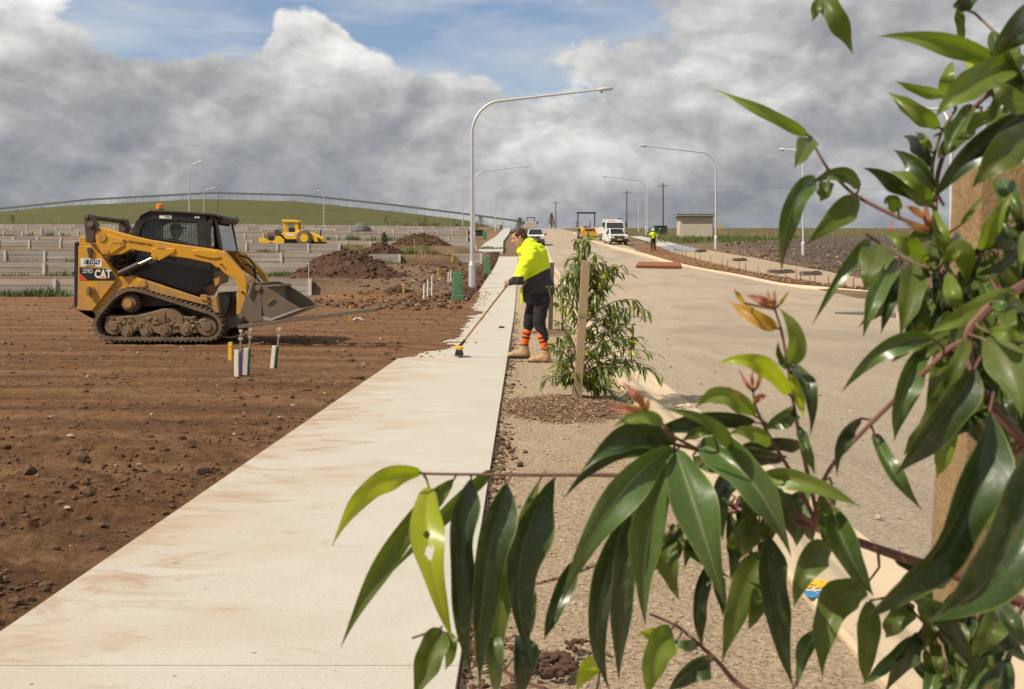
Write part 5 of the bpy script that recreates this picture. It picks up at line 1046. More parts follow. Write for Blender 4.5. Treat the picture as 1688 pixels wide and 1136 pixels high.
    m = MB(); m.prism(Q([(1060, 170), (1072, 172), (1118, 405), (1104, 408)], dn), dn + .05, df); m.build('windscreen', 'windscreen', root)
    for y in (dn, df): m = MB(); m.prism(Q([(1040, 165), (1062, 168), (1028, 260), (1024, 390), (1006, 395), (1008, 200)], dn), y, y + .06); m.prism(Q([(1062, 170), (1080, 175), (1122, 410), (1102, 415)], dn), y, y + .05); m.build('door_post', 'black', root)
    for (px, py) in ((930, 167), (950, 167)): c = q(A(px, py), dn); m = MB(); m.disc(c, .018, dn - .012, dn, 10); m.build('indicator', 'white', root)
    m = MB(); m.prism(Q([(668, 152), (755, 154), (755, 178), (668, 175)], dn), dn - .004, dn); pl = m.build('number_plate', 'white', root); tx('H16', 725, 165, .045, 'decal_black', 1.1, pl, dn - .007)
    c = qp((672, 112), dn + .25); m = MB(); m.tube([c + Vector((0, 0, -.02)), c + Vector((0, 0, .012))], [.075, .07], 16); bc = m.build('beacon', 'linkgrey', root, True); m = MB(); m.tube([c + Vector((0, 0, .012)), c + Vector((0, 0, .085)), c + Vector((0, 0, .098))], [.066, .062, .045], 18); m.build('lens', 'orange_lens', bc, True)
    c = qp((1086, 135), dn + .4); m = MB(); m.tube([c, c + Vector((.025, 0, .38))], [.006, .003], 6); m.build('antenna', 'black', root)
    m = MB(); c = qp((1040, 330), dn); m.tube([c + Vector((0, -.03, -.08)), c + Vector((.02, -.06, 0)), c + Vector((0, -.03, .1))], .012, 6); m.build('grab_handle', 'black', root, True)
    m = MB(); c = qp((760, 470), .85); m.box((c.x - .05, .85, c.z - .02), (.46, .5, .12)); m.box((c.x - .28, .85, c.z + .28), (.1, .48, .62)); m.build('seat', 'black', root, bevel=.03)
    # ---- four-in-one bucket
    lo, hi = .06, W_ - .02
    back = [(884, 632), (905, 580), (935, 505), (962, 468), (1000, 482), (1000, 660), (955, 668), (900, 660)]
    m = MB()
    for y in (lo, hi - .03): m.prism(Q(back, lo, B), y, y + .03)
    m.prism(Q([(915, 560), (935, 505), (962, 468), (972, 474), (948, 520), (930, 580), (925, 640), (905, 655)], lo, B), lo + .03, hi - .03); bk = m.build('bucket_back', 'mudsteel', root, bevel=.006)
    clam = [(998, 482), (1010, 484), (1060, 515), (1120, 555), (1192, 600), (1185, 607), (1045, 656), (1014, 652), (1004, 600)]
    m = MB(); m.prism(Q([(1012, 640), (1045, 650), (1186, 601), (1185, 607), (1045, 658), (1010, 652)], lo, B), lo + .02, hi - .02); m.prism(Q([(1004, 484), (1012, 484), (1018, 640), (1010, 648)], lo, B), lo + .02, hi - .02); cl = m.build('bucket_clam', 'mudsteel', root)
    for y in (lo - .015, hi - .02): m = MB(); m.prism(Q(clam, lo, B), y, y + .035); m.build('clam_side', 'mudsteel', cl, bevel=.006)
    m = MB(); m.prism(Q([(1014, 640), (1045, 648), (1188, 598), (1200, 596), (1198, 602), (1045, 660), (1012, 654)], lo, B), lo - .02, hi + .02); m.build('cutting_edge', 'steel', cl)
    m = MB(); m.prism(Q([(1000, 485), (1030, 480), (1045, 492), (1010, 500)], lo, B), lo, hi); m.build('clam_tube', 'mudsteel', cl, bevel=.01)
    for cx_, cy_, r_ in ((955, 462, .045), (982, 495, .05), (896, 637, .04)): c = q(B(cx_, cy_), lo); m = MB(); m.disc(c, r_, lo - .04, lo + .02, 14); m.build('pin', 'mud', bk, True)
    m = MB(); a = qp((950, 475), lo - .03, B); b_ = qp((930, 535), lo - .03, B); m.cyl(a, b_, .018, 10); m.build('clam_cylinder_rod', 'chrome', bk, True)
    m = MB(); m.prism(Q([(1020, 560), (1055, 543), (1068, 555), (1030, 578)], lo, B), lo - .035, lo - .01); m.build('wear_plate', 'mud', cl)
    # ---- driver
    dr = thing('person', 'machine operator in a green hi-vis shirt and dark cap inside the loader cab', 'person', (x0, Y0, z0)); s0 = qp((757, 560), .85)
    hp = s0; ch = hp + Vector((.03, 0, .42)); hd = qp((790, 268), .85)
    blob('body', [cap(hp, hp + Vector((.02, 0, .2)), .14, .14), cap(hp + Vector((.02, 0, .2)), ch, .14, .15), cap(ch + Vector((0, -.17, -.03)), ch + Vector((0, .17, -.03)), .075), cap(ch, hd, .06, .055), ell(hd, (.098, .078, .12)), ell(hd + Vector((.1, 0, -.015)), (.02, .014, .022)),
        cap(ch + Vector((0, -.2, -.04)), ch + Vector((.1, -.23, -.26)), .055, .045), cap(ch + Vector((.1, -.23, -.26)), ch + Vector((.36, -.15, -.28)), .045, .032), cap(ch + Vector((0, .2, -.04)), ch + Vector((.1, .23, -.26)), .055, .045), cap(ch + Vector((.1, .23, -.26)), ch + Vector((.36, .15, -.28)), .045, .032), cap(hp + Vector((0, -.1, 0)), hp + Vector((.42, -.13, .02)), .085, .065), cap(hp + Vector((0, .1, 0)), hp + Vector((.42, .13, .02)), .085, .065), cap(hp + Vector((.42, -.13, .02)), hp + Vector((.5, -.13, -.36)), .06, .045), cap(hp + Vector((.42, .13, .02)), hp + Vector((.5, .13, -.36)), .06, .045)], 'skin', dr, .014)
    mat('shirt_green', (0.12, 0.62, 0.02), .8)
    blob('shirt', [cap(hp + Vector((0, 0, .03)), hp + Vector((.02, 0, .2)), .16, .155), cap(hp + Vector((.02, 0, .2)), ch, .155, .165), cap(ch + Vector((0, -.17, -.03)), ch + Vector((0, .17, -.03)), .09), cap(ch + Vector((0, -.2, -.04)), ch + Vector((.08, -.225, -.22)), .072, .065), cap(ch + Vector((0, .2, -.04)), ch + Vector((.08, .225, -.22)), .072, .065)], 'shirt_green', dr, .014)
    blob('trousers', [cap(hp + Vector((0, -.1, 0)), hp + Vector((.42, -.13, .02)), .1, .08), cap(hp + Vector((0, .1, 0)), hp + Vector((.42, .13, .02)), .1, .08), cap(hp + Vector((.42, -.13, .02)), hp + Vector((.5, -.13, -.34)), .075, .06), cap(hp + Vector((.42, .13, .02)), hp + Vector((.5, .13, -.34)), .075, .06)], 'trouser', dr, .014)
    blob('cap', [ell(hd + Vector((-.008, 0, .055)), (.108, .09, .085)), ell(hd + Vector((.11, 0, .05)), (.075, .07, .012))], 'navy', dr, .01)
    # ---- levelling frame chained under the bucket
    fr = thing('levelling_frame', 'long grey steel frame tilted up under the loader bucket', 'steel frame', (x0, Y0, z0))
    a0 = qp((886, 690), -.10, B); a1 = qp((1576, 602), -.10, B)
    for dy in (0, .62): m = MB(); m.bar(a0 + Vector((0, dy, 0)), a1 + Vector((0, dy, 0)), .15, .055); m.build('rail', 'mudsteel', fr, bevel=.004)
    for t in (.03, .32, .60, .80, .97): p = a0.lerp(a1, t); m = MB(); m.bar(p + Vector((0, .04, .0)), p + Vector((0, .58, .0)), .08, .045); m.build('cross_bar', 'mudsteel', fr)
    c = G(590, 529); m = MB(); m.tube([(-.12, 0, .01), (-.05, .02, .05), (.05, 0, .055), (.13, -.02, .015)], [.012, .035, .03, .01], 8); tag(m.build('crumpled_bag', 'peg_white', loc=c), 'crumpled pale bag on the soil below the raised frame end', 'bag')
loader()
# ------------------------------------------------------------------ single-drum roller
def roller():
    Y0 = 91.0; x0 = X_AT(480, Y0); z0 = HC + (HY - 409) / FPX * Y0; zg = float(H(x0, Y0)); dz = zg - z0
    root = thing('road_roller', 'bright yellow single-drum roller parked on the terrace', 'road roller', (x0, Y0, zg))
    T = lambda x, y: (400 + x / 6.49, 340 + y / 6.49)
    def q(p): a = T(*p); return ((a[0] - CX) / FPX * Y0 - x0, HC + (HY - a[1]) / FPX * Y0 - z0)
    def Q(ps): return [q(p) for p in ps]
    W_ = 2.1
    for y in (0.05, W_ - .25):
        m = MB(); m.prism(Q([(172, 362), (240, 365), (285, 395), (330, 395), (360, 345), (400, 345), (445, 385), (440, 430), (330, 430), (320, 412), (285, 412), (265, 430), (176, 418)]), y, y + .2); m.build('drum_frame', 'roller_yellow', root, bevel=.03)
    c = q((300, 395)); m = MB(); m.disc((c[0], .62), .62, .28, W_ - .3, 32); dr = m.build('drum', 'mudsteel', root, True); m = MB(); m.disc((c[0], .62), .3, .24, .28, 20); m.build('drum_hub', 'black', dr)
    m = MB(); m.prism(Q([(330, 290), (345, 268), (395, 300), (400, 345), (345, 345)]), .3, W_ - .3); m.build('front_screen', 'linkgrey', root)
    m = MB(); m.prism(Q([(400, 312), (440, 305), (545, 300), (585, 290), (600, 275), (640, 275), (720, 300), (850, 358), (862, 405), (760, 405), (735, 375), (700, 350), (640, 345), (590, 360), (570, 378), (460, 378)]), .25, W_ - .25); bd = m.build('body', 'roller_yellow', root, bevel=.05)
    m = MB(); m.prism(Q([(600, 285), (655, 285), (665, 298), (655, 308), (608, 305)]), .2, .25); m.build('vent', 'black', bd); m = MB(); m.prism(Q([(790, 352), (835, 378), (845, 400), (800, 395)]), .2, .25); m.build('vent', 'black', bd)
    m = MB(); m.prism(Q([(455, 375), (600, 375), (580, 440), (480, 435)]), .4, W_ - .4); m.build('articulation', 'black', root); m = MB(); m.prism(Q([(740, 405), (865, 405), (862, 430), (790, 435)]), .3, W_ - .3); m.build('rear_counterweight', 'black', root)
    for y in (.1, W_ - .55):
        c = q((655, 430)); m = MB(); m.tube([(c[0], y, .72), (c[0], y + .06, .72), (c[0], y + .39, .72), (c[0], y + .45, .72)], [.62, .74, .74, .62], 30); w = m.build('wheel', 'rubber', root, True); m = MB(); m.disc((c[0], .72), .38, y - .02, y + .1, 20); m.build('rim', 'roller_yellow', w, True)
    pil = [((415, 170), (440, 170), (460, 300), (435, 305)), ((545, 170), (580, 172), (588, 300), (555, 300))]
    for y in (.35, W_ - .47):
        for a, b_, c_, d_ in pil: m = MB(); m.prism(Q([a, b_, c_, d_]), y, y + .12); m.build('cab_pillar', 'roller_yellow', root)
        m = MB(); m.prism(Q([(442, 195), (548, 195), (552, 298), (460, 300)]), y + .03, y + .06); m.build('cab_window', 'glass', root)
    m = MB(); m.prism(Q([(412, 172), (420, 165), (575, 168), (592, 182), (588, 196), (415, 194)]), .25, W_ - .25); m.build('cab_roof', 'roller_yellow', root, bevel=.04)
    m = MB(); m.prism(Q([(470, 250), (530, 250), (535, 300), (475, 300)]), .7, 1.4); m.build('seat', 'black', root)
    m = MB(); m.prism(Q([(455, 318), (540, 318), (540, 340), (455, 335)]), .242, .25); m.build('decal', 'white', root)
    m = MB(); m.cyl((q((815, 340))[0], .8, q((815, 340))[1] - .1), (q((815, 275))[0], .8, q((815, 275))[1]), .06, 8); m.build('exhaust', 'black', root)
roller()
# ------------------------------------------------------------------ vehicles on the road
def wheelset(root, xs, ys, r, w, m='rubber'):
    for x in xs:
        for y in ys:
            mb = MB(); s = 1 if x > 0 else -1; mb.tube([(x - s * w, y, r), (x - s * w * .9, y, r), (x, y, r)], [r * .9, r, r * .93], 20); t = mb.build('wheel', m, root, True); mb = MB(); mb.tube([(x - s * .02, y, r), (x + s * .015, y, r)], [r * .62, r * .55], 14); mb.build('rim', 'steel', t, True)
def ute(px, pyb, Y, label, rz=0.0, w=1.86):
    """white utility facing the camera (its front at -y)"""
    x = X_AT(px, Y); z = float(P(Y)) - .04; root = thing('utility_vehicle', label, 'utility vehicle', (x, Y, z), rz, 'white utility vehicles')
    h = w / 2
    def yz(name, prof, xa, xb, m, par=root, bevel=.04):
        V = [(xa, a, b_) for a, b_ in prof] + [(xb, a, b_) for a, b_ in prof]; n = len(prof); mb = MB(); mb.add(V, [tuple(range(n)), tuple(range(2 * n - 1, n - 1, -1))] + [(i, i + n, (i + 1) % n + n, (i + 1) % n) for i in range(n)]); return mb.build(name, m, par, bevel=bevel)
    body = yz('body', [(0, .5), (0, .86), (.12, 1.02), (1.35, 1.14), (3.1, 1.14), (3.12, .42), (.3, .36)], -h + .02, h - .02, 'carwhite')
    yz('tray', [(3.18, .62), (3.18, 1.18), (5.1, 1.18), (5.1, .62)], -h + .02, h - .02, 'carwhite')
    V = [(-h + .12, 1.2, 1.13), (h - .12, 1.2, 1.13), (h - .12, 3.15, 1.13), (-h + .12, 3.15, 1.13), (-h + .28, 1.95, 1.74), (h - .28, 1.95, 1.74), (h - .28, 3.0, 1.76), (-h + .28, 3.0, 1.76)]
    mb = MB(); mb.add(V, [(0, 1, 5, 4), (1, 2, 6, 5), (2, 3, 7, 6), (3, 0, 4, 7), (4, 5, 6, 7)]); mb.build('cabin', 'carwhite', root, bevel=.05)
    mb = MB(); mb.add([(-h + .22, 1.225, 1.17), (h - .22, 1.225, 1.17), (h - .34, 1.885, 1.69), (-h + .34, 1.885, 1.69)], [(0, 1, 2, 3)]); mb.v = [(a, b_ - .03, c) for a, b_, c in mb.v]; o = mb.build('windscreen', 'glass_dark', root); md = o.modifiers.new('s', 'SOLIDIFY'); md.thickness = .012
    for s in (-1, 1):
        mb = MB(); mb.add([(s * (h - .115), 1.45, 1.18), (s * (h - .115), 3.05, 1.18), (s * (h - .26), 2.95, 1.66), (s * (h - .26), 1.98, 1.66)], [(0, 1, 2, 3)]); o = mb.build('side_window', 'glass_dark', root); md = o.modifiers.new('s', 'SOLIDIFY'); md.thickness = .03; md.offset = 0
        mb = MB(); mb.box((s * (h + .07), 1.5, 1.18), (.16, .12, .2)); mb.build('mirror', 'black', root, bevel=.02)
        mb = MB(); mb.prism([(s * (h - .06), .84), (s * (h - .42), .80), (s * (h - .40), .93), (s * (h - .08), 1.0)], -.02, .08); mb.build('headlight', 'glass', root)
        mb = MB(); mb.box((s * (h - .25), -.04, .52), (.22, .05, .12)); mb.build('fog_lamp', 'black', root)
    mb = MB(); mb.prism([(-h + .44, .70), (h - .44, .70), (h - .42, .94), (-h + .42, .94)], -.03, .05); g = mb.build('grille', 'black', root, bevel=.01); mb = MB(); mb.box((0, -.035, .83), (.9, .015, .03)); mb.box((0, -.04, .83), (.16, .02, .1)); mb.build('badge', 'chrome', g)
    mb = MB(); mb.box((0, .0, .53), (w - .06, .22, .28)); mb.build('bumper', 'linkgrey', root, bevel=.05); mb = MB(); mb.box((0, -.125, .52), (.38, .015, .11)); mb.build('number_plate', 'roller_yellow', root)
    mb = MB(); mb.box((0, 1.5, .45), (w - .3, 2.6, .2)); mb.build('underbody', 'black', root)
    wheelset(root, (-h + .02, h - .02), (.85, 4.0), .37, .24); return root
ute(1021, 402, 100, 'white utility parked in front of the white truck, facing down the road', R(4)); ute(882, 404, 98, 'white utility behind the worker on the left side of the road', R(-3))
def truck():
    Y = 112; x = X_AT(1014, Y); z = float(P(Y)) - .04; root = thing('tipper_truck', 'white truck parked behind the white utility', 'truck', (x, Y, z), R(4)); h = 1.2
    m = MB(); m.add([(-h, 0, .75), (h, 0, .75), (h, 1.9, .75), (-h, 1.9, .75), (-h, -.02, 1.6), (h, -.02, 1.6), (h, 1.9, 1.6), (-h, 1.9, 1.6), (-h + .08, .28, 2.5), (h - .08, .28, 2.5), (h - .08, 1.9, 2.55), (-h + .08, 1.9, 2.55)], [(0, 1, 5, 4), (1, 2, 6, 5), (2, 3, 7, 6), (3, 0, 4, 7), (4, 5, 9, 8), (5, 6, 10, 9), (6, 7, 11, 10), (7, 4, 8, 11), (8, 9, 10, 11), (3, 2, 1, 0)]); m.build('cab', 'carwhite', root, bevel=.06)
    m = MB(); m.add([(-h + .14, .0, 1.68), (h - .14, .0, 1.68), (h - .2, .235, 2.40), (-h + .2, .235, 2.40)], [(0, 1, 2, 3)]); o = m.build('windscreen', 'glass_dark', root); md = o.modifiers.new('s', 'SOLIDIFY'); md.thickness = .03; md.offset = 0
    for s in (-1, 1):
        m = MB(); m.box((s * (h + .22), .15, 2.1), (.22, .12, .55)); m.bar((s * h, .2, 2.5), (s * (h + .22), .15, 2.3), .04); m.build('mirror', 'black', root); m = MB(); m.box((s * (h - .3), -.04, .95), (.4, .06, .22)); m.build('headlight', 'glass', root, bevel=.02)
        m = MB(); m.add([(s * (h + .004), .3, 1.65), (s * (h + .004), 1.5, 1.65), (s * (h - .06), 1.5, 2.5), (s * (h - .06), .45, 2.5)], [(0, 1, 2, 3)]); m.build('side_window', 'glass_dark', root)
    m = MB(); m.box((0, -.03, 1.35), (1.5, .06, .25)); m.build('grille', 'black', root); m = MB(); m.box((0, -.06, .62), (2.3, .25, .3)); m.build('bumper', 'carwhite', root, bevel=.04)
    m = MB(); m.box((0, 4.6, 1.55), (2.4, 5.0, .9)); m.box((0, 4.6, .95), (1.2, 5.4, .3)); m.build('tipper_body', 'carwhite', root, bevel=.03); m = MB(); m.box((0, 2.15, 2.4), (2.4, .1, 1.0)); m.build('headboard', 'carwhite', root)
    m = MB(); m.box((-.3, .9, 2.60), (.9, .3, .12)); m.build('light_bar', 'orange_lens', root); m = MB(); m.cyl((1.0, 2.3, 2.3), (1.0, 2.3, 3.0), .07, 8); m.box((1.0, 2.3, 2.85), (.32, .3, .45)); m.build('crane_post', 'linkgrey', root)
    wheelset(root, (-h + .02, h - .02), (1.0, 5.2, 6.4), .48, .3); root.scale = (.92, .92, .90)
truck()
def tractor():
    Y = 122; x = X_AT(970, Y); z = float(P(Y)) - .04; root = thing('wheel_loader', 'yellow site tractor with a black roll frame, half hidden behind the sapling top', 'tractor', (x, Y, z), R(3))
    mat('site_yellow', (0.66, 0.34, 0.06), .6)
    m = MB(); m.box((0, .9, 1.05), (1.15, 2.2, .85)); m.build('bonnet', 'site_yellow', root, bevel=.06); m = MB(); m.box((0, -.22, 1.0), (.85, .04, .55)); m.build('grille', 'black', root); m = MB(); m.box((0, -1.2, .65), (2.2, .5, .6)); m.build('front_bucket', 'site_yellow', root, bevel=.04)
    for s in (-1, 1):
        m = MB(); m.bar((s * .95, -1.1, .7), (s * .85, .4, 1.5), .14, .2); m.build('lift_arm', 'site_yellow', root); m = MB(); m.bar((s * 1.05, 2.2, 1.2), (s * 1.05, 2.0, 3.35), .12); m.build('roll_post', 'black', root); m = MB(); m.box((s * .95, 2.4, 1.45), (.5, 1.5, .12)); m.build('mudguard', 'site_yellow', root, bevel=.04)
        m = MB(); m.box((s * .42, -.25, 1.35), (.2, .05, .16)); m.build('headlight', 'glass', root)
    m = MB(); m.box((0, 2.1, 3.4), (2.3, 1.1, .16)); m.build('canopy', 'black', root); m = MB(); m.box((0, 2.6, 1.5), (.5, .5, .5)); m.build('seat', 'black', root); m = MB(); m.cyl((.3, .7, 1.4), (.3, .7, 2.3), .05, 8); m.build('exhaust', 'black', root)
    wheelset(root, (-.98, .98), (.3,), .48, .3); wheelset(root, (-1.1, 1.1), (2.5,), .72, .42)
tractor()
def far_truck():
    Y = 190; x = X_AT(875, Y); z = HC + (HY - 380) / FPX * Y - .3; root = thing('flatbed_truck', 'small beige truck on the crest above the white utility roof', 'truck', (x, Y, z)); mat('beige_paint', (0.45, 0.41, 0.34), .5)
    m = MB(); m.box((0, .8, 1.3), (2.2, 1.7, 1.3)); m.build('cab', 'beige_paint', root, bevel=.08)
    for s in (-1, 1): m = MB(); m.bar((s * .75, .3, 1.9), (s * .65, .5, 2.75), .1); m.build('pillar', 'linkgrey', root); m = MB(); m.box((s * 1.3, .1, 1.8), (.3, .1, .4)); m.build('mirror', 'black', root)
    m = MB(); m.box((0, .8, 2.8), (1.6, 1.4, .1)); m.build('roof', 'linkgrey', root); m = MB(); m.box((0, .02, 1.0), (2.1, .12, .25)); m.build('bumper', 'black', root); m = MB(); m.box((0, 3.6, 1.4), (2.3, 4, .3)); m.build('tray', 'beige_paint', root)
    wheelset(root, (-1.05, 1.05), (.8, 4.4), .45, .28)
far_truck()
# ------------------------------------------------------------------ the worker with the broom
def worker():
    Z = lambda x, y: (730 + x / 4.37, 350 + y / 4.37)
    Yw = 13.5
    def w(x, y, dy=0.0): a = Z(x, y); v = at(a[0], a[1], Yw); return Vector((v.x, Yw + dy, v.z))
    root = thing('person', 'worker in a yellow and navy hi-vis jacket, black trousers and orange socks, sweeping the footpath', 'person', tuple(w(640, 1075)))
    inv = -root.location
    nearL, farL = -.11, .13
    hipN, hipF = w(715, 630, nearL), w(665, 640, farL); kN, kF = w(690, 790, nearL - .02), w(628, 775, farL); aN, aF = w(735, 985, nearL - .04), w(588, 965, farL + .02)
    pel = w(690, 600); wst = w(672, 510); chs = w(640, 340); nek = w(597, 235); hd = w(548, 178)
    shN, shF = w(628, 300, -.19), w(620, 305, .19); elN, elF = w(552, 470, -.27), w(560, 480, .25); haN, haF = w(474, 506, -.10), w(500, 500, .06)
    tilt = R(24); Mh = Matrix.Rotation(-tilt, 3, 'Y'); hv = lambda x, y, z: hd + Mh @ Vector((x, y, z)); er = (0, -tilt, 0)
    head = [ell(hv(.004, 0, .024), (.094, .077, .092), er), ell(hv(-.012, 0, -.03), (.076, .068, .085), er), ell(hv(-.030, 0, -.075), (.052, .054, .048), er), cap(hv(-.082, 0, .012), hv(-.104, 0, -.024), .010, .017), ell(hv(-.088, 0, -.030), (.016, .022, .013), er), ell(hv(-.078, 0, -.066), (.016, .027, .008), er), ell(hv(-.077, 0, -.080), (.014, .024, .008), er), ell(hv(-.064, 0, -.106), (.024, .028, .020), er), ell(hv(-.080, 0, .030), (.014, .050, .011), er), ell(hv(.010, -.078, -.012), (.020, .010, .033), er), ell(hv(.010, .078, -.012), (.020, .010, .033), er), cap(nek, hv(.030, 0, -.06), .062, .056)]
    limbs = [cap(pel + Vector((0, -.04, 0)), pel + Vector((0, .04, 0)), .09), cap(pel, wst, .09, .12), cap(wst, chs, .135, .15), cap(chs, nek, .13, .07), cap(shN, shF, .075), cap(shN, elN, .058, .045), cap(elN, haN, .043, .03), cap(shF, elF, .058, .045), cap(elF, haF, .043, .03), cap(hipN, kN, .085, .06), cap(kN, aN, .056, .04), cap(hipF, kF, .085, .06), cap(kF, aF, .056, .04)]
    def hand(c, s, bd):
        out = [ell(c, (.042, .022, .046), (0, R(20), 0))]
        for k, L in enumerate((.9, 1.0, .95, .8)):
            b0 = c + Vector((-.018 + .0 * k, -s * .014, .030 - .020 * k)); b1 = b0 + Vector((-.034 * L, -s * .004, -.012)); b2 = b1 + Vector((-.008, s * .030 * L, -.016)); out += [cap(b0, b1, .0095, .0088), cap(b1, b2, .0088, .0078)]
        t0 = c + Vector((.005, s * .018, .034)); out += [cap(t0, t0 + Vector((-.03, s * .012, .008)), .0105, .0095), cap(t0 + Vector((-.03, s * .012, .008)), t0 + Vector((-.05, s * .0, -.012)), .0095, .008)]
        return out
    blob('body', head + limbs + hand(haN, 1, 0) + hand(haF, -1, 0), 'skin', root, .0062, 3).location = inv
    # eyes, brows and mouth are small but there
    m = MB()
    for s in (-1, 1): c = hv(-.076, s * .033, .010); m.add(*[(lambda b_: ([(c.x + .009 * math.cos(2 * PI * k / 8) * .6, c.y + .010 * math.sin(2 * PI * k / 8), c.z) for k in range(8)] + [(c.x - .006, c.y, c.z)], [(k, (k + 1) % 8, 8) for k in range(8)]))(0)][0])
    m.build('eyes', 'black', root).location = inv
    fold = lambda co: (fbm(co[:, 0] * 7 + co[:, 2] * 7, co[:, 2] * 12 - co[:, 0] * 6 + co[:, 1] * 5, 4, 5) - .5) * .05
    nrmv = Vector((-.46, 0, .89)); cut = w(650, 458)
    def jm(cc):
        t = (cc - np.array(cut[:])) @ np.array(nrmv[:]); sl_ = (cc[:, 0] < w(565, 0).x + .03) & (cc[:, 2] < w(0, 462).z) & (cc[:, 2] > w(0, 545).z)
        return ((t < 0) & ~((cc[:, 0] < w(600, 0).x) & (cc[:, 2] > w(0, 478).z)) | sl_)
    hemb = w(742, 545); hemf = w(630, 590)
    jk = [cap(chs + Vector((.03, 0, -.02)), wst + Vector((.035, 0, 0)), .205, .195), cap(wst + Vector((.035, 0, 0)), w(695, 565), .195, .19), cap(wst + Vector((.08, -.05, .0)), w(735, 545, -.05), .15, .14), cap(wst + Vector((.08, .05, .0)), w(735, 545, .05), .15, .14), cap(wst + Vector((-.04, 0, .0)), w(640, 600), .15, .135), cap(w(690, 580), w(725, 565), .165, .15), cap(shN, shF, .115), cap(chs + Vector((.04, 0, .05)), nek + Vector((.05, 0, -.01)), .19, .12),
          cap(shN + Vector((.01, -.01, 0)), elN, .108, .090), cap(elN, w(515, 495, -.17), .088, .062), cap(w(515, 495, -.17), w(492, 504, -.13), .062, .050), cap(shF, elF, .108, .090), cap(elF, w(528, 496, .14), .086, .058),
          ell(nek + Vector((.045, 0, .005)), (.115, .125, .075), (0, R(35), 0)), ell(nek + Vector((.10, 0, -.02)), (.10, .115, .085), (0, R(50), 0)), cap(w(560, 275, -.05), w(560, 275, .05), .055)]
    blob('jacket', jk, ['hivis', 'navy'], root, .011, 5, fold, jm).location = inv
    m = MB(); a = w(556, 545, -.02); m.prism([(a.x, a.z), (a.x + .03, a.z), (a.x + .045, a.z - .20), (a.x + .01, a.z - .22)], Yw - .16, Yw - .13); m.build('jacket_flap', 'hivis', root, bevel=.006).location = inv
    fold2 = lambda co: (fbm(co[:, 0] * 6 + 3, co[:, 2] * 22 + co[:, 0] * 9, 3, 15) - .5) * .022
    blob('trousers', [cap(pel + Vector((.0, -.06, 0)), pel + Vector((.0, .06, 0)), .135), cap(hipN, kN, .112, .086), cap(kN, aN + Vector((-.008, 0, .17)), .084, .060), cap(hipF, kF, .112, .086), cap(kF, aF + Vector((.04, 0, .19)), .084, .058)], 'trouser', root, .011, 4, fold2).location = inv
    for a, k in ((aN, kN), (aF, kF)):
        up = (k - a).normalized()
        blob('sock', [cap(a + up * .0, a + up * .19, .052, .060)], ['sock', 'trouser'], root, .008, 2, None, (lambda cc, a=a, up=up: (lambda t: ((t > .10) & (t < .125)) | ((t > .155) & (t < .178)))((cc - np.array(a[:])) @ np.array(up[:])))).location = inv
        g = a.z - float(P(a.y)) - .0; zs = w(0, 1078).z if a is aN else w(0, 1055).z
        f = Vector((a.x, a.y, zs))
        bt = blob('boot', [cap(a + Vector((.0, 0, -.02)), f + Vector((.02, 0, .07)), .058, .058), cap(f + Vector((.035, 0, .052)), f + Vector((-.10, 0, .048)), .050, .050), ell(f + Vector((-.155, 0, .045)), (.075, .052, .045)), cap(f + Vector((0, 0, .09)), f + Vector((-.10, 0, .06)), .052, .045)], 'boot', root, .009, 3, lambda co: (fbm(co[:, 0] * 30, co[:, 2] * 40, 2, 9) - .5) * .008); bt.location = inv
        m = MB()
        for k in range(4): c_ = f + Vector((-.035 - .022 * k, 0, .125 - .017 * k)); m.tube([c_ + Vector((.004, -.032, -.012)), c_ + Vector((0, 0, .004)), c_ + Vector((.004, .032, -.012))], .0045, 5)
        m.tube([a + Vector((.055 * math.cos(q_), .055 * math.sin(q_), .012)) for q_ in [k_ * PI / 6 for k_ in range(13)]], .010, 6); m.build('laces', 'linkgrey', bt)
        m = MB(); out = [(f.x + .09, f.z - .012), (f.x + .09, f.z + .022), (f.x - .225, f.z + .022), (f.x - .24, f.z + .006), (f.x - .19, f.z - .012)]; m.prism(out, a.y - .048, a.y + .048); m.build('sole', 'trouser', bt, bevel=.008)
    blob('hair', [ell(hv(.026, 0, .050), (.086, .084, .080), er), ell(hv(.058, 0, -.002), (.058, .078, .085), er), ell(hv(-.040, 0, .092), (.046, .064, .022), er), ell(hv(.0, -.066, .035), (.040, .022, .048), er), ell(hv(.0, .066, .035), (.040, .022, .048), er)], 'hair', root, .007, 1, lambda co: (fbm(co[:, 0] * 55, co[:, 2] * 55 + co[:, 1] * 40, 3, 25) - .5) * .026).location = inv
    # broom
    bh = at(757, 583, 13.95); br = thing('broom', 'long wooden-handled broom held by the worker over the footpath', 'broom', tuple(bh)); ib = -bh
    top = w(520, 470, -.02); g1 = w(474, 512, -.105); d = (g1 - (bh + Vector((0, 0, .09)))); base = bh + Vector((.0, 0, .09)); tp = base + d * 1.16
    m = MB(); m.tube([base + d * .10, tp], [.013, .0135], 10); mat('handle_wood', (0.33, 0.17, 0.075), .6); m.build('handle', 'handle_wood', br, True).location = ib
    m = MB(); m.tube([base + d * -.01, base + d * .05, base + d * .12], [.028, .022, .017], 10); m.build('socket', 'black', br, True).location = ib
    m = MB(); m.box(tuple(bh + Vector((-.005, 0, .085))), (.075, .34, .045), Euler((0, R(-18), R(12)))); m.build('head', 'peg_yellow', br, bevel=.01).location = ib
    m = MB(); m.add([tuple(bh + Vector((sx * (.03 if z else .042), sy * (.15 if z else .165) , z * .075 - .008))) for z in (0, 1) for sx in (-1, 1) for sy in (-1, 1)], [(0, 1, 3, 2), (4, 6, 7, 5), (0, 4, 5, 1), (2, 3, 7, 6), (0, 2, 6, 4), (1, 5, 7, 3)])
    rb = random.Random(3)
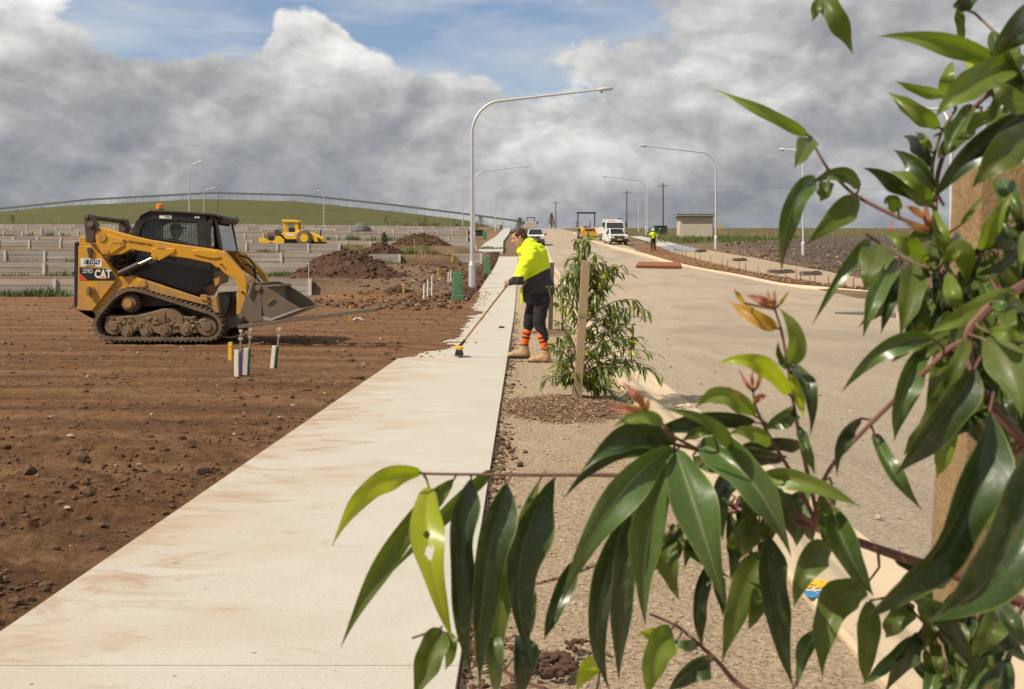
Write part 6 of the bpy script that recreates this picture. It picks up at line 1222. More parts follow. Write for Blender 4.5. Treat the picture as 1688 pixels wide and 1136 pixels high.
    for k in range(160): x, y = rb.uniform(-.035, .035), rb.uniform(-.155, .155); m.bar(tuple(bh + Vector((x, y, .06))), tuple(bh + Vector((x * 1.5 + rb.uniform(-.01, .01), y * 1.08, -.022))), .005)
    m.build('bristles', 'black', br).location = ib
worker()
def small_person(px, pyb, Y, label, pose='stand', shirt='hivis', hat='white', s=1.0):
    c = Vector((X_AT(px, Y), Y, HC + (HY - pyb) / FPX * Y)); root = thing('person', label, 'person', tuple(c)); v = lambda x, y, z: Vector((x * s, y * s, z * s))
    hp, ch, nk, hd = v(0, 0, .92), v(-.02, -.06, 1.36), v(-.04, -.09, 1.5), v(-.05, -.12, 1.64)
    sl_, sr = v(-.2, -.06, 1.4), v(.2, -.06, 1.4); el, er = v(-.36, -.2, 1.2), v(.33, -.1, 1.12); hl, hr = v(-.42, -.42, 1.28), v(.2, -.32, .98); kl, kr = v(-.12, -.06, .5), v(.12, .0, .5); al, ar = v(-.14, .02, .08), v(.14, .06, .08)
    blob('body', [cap(hp + v(0, 0, 0), ch, .13, .15), cap(ch, nk, .12, .06), cap(nk, hd, .055), ell(hd, (.08 * s, .095 * s, .115 * s)), ell(hd + v(0, -.1, -.02), (.015 * s, .02 * s, .02 * s)), cap(sl_, sr, .07), cap(sl_, el, .055, .045), cap(el, hl, .042, .03), cap(sr, er, .055, .045), cap(er, hr, .042, .03), ell(hl, (.04, .05, .045)), ell(hr, (.04, .05, .045)), cap(hp + v(-.1, 0, -.02), kl, .085, .06), cap(kl, al, .055, .04), cap(hp + v(.1, 0, -.02), kr, .085, .06), cap(kr, ar, .055, .04)], 'skin', root, .016, 2)
    blob('vest', [cap(hp + v(0, 0, .12), ch, .165, .185), cap(sl_, sr, .09), cap(sl_, sl_.lerp(el, .7), .075, .07), cap(sr, sr.lerp(er, .7), .075, .07)], shirt, root, .016, 3)
    blob('trousers', [cap(hp + v(-.05, 0, 0), hp + v(.05, 0, .1), .155), cap(hp + v(-.1, 0, -.02), kl, .11, .085), cap(kl, al, .08, .065), cap(hp + v(.1, 0, -.02), kr, .11, .085), cap(kr, ar, .08, .065)], 'trouser', root, .016, 3)
    for a in (al, ar): blob('boot', [cap(a + v(0, .02, -.02), a + v(0, -.14, -.04), .05, .045)], 'black', root, .014, 2)
    blob('hat', [ell(hd + v(0, 0, .06), (.115 * s, .13 * s, .09 * s)), ell(hd + v(0, -.05, .045), (.15 * s, .17 * s, .014))], hat, root, .012, 2)
    return root, c
pr, pc_ = small_person(1077, 413, 82, 'worker in a yellow shirt and white hat standing by the wet grey concrete', hat='white')
m = MB(); m.tube([Vector((-.42, -.42, 1.28)) + pc_, Vector((-.75, -.5, 1.5)) + pc_], .02, 6); m.tube([Vector((.2, -.32, .98)) + pc_, Vector((1.9, -.6, .05)) + pc_], .018, 6); m.box(tuple(Vector((1.9, -.6, .05)) + pc_), (.7, .12, .06)); tag(m.build('screed_tool', 'handle_wood'), 'long-handled concrete float held by the worker in the white hat', 'tool')
small_person(826, 379, 215, 'far tiny worker on the upper footpath between two lamp posts', hat='black')
# low odds and ends near the upper path
c = at(789, 389, 120); m = MB(); m.prism([(-.5, 0), (.5, 0), (.6, .5), (.55, .62), (-.55, .62), (-.6, .5)], -.4, .4); m.box((0, 0, .66), (1.25, .9, .08)); tag(m.build('black_bin', 'black', bevel=.03, loc=c), 'black bin beside the upper footpath left of the lamp posts', 'bin')
# ------------------------------------------------------------------ street saplings with stakes and mulch
def leaf_strip(b_, d, L, w, droop, side, V, F, UV, n=5):
    """narrow drooping leaf appended to a crown mesh"""
    p = Vector(b_); dirv = Vector(d).normalized(); i0 = len(V); st = L / n
    for k in range(n + 1):
        t = k / n; hw = w / 2 * max(.04, math.sin(PI * min(1, t ** .75)) ** .9); s = side - dirv * side.dot(dirv); s.normalize(); nn = s.cross(dirv)
        V += [tuple(p - s * hw + nn * hw * .35), tuple(p), tuple(p + s * hw + nn * hw * .35)]; UV += [(t, 0), (t, .5), (t, 1)]
        p = p + dirv * st; dirv = (dirv + Vector((0, 0, -droop))).normalized()
    for k in range(n):
        a = i0 + 3 * k; F += [(a, a + 1, a + 4, a + 3), (a + 1, a + 2, a + 5, a + 4)]
    return 2 * n
def sapling(label, Yt, base_px, top_px, ends, seed, leaves=22, grp='young street trees', Ls=1.0, spread=.32, tall=True):
    rg = random.Random(seed); b_ = at(*base_px, Yt); tp = at(*top_px, Yt); b_.z = float(P(Yt)) - .03; root = thing('sapling', label, 'tree', tuple(b_), group=grp)
    tr = [b_.lerp(tp, t) + Vector((.02 * math.sin(t * 7), .03 * math.sin(t * 5 + 1), 0)) for t in [k_ / 11 for k_ in range(12)]]; m = MB(); m.tube([p - b_ for p in tr], [.014 * (1 - .8 * k / 11) + .002 for k in range(12)], 8); m.build('trunk', 'bark', root, True)
    V = []; F = []; UV = []; MI = []; bm_ = MB()
    for (ex, ey) in ends:
        e = at(ex, ey, Yt); e.y += rg.uniform(-spread, spread); f = max(.12, min(.97, (e.z + .12 * (1 if ey > 420 else 0) - b_.z) / (tp.z - b_.z))); f = max(.08, f - .24); k = f * 11; i = int(min(10, k)); s = tr[i].lerp(tr[i + 1], k - i)
        c = s.lerp(e, .5) + Vector((0, 0, .30 * (e - s).length + .02)); pts = [s * (1 - t) ** 2 + 2 * c * t * (1 - t) + e * t * t for t in [k_ / 9 for k_ in range(10)]]; bm_.tube([p - b_ for p in pts], [.0055 * (1 - .75 * j / 9) + .0008 for j in range(10)], 6)
        nl = int(leaves * (.7 + .6 * rg.random()) * max(.6, min(1.6, (e - s).length / .35)))
        for j in range(nl):
            t = .15 + .87 * rg.random() ** .8; t = min(t, 1); ii = min(8, int(t * 9)); p = pts[ii].lerp(pts[ii + 1], t * 9 - ii) - b_
            a = rg.uniform(0, 2 * PI); out = (e - s).normalized(); d = Vector((math.cos(a) * .7 + out.x * .5, math.sin(a) * .7 + out.y * .5, rg.uniform(-1.3, .55))); sd = Vector((math.cos(a + 1.57), math.sin(a + 1.57), rg.uniform(-.3, .3)))
            nf = leaf_strip(p + Vector((rg.uniform(-.012, .012), rg.uniform(-.012, .012), 0)), d, rg.uniform(.085, .16) * Ls, rg.uniform(.022, .034) * Ls, rg.uniform(.18, .42), sd, V, F, UV); r = rg.random()
            MI += [0 if r < .06 else 1 if r < .18 else 2 if r < .50 else 3 if r < .87 else 4] * nf
    bm_.build('branches', 'bark', root, True)
    me = bpy.data.meshes.new('crown'); me.from_pydata(V, [], F); [me.materials.append(MAT[k]) for k in ('leaf_dark', 'leaf_gloss', 'leaf_under', 'leaf_light', 'leaf_lime')]; me.polygons.foreach_set('material_index', MI); me.polygons.foreach_set('use_smooth', [True] * len(F))
    ul = me.uv_layers.new(name='UVMap'); li = np.empty(len(me.loops), dtype=np.int32); me.loops.foreach_get('vertex_index', li); ul.data.foreach_set('uv', np.array(UV)[li].ravel())
    o = link(bpy.data.objects.new('crown', me), root); o['kind'] = 'stuff'; return root
def stake(a, b_, w, label, grp=None, m_='timber', tie=None):
    root = thing('tree_stake', label, 'stake', tuple(a), group=grp); v = b_ - a; m = MB(); m.bar((0, 0, -.02), tuple(v), w, w * .8, up=(0, 1, .1)); m.build('post', m_, root, bevel=.003)
    if tie is not None:
        p = v * tie; m = MB()
        for k in (-.012, 0, .012): m.bar(tuple(p + Vector((-w * .56, 0, k))), tuple(p + Vector((w * .56, 0, k + .004))), w * .9, .010)
        m.tube([p + Vector((w * .4, 0, 0)), p + Vector((w * .9, .10, .01)), p + Vector((w * .5, .18, .0))], .006, 6); m.build('tie', 'drygrass', root)
    return root
E1 = [(1068, 512), (1050, 495), (1040, 452), (1022, 440), (1072, 578), (1060, 560), (1074, 600), (1062, 612), (1030, 605), (1016, 628), (1000, 640), (1012, 650), (925, 602), (916, 620), (920, 575), (915, 555), (928, 545), (932, 500), (925, 470), (942, 425), (950, 445), (985, 418), (990, 445), (970, 392), (972, 380), (966, 402), (1030, 520), (1012, 505), (990, 560), (1005, 580), (1045, 545), (1020, 545), (935, 628), (945, 610), (985, 610), (1000, 470), (980, 480), (1010, 470), (965, 430), (975, 520)]
sapling('bushy young street tree tied to a timber stake right of the worker', 9.35, (944, 655), (969, 372), E1 + [(x_ + dx_, y_ + dy_) for (x_, y_), (dx_, dy_) in zip(E1, [(-14, 12), (10, 14), (-10, -12), (-20, 4), (-8, 22)] * 8)], 11, 13, spread=.42)
stake(Vector((*at(951, 662, 9.12)[:2], float(P(9.1)) - .03)), at(966, 430, 9.02), .076, 'pale timber stake standing in mulch in front of the bushy sapling', 'timber tree stakes', tie=.62)
E2 = [(932, 470), (940, 492), (925, 505), (918, 530), (930, 545), (938, 520), (922, 560), (945, 545), (935, 575), (915, 500), (928, 455), (920, 480)]
sapling('smaller street tree behind the worker, partly hidden by the nearer sapling', 20.3, (926, 548), (924, 448), E2, 12, 16, spread=.5, Ls=1.3)
stake(Vector((*at(907, 547, 20.4)[:2], float(P(20.4)) - .03)), at(910, 433, 20.4), .09, 'reddish timber stake just right of the worker', 'timber tree stakes', 'bark')
def mulch(cx, cy, rx, ry, n, label, seed):
    rg = np.random.default_rng(seed); a = rg.uniform(0, 2 * PI, n); r = rg.uniform(0, 1, n) ** .5; r = np.where(r > .85, r * rg.uniform(.9, 1.15, n), r); x = cx + rx * r * np.cos(a); y = cy + ry * r * np.sin(a); V = []; F = []; MI = []
    z0 = P(y) - .03 + .055 * np.clip(1 - r * r, 0, 1) + .012 * (fbm(x * 9, y * 9, 2, 3) - .5)
    m = MB()
    nn = 26; 
    V0 = [(cx, cy, float(P(cy)) + .022)]
    for j in range(1, 7):
        for k in range(nn): q = j / 6 * .98; xx = cx + rx * q * math.cos(2 * PI * k / nn); yy = cy + ry * q * math.sin(2 * PI * k / nn); V0.append((xx, yy, float(P(yy)) - .032 + .055 * (1 - q * q)))
    F0 = [(0, 1 + k, 1 + (k + 1) % nn) for k in range(nn)] + [(1 + j * nn + k, 1 + (j + 1) * nn + k, 1 + (j + 1) * nn + (k + 1) % nn, 1 + j * nn + (k + 1) % nn) for j in range(5) for k in range(nn)]
    m.cm = 0; m.add(V0, F0)
    for i in range(n):
        L = rg.uniform(.012, .055); w_ = rg.uniform(.004, .011); m.cm = 0 if rg.random() < .72 else 1
        m.box((x[i], y[i], z0[i] + .006), (L, w_, .004), Euler((rg.uniform(-.5, .5), rg.uniform(-.45, .45), rg.uniform(0, PI))))
    return tag(m.build('mulch_ring', ['mulch', 'mulch_pale']), label, 'mulch', kind='stuff')
mulch(.50, 8.85, .60, .85, 3600, 'ring of brown bark mulch round the staked sapling', 5); mulch(.9, 20.2, .55, .9, 700, 'patch of bark mulch round the farther sapling', 6)
# little far trees and shrubs
def small_tree(px, pyb, Y, h, r, label, leafm, seed, trunk=True, sc=.14, n=420, shape=1.3):
    rg = random.Random(seed); b_ = Vector((X_AT(px, Y), Y, HC + (HY - pyb) / FPX * Y)); root = thing('small_tree', label, 'tree', tuple(b_)); m = MB(); m.tube([(0, 0, -.1), (0.02 * h, 0, h * .45), (0, 0, h * .92)], [.03 * h, .02 * h, .006 * h], 6)
    for k in range(7): a = rg.uniform(0, 2 * PI); z = h * rg.uniform(.3, .75); m.tube([(0, 0, z), (math.cos(a) * r * .8, math.sin(a) * r * .8, z + h * .15)], [.01 * h, .003 * h], 5)
    m.build('trunk', 'bark', root); V = []; F = []; MI = []
    for k in range(n):
        z = rg.random() ** .8; rr = r * (1 - z ** shape) ** .6 * rg.random() ** .5 * rg.uniform(.6, 1.15); a = rg.uniform(0, 2 * PI); c = Vector((rr * math.cos(a), rr * math.sin(a), h * (.22 + .80 * z))); d = Vector((rg.uniform(-1, 1), rg.uniform(-1, 1), rg.uniform(-.8, .6))).normalized(); s = d.orthogonal().normalized(); L = sc * h * rg.uniform(.5, 1.1); w = L * .4; i = len(V)
        V += [tuple(c - d * L / 2), tuple(c + s * w / 2), tuple(c + d * L / 2), tuple(c - s * w / 2)]; F.append((i, i + 1, i + 2, i + 3)); MI.append(0 if rg.random() < .6 else 1)
    me = bpy.data.meshes.new('crown'); me.from_pydata(V, [], F); [me.materials.append(MAT[k]) for k in leafm]; me.polygons.foreach_set('material_index', MI); o = link(bpy.data.objects.new('crown', me), root); o['kind'] = 'stuff'
mat('foliage', (0.05, 0.075, 0.022), .8, 0, .4, 3); mat('foliage2', (0.085, 0.105, 0.035), .8, 0, .4, 3); mat('redleaf', (0.17, 0.085, 0.075), .8, 0, .3, 3); mat('blueleaf', (0.055, 0.075, 0.05), .8, 0, .3, 3)
small_tree(633, 408, 66, 1.0, .33, 'little conifer growing above the small soil heap', ('blueleaf', 'foliage'), 5, n=500); small_tree(857, 381, 128, 1.7, .7, 'small dark green tree behind the worker head', ('foliage', 'foliage2'), 6); small_tree(909, 380, 250, 4.2, 1.2, 'small reddish tree on the crest of the road', ('redleaf', 'redleaf'), 7, n=300)
small_tree(700, 373, 205, 2.2, .9, 'thin young tree at the foot of the green hill', ('foliage2', 'drygrass'), 8, n=160); small_tree(792, 372, 215, 2.0, 1.2, 'low green bush at the right end of the hill', ('foliage', 'foliage2'), 9, n=300); small_tree(636, 372, 208, 2.0, .7, 'thin staked tree on the upper terrace', ('foliage2', 'drygrass'), 10, n=140); small_tree(20, 372, 208, 2.3, .8, 'brownish young tree at the far left below the hill', ('drygrass', 'redleaf'), 13, n=200); small_tree(690, 374, 203, 1.8, .8, 'low reddish shrub below the hill crest line', ('redleaf', 'drygrass'), 14, n=200); small_tree(390, 374, 203, 2.2, .8, 'brownish shrub just right of the loader cab', ('redleaf', 'drygrass'), 15, n=200)
# staked frames of the young trees far up the terraces
for px, yb, Y, lab in ((94, 365, 210, 'pale H-shaped tree guard on the hill foot left of the loader'), (407, 374, 200, 'pale H-shaped tree guard right of the loader cab'), (554, 380, 195, 'pale H-shaped tree guard right of the roller'), (585, 384, 150, 'pale tree guard beside the dark gravel pile'), (684, 374, 203, 'pale tree guard below the hill crest'), (640, 386, 160, 'pale tree guard above the little conifer')):
    c = at(px, yb, Y); root = thing('tree_guard', lab, 'tree guard', tuple(c - Vector((0, 0, .15)))); s = Y / 200
    for sx in (-1, 1): m = MB(); m.bar((sx * .5 * s, 0, 0), (sx * .5 * s, 0, 1.15 * s), .10 * s); m.build('stake', 'timber', root)
    m = MB(); m.bar((-.5 * s, 0, .75 * s), (.5 * s, 0, .75 * s), .03 * s, .12 * s); m.build('tie_band', 'timber', root)
# ------------------------------------------------------------------ near tree framing the right of the picture
def near_tree():
    root = thing('leafy_tree', 'nearest tree with long glossy green leaves hanging across the right foreground', 'tree', (.385, .70, -.04)); base = root.location.copy()
    T0 = [Vector((.385, .70, -.04)), Vector((.38, .69, .5)), Vector((.385, .67, .9)), Vector((.37, .66, 1.25)), Vector((.385, .68, 1.6)), Vector((.37, .70, 1.9))]
    m = MB(); m.tube([p - base for p in T0], [.012, .0105, .009, .007, .005, .003], 10); m.build('trunk', 'bark', root, True)
    S = []                                                    # stems as photo pixels with a distance
    def stem(pts, r0, r1, mt='stem'):
        P3 = [at(*p) for p in pts]; n = len(P3); t = np.linspace(0, n - 1, max(8, n * 5)); A = np.array([p[:] for p in P3]); B = np.stack([np.interp(t, range(n), A[:, k]) for k in range(3)], -1)
        ker = np.array([1, 2, 3, 2, 1.]) / 9
        for k in range(3): B[2:-2, k] = np.convolve(B[:, k], ker, 'valid')
        px = np.stack([CX + B[:, 0] / B[:, 1] * FPX, HY - (B[:, 2] - HC) / B[:, 1] * FPX], -1); S.extend([(px[i], Vector(B[i])) for i in range(len(B))])
        m = MB(); m.tube([Vector(v) - base for v in B], list(np.linspace(r0, r1, len(B))), 8); m.build('branch', mt, root, True)
    stem([(1800, 420, .66), (1720, 455, .63), (1688, 470, .61), (1636, 502, .60), (1604, 533, .60), (1594, 551, .60), (1598, 599, .60), (1616, 638, .59)], .0040, .0024)
    stem([(1800, 800, .66), (1730, 760, .61), (1688, 728, .59), (1652, 692, .59), (1633, 669, .59), (1616, 638, .59)], .0038, .0022)
    stem([(1598, 560, .60), (1565, 573, .61), (1534, 604, .61), (1497, 638, .62), (1438, 695, .63), (1374, 762, .64), (1352, 800, .66)], .0022, .0012)
    stem([(1800, 120, .70), (1690, 125, .68), (1624, 158, .69), (1595, 190, .70), (1558, 246, .71), (1545, 288, .71), (1541, 340, .70), (1546, 400, .69), (1556, 432, .68), (1551, 462, .67), (1579, 516, .64), (1600, 540, .61)], .0015, .0018)
    stem([(1576, 180, .71), (1550, 219, .71), (1535, 275, .71), (1540, 330, .70)], .0010, .0016, 'stem_green')
    stem([(1551, 446, .68), (1520, 440, .68), (1481, 420, .69), (1427, 386, .70)], .0018, .0009, 'stem_green')
    stem([(1548, 385, .69), (1526, 376, .70), (1472, 355, .71), (1413, 325, .72), (1394, 309, .72), (1363, 278, .72), (1332, 222, .73)], .0018, .0009)
    stem([(1760, 345, .67), (1690, 361, .66), (1650, 386, .66), (1599, 434, .66), (1560, 470, .66)], .0016, .0012, 'stem_green')
    stem([(1810, 1040, .68), (1700, 1000, .66), (1600, 958, .66), (1563, 943, .66), (1475, 915, .67), (1422, 896, .68), (1347, 871, .69), (1295, 854, .70), (1211, 837, .72), (1116, 874, .74), (1050, 905, .75), (989, 928, .76), (937, 949, .76), (881, 963, .76)], .0042, .0010)
    stem([(1216, 837, .72), (1145, 803, .72), (1078, 790, .72), (1015, 783, .72), (940, 783, .72), (840, 783, .72), (697, 781, .72)], .0022, .0010)
    stem([(1347, 871, .69), (1250, 790, .68), (1190, 752, .67), (1150, 741, .67), (1112, 733, .67)], .0020, .0012)
    stem([(1350, 870, .69), (1345, 840, .68), (1324, 748, .66), (1310, 679, .65), (1300, 610, .65), (1288, 543, .65), (1277, 508, .65)], .0018, .0007)
    stem([(1345, 860, .69), (1307, 783, .67), (1268, 720, .65), (1244, 669, .64), (1241, 640, .64)], .0017, .0006)
    stem([(1150, 741, .67), (1110, 720, .62), (1090, 704, .60), (1058, 668, .58)], .0013, .0006)
    stem([(1600, 958, .66), (1532, 1037, .68), (1504, 1006, .68)], .0012, .0008)
    stem([(1810, 1250, .70), (1500, 1240, .72), (1300, 1180, .73), (1210, 1125, .74), (1188, 1095, .74), (1152, 1062, .74), (1116, 1031, .75), (1071, 1012, .75)], .0028, .0009)
    stem([(1300, 1180, .73), (1000, 1170, .75), (850, 1120, .76), (728, 1036, .76), (679, 1052, .76)], .0020, .0009)
    stem([(1700, -60, .66), (1600, -40, .66), (1581, 10, .66)], .0015, .0008, 'stem_green'); stem([(1700, -60, .66), (1500, -70, .68), (1352, -12, .70)], .0015, .0008, 'stem_green')
    MT = {'d': 'leaf_dark', 'g': 'leaf_gloss', 'u': 'leaf_under', 'l': 'leaf_light', 'y': 'leaf_lime', 'r': 'leaf_red', 'o': 'leaf_bronze'}
    L = []
    def lf(t, b_, m_, e, w, Y, roll=0, fold=None): L.append((t, b_, m_, e, w, Y, roll, fold))
    # lower left spray
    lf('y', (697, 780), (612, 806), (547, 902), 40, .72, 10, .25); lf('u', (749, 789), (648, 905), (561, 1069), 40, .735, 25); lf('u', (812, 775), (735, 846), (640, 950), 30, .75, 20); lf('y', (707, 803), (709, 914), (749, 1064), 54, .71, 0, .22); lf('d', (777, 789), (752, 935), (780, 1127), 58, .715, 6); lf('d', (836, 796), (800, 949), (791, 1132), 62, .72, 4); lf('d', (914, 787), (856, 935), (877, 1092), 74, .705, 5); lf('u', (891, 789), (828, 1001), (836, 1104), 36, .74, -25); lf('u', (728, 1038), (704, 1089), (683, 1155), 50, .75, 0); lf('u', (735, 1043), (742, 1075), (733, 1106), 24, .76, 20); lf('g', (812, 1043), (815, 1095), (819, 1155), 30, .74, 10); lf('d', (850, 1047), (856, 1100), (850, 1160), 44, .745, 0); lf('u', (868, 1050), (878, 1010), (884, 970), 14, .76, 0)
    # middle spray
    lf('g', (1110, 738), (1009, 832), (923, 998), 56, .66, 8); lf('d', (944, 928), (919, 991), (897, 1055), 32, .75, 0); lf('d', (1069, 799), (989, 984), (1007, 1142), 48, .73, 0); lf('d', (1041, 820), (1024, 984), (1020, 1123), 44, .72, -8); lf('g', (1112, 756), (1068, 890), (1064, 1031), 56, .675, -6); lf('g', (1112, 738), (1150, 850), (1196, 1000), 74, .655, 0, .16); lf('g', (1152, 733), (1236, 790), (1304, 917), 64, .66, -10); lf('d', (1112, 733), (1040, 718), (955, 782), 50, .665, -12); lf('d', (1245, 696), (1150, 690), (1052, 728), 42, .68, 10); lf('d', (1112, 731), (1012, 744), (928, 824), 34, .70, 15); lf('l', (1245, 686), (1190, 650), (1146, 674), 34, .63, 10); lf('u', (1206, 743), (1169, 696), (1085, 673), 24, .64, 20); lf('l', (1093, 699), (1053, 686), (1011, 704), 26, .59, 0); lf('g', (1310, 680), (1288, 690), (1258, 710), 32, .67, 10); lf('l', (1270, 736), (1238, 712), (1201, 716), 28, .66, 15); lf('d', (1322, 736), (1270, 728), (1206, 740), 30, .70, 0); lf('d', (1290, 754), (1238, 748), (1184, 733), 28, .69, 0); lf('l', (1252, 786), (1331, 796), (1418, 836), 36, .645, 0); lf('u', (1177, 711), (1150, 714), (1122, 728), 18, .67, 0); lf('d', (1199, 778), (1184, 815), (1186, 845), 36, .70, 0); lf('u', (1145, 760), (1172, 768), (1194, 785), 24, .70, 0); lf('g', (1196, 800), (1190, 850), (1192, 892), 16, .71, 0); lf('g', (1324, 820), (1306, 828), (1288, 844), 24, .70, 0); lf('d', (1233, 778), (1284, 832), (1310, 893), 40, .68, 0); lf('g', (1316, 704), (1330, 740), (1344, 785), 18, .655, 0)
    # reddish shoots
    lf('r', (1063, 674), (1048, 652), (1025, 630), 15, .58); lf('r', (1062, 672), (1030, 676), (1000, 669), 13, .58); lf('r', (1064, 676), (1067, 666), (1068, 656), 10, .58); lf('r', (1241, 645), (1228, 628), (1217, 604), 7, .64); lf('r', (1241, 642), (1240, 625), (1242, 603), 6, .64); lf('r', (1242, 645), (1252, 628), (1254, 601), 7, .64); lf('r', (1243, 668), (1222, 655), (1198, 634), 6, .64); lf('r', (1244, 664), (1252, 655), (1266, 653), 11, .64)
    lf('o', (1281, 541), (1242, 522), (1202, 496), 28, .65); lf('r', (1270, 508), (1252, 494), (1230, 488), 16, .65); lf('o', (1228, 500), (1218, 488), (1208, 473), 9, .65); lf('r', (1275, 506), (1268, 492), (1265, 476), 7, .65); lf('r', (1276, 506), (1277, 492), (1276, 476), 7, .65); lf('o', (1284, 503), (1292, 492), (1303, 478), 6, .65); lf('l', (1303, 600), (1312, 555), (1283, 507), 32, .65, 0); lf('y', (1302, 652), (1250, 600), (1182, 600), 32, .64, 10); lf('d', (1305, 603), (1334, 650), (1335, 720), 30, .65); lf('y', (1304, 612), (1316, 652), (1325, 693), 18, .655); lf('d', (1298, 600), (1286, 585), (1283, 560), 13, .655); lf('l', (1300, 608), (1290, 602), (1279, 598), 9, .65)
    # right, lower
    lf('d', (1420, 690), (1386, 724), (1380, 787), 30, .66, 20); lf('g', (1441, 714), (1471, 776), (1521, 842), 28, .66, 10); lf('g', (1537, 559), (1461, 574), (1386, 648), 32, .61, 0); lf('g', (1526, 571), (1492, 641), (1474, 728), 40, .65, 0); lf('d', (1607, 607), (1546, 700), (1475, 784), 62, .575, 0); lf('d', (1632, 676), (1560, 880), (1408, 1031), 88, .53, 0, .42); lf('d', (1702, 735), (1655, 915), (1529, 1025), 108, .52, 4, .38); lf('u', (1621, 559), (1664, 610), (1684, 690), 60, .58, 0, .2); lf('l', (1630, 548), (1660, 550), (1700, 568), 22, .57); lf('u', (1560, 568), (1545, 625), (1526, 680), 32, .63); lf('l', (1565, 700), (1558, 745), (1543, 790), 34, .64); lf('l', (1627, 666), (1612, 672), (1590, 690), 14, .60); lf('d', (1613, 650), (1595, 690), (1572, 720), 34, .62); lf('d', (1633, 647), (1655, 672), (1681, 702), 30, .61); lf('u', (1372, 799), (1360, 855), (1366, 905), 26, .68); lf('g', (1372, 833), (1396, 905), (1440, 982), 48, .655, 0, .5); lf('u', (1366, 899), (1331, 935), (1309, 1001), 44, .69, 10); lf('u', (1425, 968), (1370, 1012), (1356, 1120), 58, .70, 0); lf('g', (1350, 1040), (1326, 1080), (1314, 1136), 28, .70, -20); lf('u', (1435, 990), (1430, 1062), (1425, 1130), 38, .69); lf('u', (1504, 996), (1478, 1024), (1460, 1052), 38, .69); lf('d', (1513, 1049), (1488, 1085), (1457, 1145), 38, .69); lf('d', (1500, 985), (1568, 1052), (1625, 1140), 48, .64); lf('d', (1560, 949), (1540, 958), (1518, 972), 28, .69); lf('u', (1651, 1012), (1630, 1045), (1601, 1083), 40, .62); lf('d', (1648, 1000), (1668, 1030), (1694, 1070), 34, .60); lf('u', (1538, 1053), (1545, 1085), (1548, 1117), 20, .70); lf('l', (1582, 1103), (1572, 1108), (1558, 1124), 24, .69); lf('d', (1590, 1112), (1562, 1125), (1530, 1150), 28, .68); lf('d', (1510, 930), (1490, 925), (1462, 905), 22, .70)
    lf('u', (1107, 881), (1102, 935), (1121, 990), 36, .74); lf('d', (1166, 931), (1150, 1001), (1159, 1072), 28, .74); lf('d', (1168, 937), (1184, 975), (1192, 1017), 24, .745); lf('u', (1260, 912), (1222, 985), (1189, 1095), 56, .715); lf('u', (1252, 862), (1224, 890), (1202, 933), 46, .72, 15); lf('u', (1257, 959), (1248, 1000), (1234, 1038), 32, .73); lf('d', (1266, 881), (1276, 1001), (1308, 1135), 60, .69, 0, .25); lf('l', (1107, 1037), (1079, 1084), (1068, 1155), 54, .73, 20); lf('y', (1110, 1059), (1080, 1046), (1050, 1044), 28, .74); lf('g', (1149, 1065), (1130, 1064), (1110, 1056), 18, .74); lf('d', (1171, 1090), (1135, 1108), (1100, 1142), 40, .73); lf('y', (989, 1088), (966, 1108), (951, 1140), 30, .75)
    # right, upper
    lf('u', (1352, -12), (1380, 32), (1406, 90), 36, .68); lf('u', (1354, -8), (1346, 14), (1339, 37), 17, .69); lf('u', (1581, 10), (1584, 45), (1588, 86), 17, .66); lf('d', (1592, -12), (1586, 2), (1572, 13), 34, .66); lf('l', (1680, 124), (1566, 72), (1446, 60), 38, .66, 15); lf('d', (1698, 20), (1668, 56), (1640, 92), 56, .62); lf('l', (1692, 95), (1600, 140), (1543, 192), 50, .66, 0); lf('l', (1563, 160), (1562, 130), (1571, 100), 26, .72); lf('y', (1626, 126), (1608, 112), (1590, 102), 26, .72); lf('l', (1562, 158), (1520, 150), (1475, 133), 20, .72); lf('l', (1549, 211), (1508, 182), (1463, 151), 32, .70); lf('d', (1534, 275), (1520, 240), (1488, 224), 30, .70); lf('l', (1532, 250), (1524, 232), (1509, 217), 16, .71); lf('d', (1545, 318), (1512, 275), (1473, 247), 38, .68); lf('d', (1530, 338), (1470, 292), (1421, 277), 30, .70); lf('l', (1536, 342), (1500, 304), (1467, 282), 34, .685); lf('l', (1555, 219), (1616, 196), (1676, 180), 28, .68); lf('d', (1696, 182), (1612, 240), (1536, 332), 48, .64); lf('u', (1706, 215), (1655, 252), (1602, 310), 60, .63, 0); lf('u', (1700, 180), (1664, 160), (1634, 127), 36, .62); lf('u', (1481, 347), (1468, 332), (1457, 336), 28, .69)
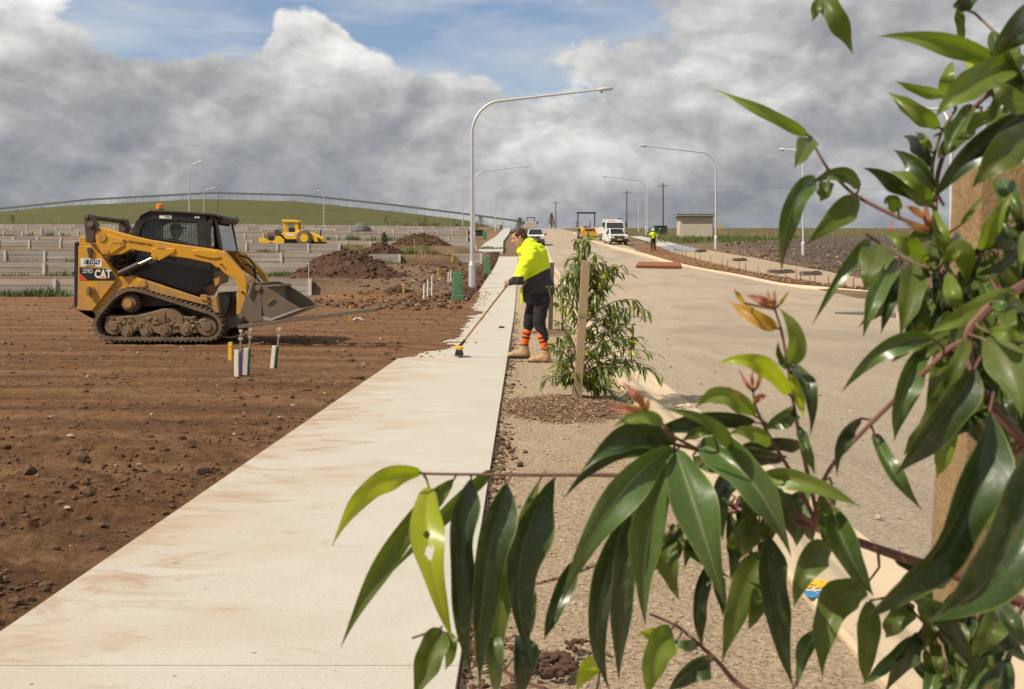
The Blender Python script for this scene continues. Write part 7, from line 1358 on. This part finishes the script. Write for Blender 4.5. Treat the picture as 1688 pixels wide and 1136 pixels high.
    lf('l', (1332, 224), (1262, 186), (1171, 145), 22, .72, 10); lf('u', (1335, 228), (1326, 250), (1309, 279), 34, .71); lf('g', (1416, 310), (1384, 286), (1334, 305), 26, .70); lf('g', (1345, 296), (1305, 345), (1288, 450), 38, .695); lf('u', (1416, 328), (1376, 360), (1329, 403), 42, .70, 10); lf('u', (1364, 300), (1360, 315), (1352, 333), 26, .72); lf('g', (1433, 398), (1395, 440), (1337, 539), 24, .69, 10); lf('u', (1452, 402), (1442, 435), (1424, 480), 52, .69, 0, .15); lf('g', (1481, 429), (1446, 485), (1423, 556), 30, .68); lf('l', (1528, 431), (1495, 402), (1455, 385), 30, .67); lf('u', (1506, 434), (1500, 488), (1483, 555), 44, .67, 10); lf('u', (1538, 385), (1516, 388), (1494, 402), 28, .69); lf('r', (1537, 379), (1515, 376), (1491, 369), 14, .67); lf('r', (1527, 362), (1508, 348), (1490, 339), 12, .67); lf('r', (1535, 378), (1528, 358), (1527, 336), 13, .67); lf('l', (1562, 420), (1548, 376), (1537, 333), 24, .67); lf('d', (1570, 425), (1577, 404), (1575, 382), 30, .69); lf('l', (1556, 432), (1588, 418), (1590, 480), 38, .66); lf('l', (1621, 412), (1640, 364), (1672, 313), 28, .64); lf('l', (1582, 372), (1604, 345), (1627, 314), 10, .66); lf('d', (1683, 408), (1648, 436), (1605, 455), 26, .64); lf('d', (1690, 388), (1660, 398), (1627, 412), 28, .65); lf('l', (1694, 380), (1688, 410), (1682, 442), 24, .60); lf('u', (1640, 293), (1654, 330), (1660, 367), 20, .67); lf('l', (1667, 333), (1674, 354), (1683, 377), 13, .66); lf('d', (1540, 450), (1542, 480), (1545, 510), 20, .68); lf('l', (1563, 450), (1574, 490), (1593, 522), 26, .66); lf('u', (1590, 462), (1604, 482), (1611, 507), 24, .67); lf('l', (1680, 482), (1600, 515), (1526, 552), 40, .615, 0); lf('g', (1636, 498), (1665, 500), (1696, 516), 30, .59); lf('u', (1655, 508), (1664, 530), (1668, 550), 28, .60); lf('d', (1600, 545), (1622, 575), (1640, 600), 26, .62); lf('d', (1580, 575), (1586, 610), (1590, 650), 30, .635); lf('d', (1556, 470), (1562, 505), (1575, 540), 26, .68); lf('d', (1545, 395), (1556, 420), (1560, 450), 24, .69)
    rf = random.Random(77)                                   # deeper, partly hidden leaves behind the traced ones
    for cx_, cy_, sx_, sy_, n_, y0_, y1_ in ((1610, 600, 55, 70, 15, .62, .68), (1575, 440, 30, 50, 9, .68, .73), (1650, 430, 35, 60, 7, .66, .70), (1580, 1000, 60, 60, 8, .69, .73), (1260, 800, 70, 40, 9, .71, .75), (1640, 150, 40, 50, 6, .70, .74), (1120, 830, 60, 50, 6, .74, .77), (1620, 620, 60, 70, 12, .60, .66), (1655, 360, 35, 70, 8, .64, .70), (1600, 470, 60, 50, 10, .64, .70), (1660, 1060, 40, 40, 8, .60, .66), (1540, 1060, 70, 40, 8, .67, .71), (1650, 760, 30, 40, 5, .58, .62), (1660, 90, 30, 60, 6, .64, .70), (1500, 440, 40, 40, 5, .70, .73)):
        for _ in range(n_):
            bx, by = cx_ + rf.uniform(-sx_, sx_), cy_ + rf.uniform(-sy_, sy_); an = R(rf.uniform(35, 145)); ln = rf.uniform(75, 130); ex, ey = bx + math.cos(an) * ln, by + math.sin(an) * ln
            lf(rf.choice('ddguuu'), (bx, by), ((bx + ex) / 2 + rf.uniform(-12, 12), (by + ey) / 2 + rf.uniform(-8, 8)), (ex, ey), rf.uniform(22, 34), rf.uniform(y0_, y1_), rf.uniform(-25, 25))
    rg = random.Random(21); spx = np.array([s[0] for s in S])
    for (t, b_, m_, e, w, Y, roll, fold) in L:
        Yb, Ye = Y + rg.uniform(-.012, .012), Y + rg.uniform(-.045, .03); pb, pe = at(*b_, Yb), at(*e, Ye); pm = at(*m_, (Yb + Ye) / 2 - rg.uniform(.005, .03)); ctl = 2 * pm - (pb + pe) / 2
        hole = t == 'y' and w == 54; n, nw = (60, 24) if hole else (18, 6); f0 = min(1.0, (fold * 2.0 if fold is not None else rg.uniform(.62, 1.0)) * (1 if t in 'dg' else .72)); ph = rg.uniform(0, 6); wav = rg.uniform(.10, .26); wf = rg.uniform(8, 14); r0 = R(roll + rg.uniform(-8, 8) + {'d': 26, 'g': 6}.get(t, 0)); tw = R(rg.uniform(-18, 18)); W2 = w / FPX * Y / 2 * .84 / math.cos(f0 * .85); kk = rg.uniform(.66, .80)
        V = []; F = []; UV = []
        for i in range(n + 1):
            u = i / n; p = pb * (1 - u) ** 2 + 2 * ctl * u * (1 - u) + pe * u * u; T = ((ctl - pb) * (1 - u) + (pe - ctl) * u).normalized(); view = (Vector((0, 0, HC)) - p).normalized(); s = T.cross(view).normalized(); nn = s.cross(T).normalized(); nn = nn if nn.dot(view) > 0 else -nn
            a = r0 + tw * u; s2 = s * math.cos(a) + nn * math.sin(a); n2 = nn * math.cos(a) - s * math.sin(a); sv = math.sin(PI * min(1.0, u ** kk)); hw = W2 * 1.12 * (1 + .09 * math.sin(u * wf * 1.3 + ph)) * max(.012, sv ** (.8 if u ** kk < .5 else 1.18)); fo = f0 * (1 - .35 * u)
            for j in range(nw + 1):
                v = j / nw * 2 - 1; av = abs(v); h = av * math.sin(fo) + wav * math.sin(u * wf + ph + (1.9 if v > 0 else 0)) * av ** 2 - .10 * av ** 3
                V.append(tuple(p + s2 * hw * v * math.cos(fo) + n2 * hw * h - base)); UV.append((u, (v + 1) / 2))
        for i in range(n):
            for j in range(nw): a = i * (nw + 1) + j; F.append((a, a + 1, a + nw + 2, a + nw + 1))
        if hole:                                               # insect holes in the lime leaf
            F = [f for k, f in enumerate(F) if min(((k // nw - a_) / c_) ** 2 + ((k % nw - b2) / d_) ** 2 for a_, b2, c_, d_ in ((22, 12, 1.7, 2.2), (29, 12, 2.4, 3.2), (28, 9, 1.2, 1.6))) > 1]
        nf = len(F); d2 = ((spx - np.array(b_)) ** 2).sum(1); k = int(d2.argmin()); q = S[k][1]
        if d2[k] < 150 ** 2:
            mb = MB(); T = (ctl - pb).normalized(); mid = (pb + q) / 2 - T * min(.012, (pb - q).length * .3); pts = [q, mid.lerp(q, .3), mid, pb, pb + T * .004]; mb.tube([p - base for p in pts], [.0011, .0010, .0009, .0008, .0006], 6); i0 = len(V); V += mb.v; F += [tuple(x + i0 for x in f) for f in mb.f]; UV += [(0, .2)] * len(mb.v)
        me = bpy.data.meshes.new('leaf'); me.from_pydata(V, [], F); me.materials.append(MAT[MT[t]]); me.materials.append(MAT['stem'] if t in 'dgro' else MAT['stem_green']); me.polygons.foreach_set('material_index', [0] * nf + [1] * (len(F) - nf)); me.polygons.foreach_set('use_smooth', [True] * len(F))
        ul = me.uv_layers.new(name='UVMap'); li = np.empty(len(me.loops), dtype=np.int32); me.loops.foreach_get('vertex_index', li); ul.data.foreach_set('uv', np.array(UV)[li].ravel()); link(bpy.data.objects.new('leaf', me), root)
near_tree()
def near_stake():
    tp = at(1642, 272, .80); bt = at(1590, 1136, .80); d = (bt - tp); bt = tp + d * ((tp.z + .06) / (tp.z - bt.z)); root = thing('tree_stake', 'rough sawn timber stake at the right edge, right behind the hanging leaves', 'stake', (bt.x, bt.y, bt.z), group='timber tree stakes')
    v = tp - bt; L = v.length; m = MB(); n = 40; V = []; rot = R(3); w = .047; rg = random.Random(2)
    for k in range(n + 1):
        c = v * (k / n)
        for sx, sy in ((-1, -1), (1, -1), (1, 1), (-1, 1)):
            x, y = sx * w / 2 + rg.uniform(-.0006, .0006), sy * w / 2 + rg.uniform(-.0006, .0006); V.append((c.x + x * math.cos(rot) - y * math.sin(rot), c.y + x * math.sin(rot) + y * math.cos(rot), c.z))
    F = [(4 * k + j, 4 * k + (j + 1) % 4, 4 * k + 4 + (j + 1) % 4, 4 * k + 4 + j) for k in range(n) for j in range(4)] + [(3, 2, 1, 0), tuple(4 * n + j for j in range(4))]; m.add(V, F); m.build('post', 'stakewood', root, bevel=.0015)
    m = MB(); c = v * .93
    for k in (-.006, .006): m.bar((c.x - .034, c.y - .02, c.z - .55 + k), (c.x + .034, c.y + .02, c.z - .55 + k), .052, .008)
    m.build('tie', 'drygrass', root)
near_stake()
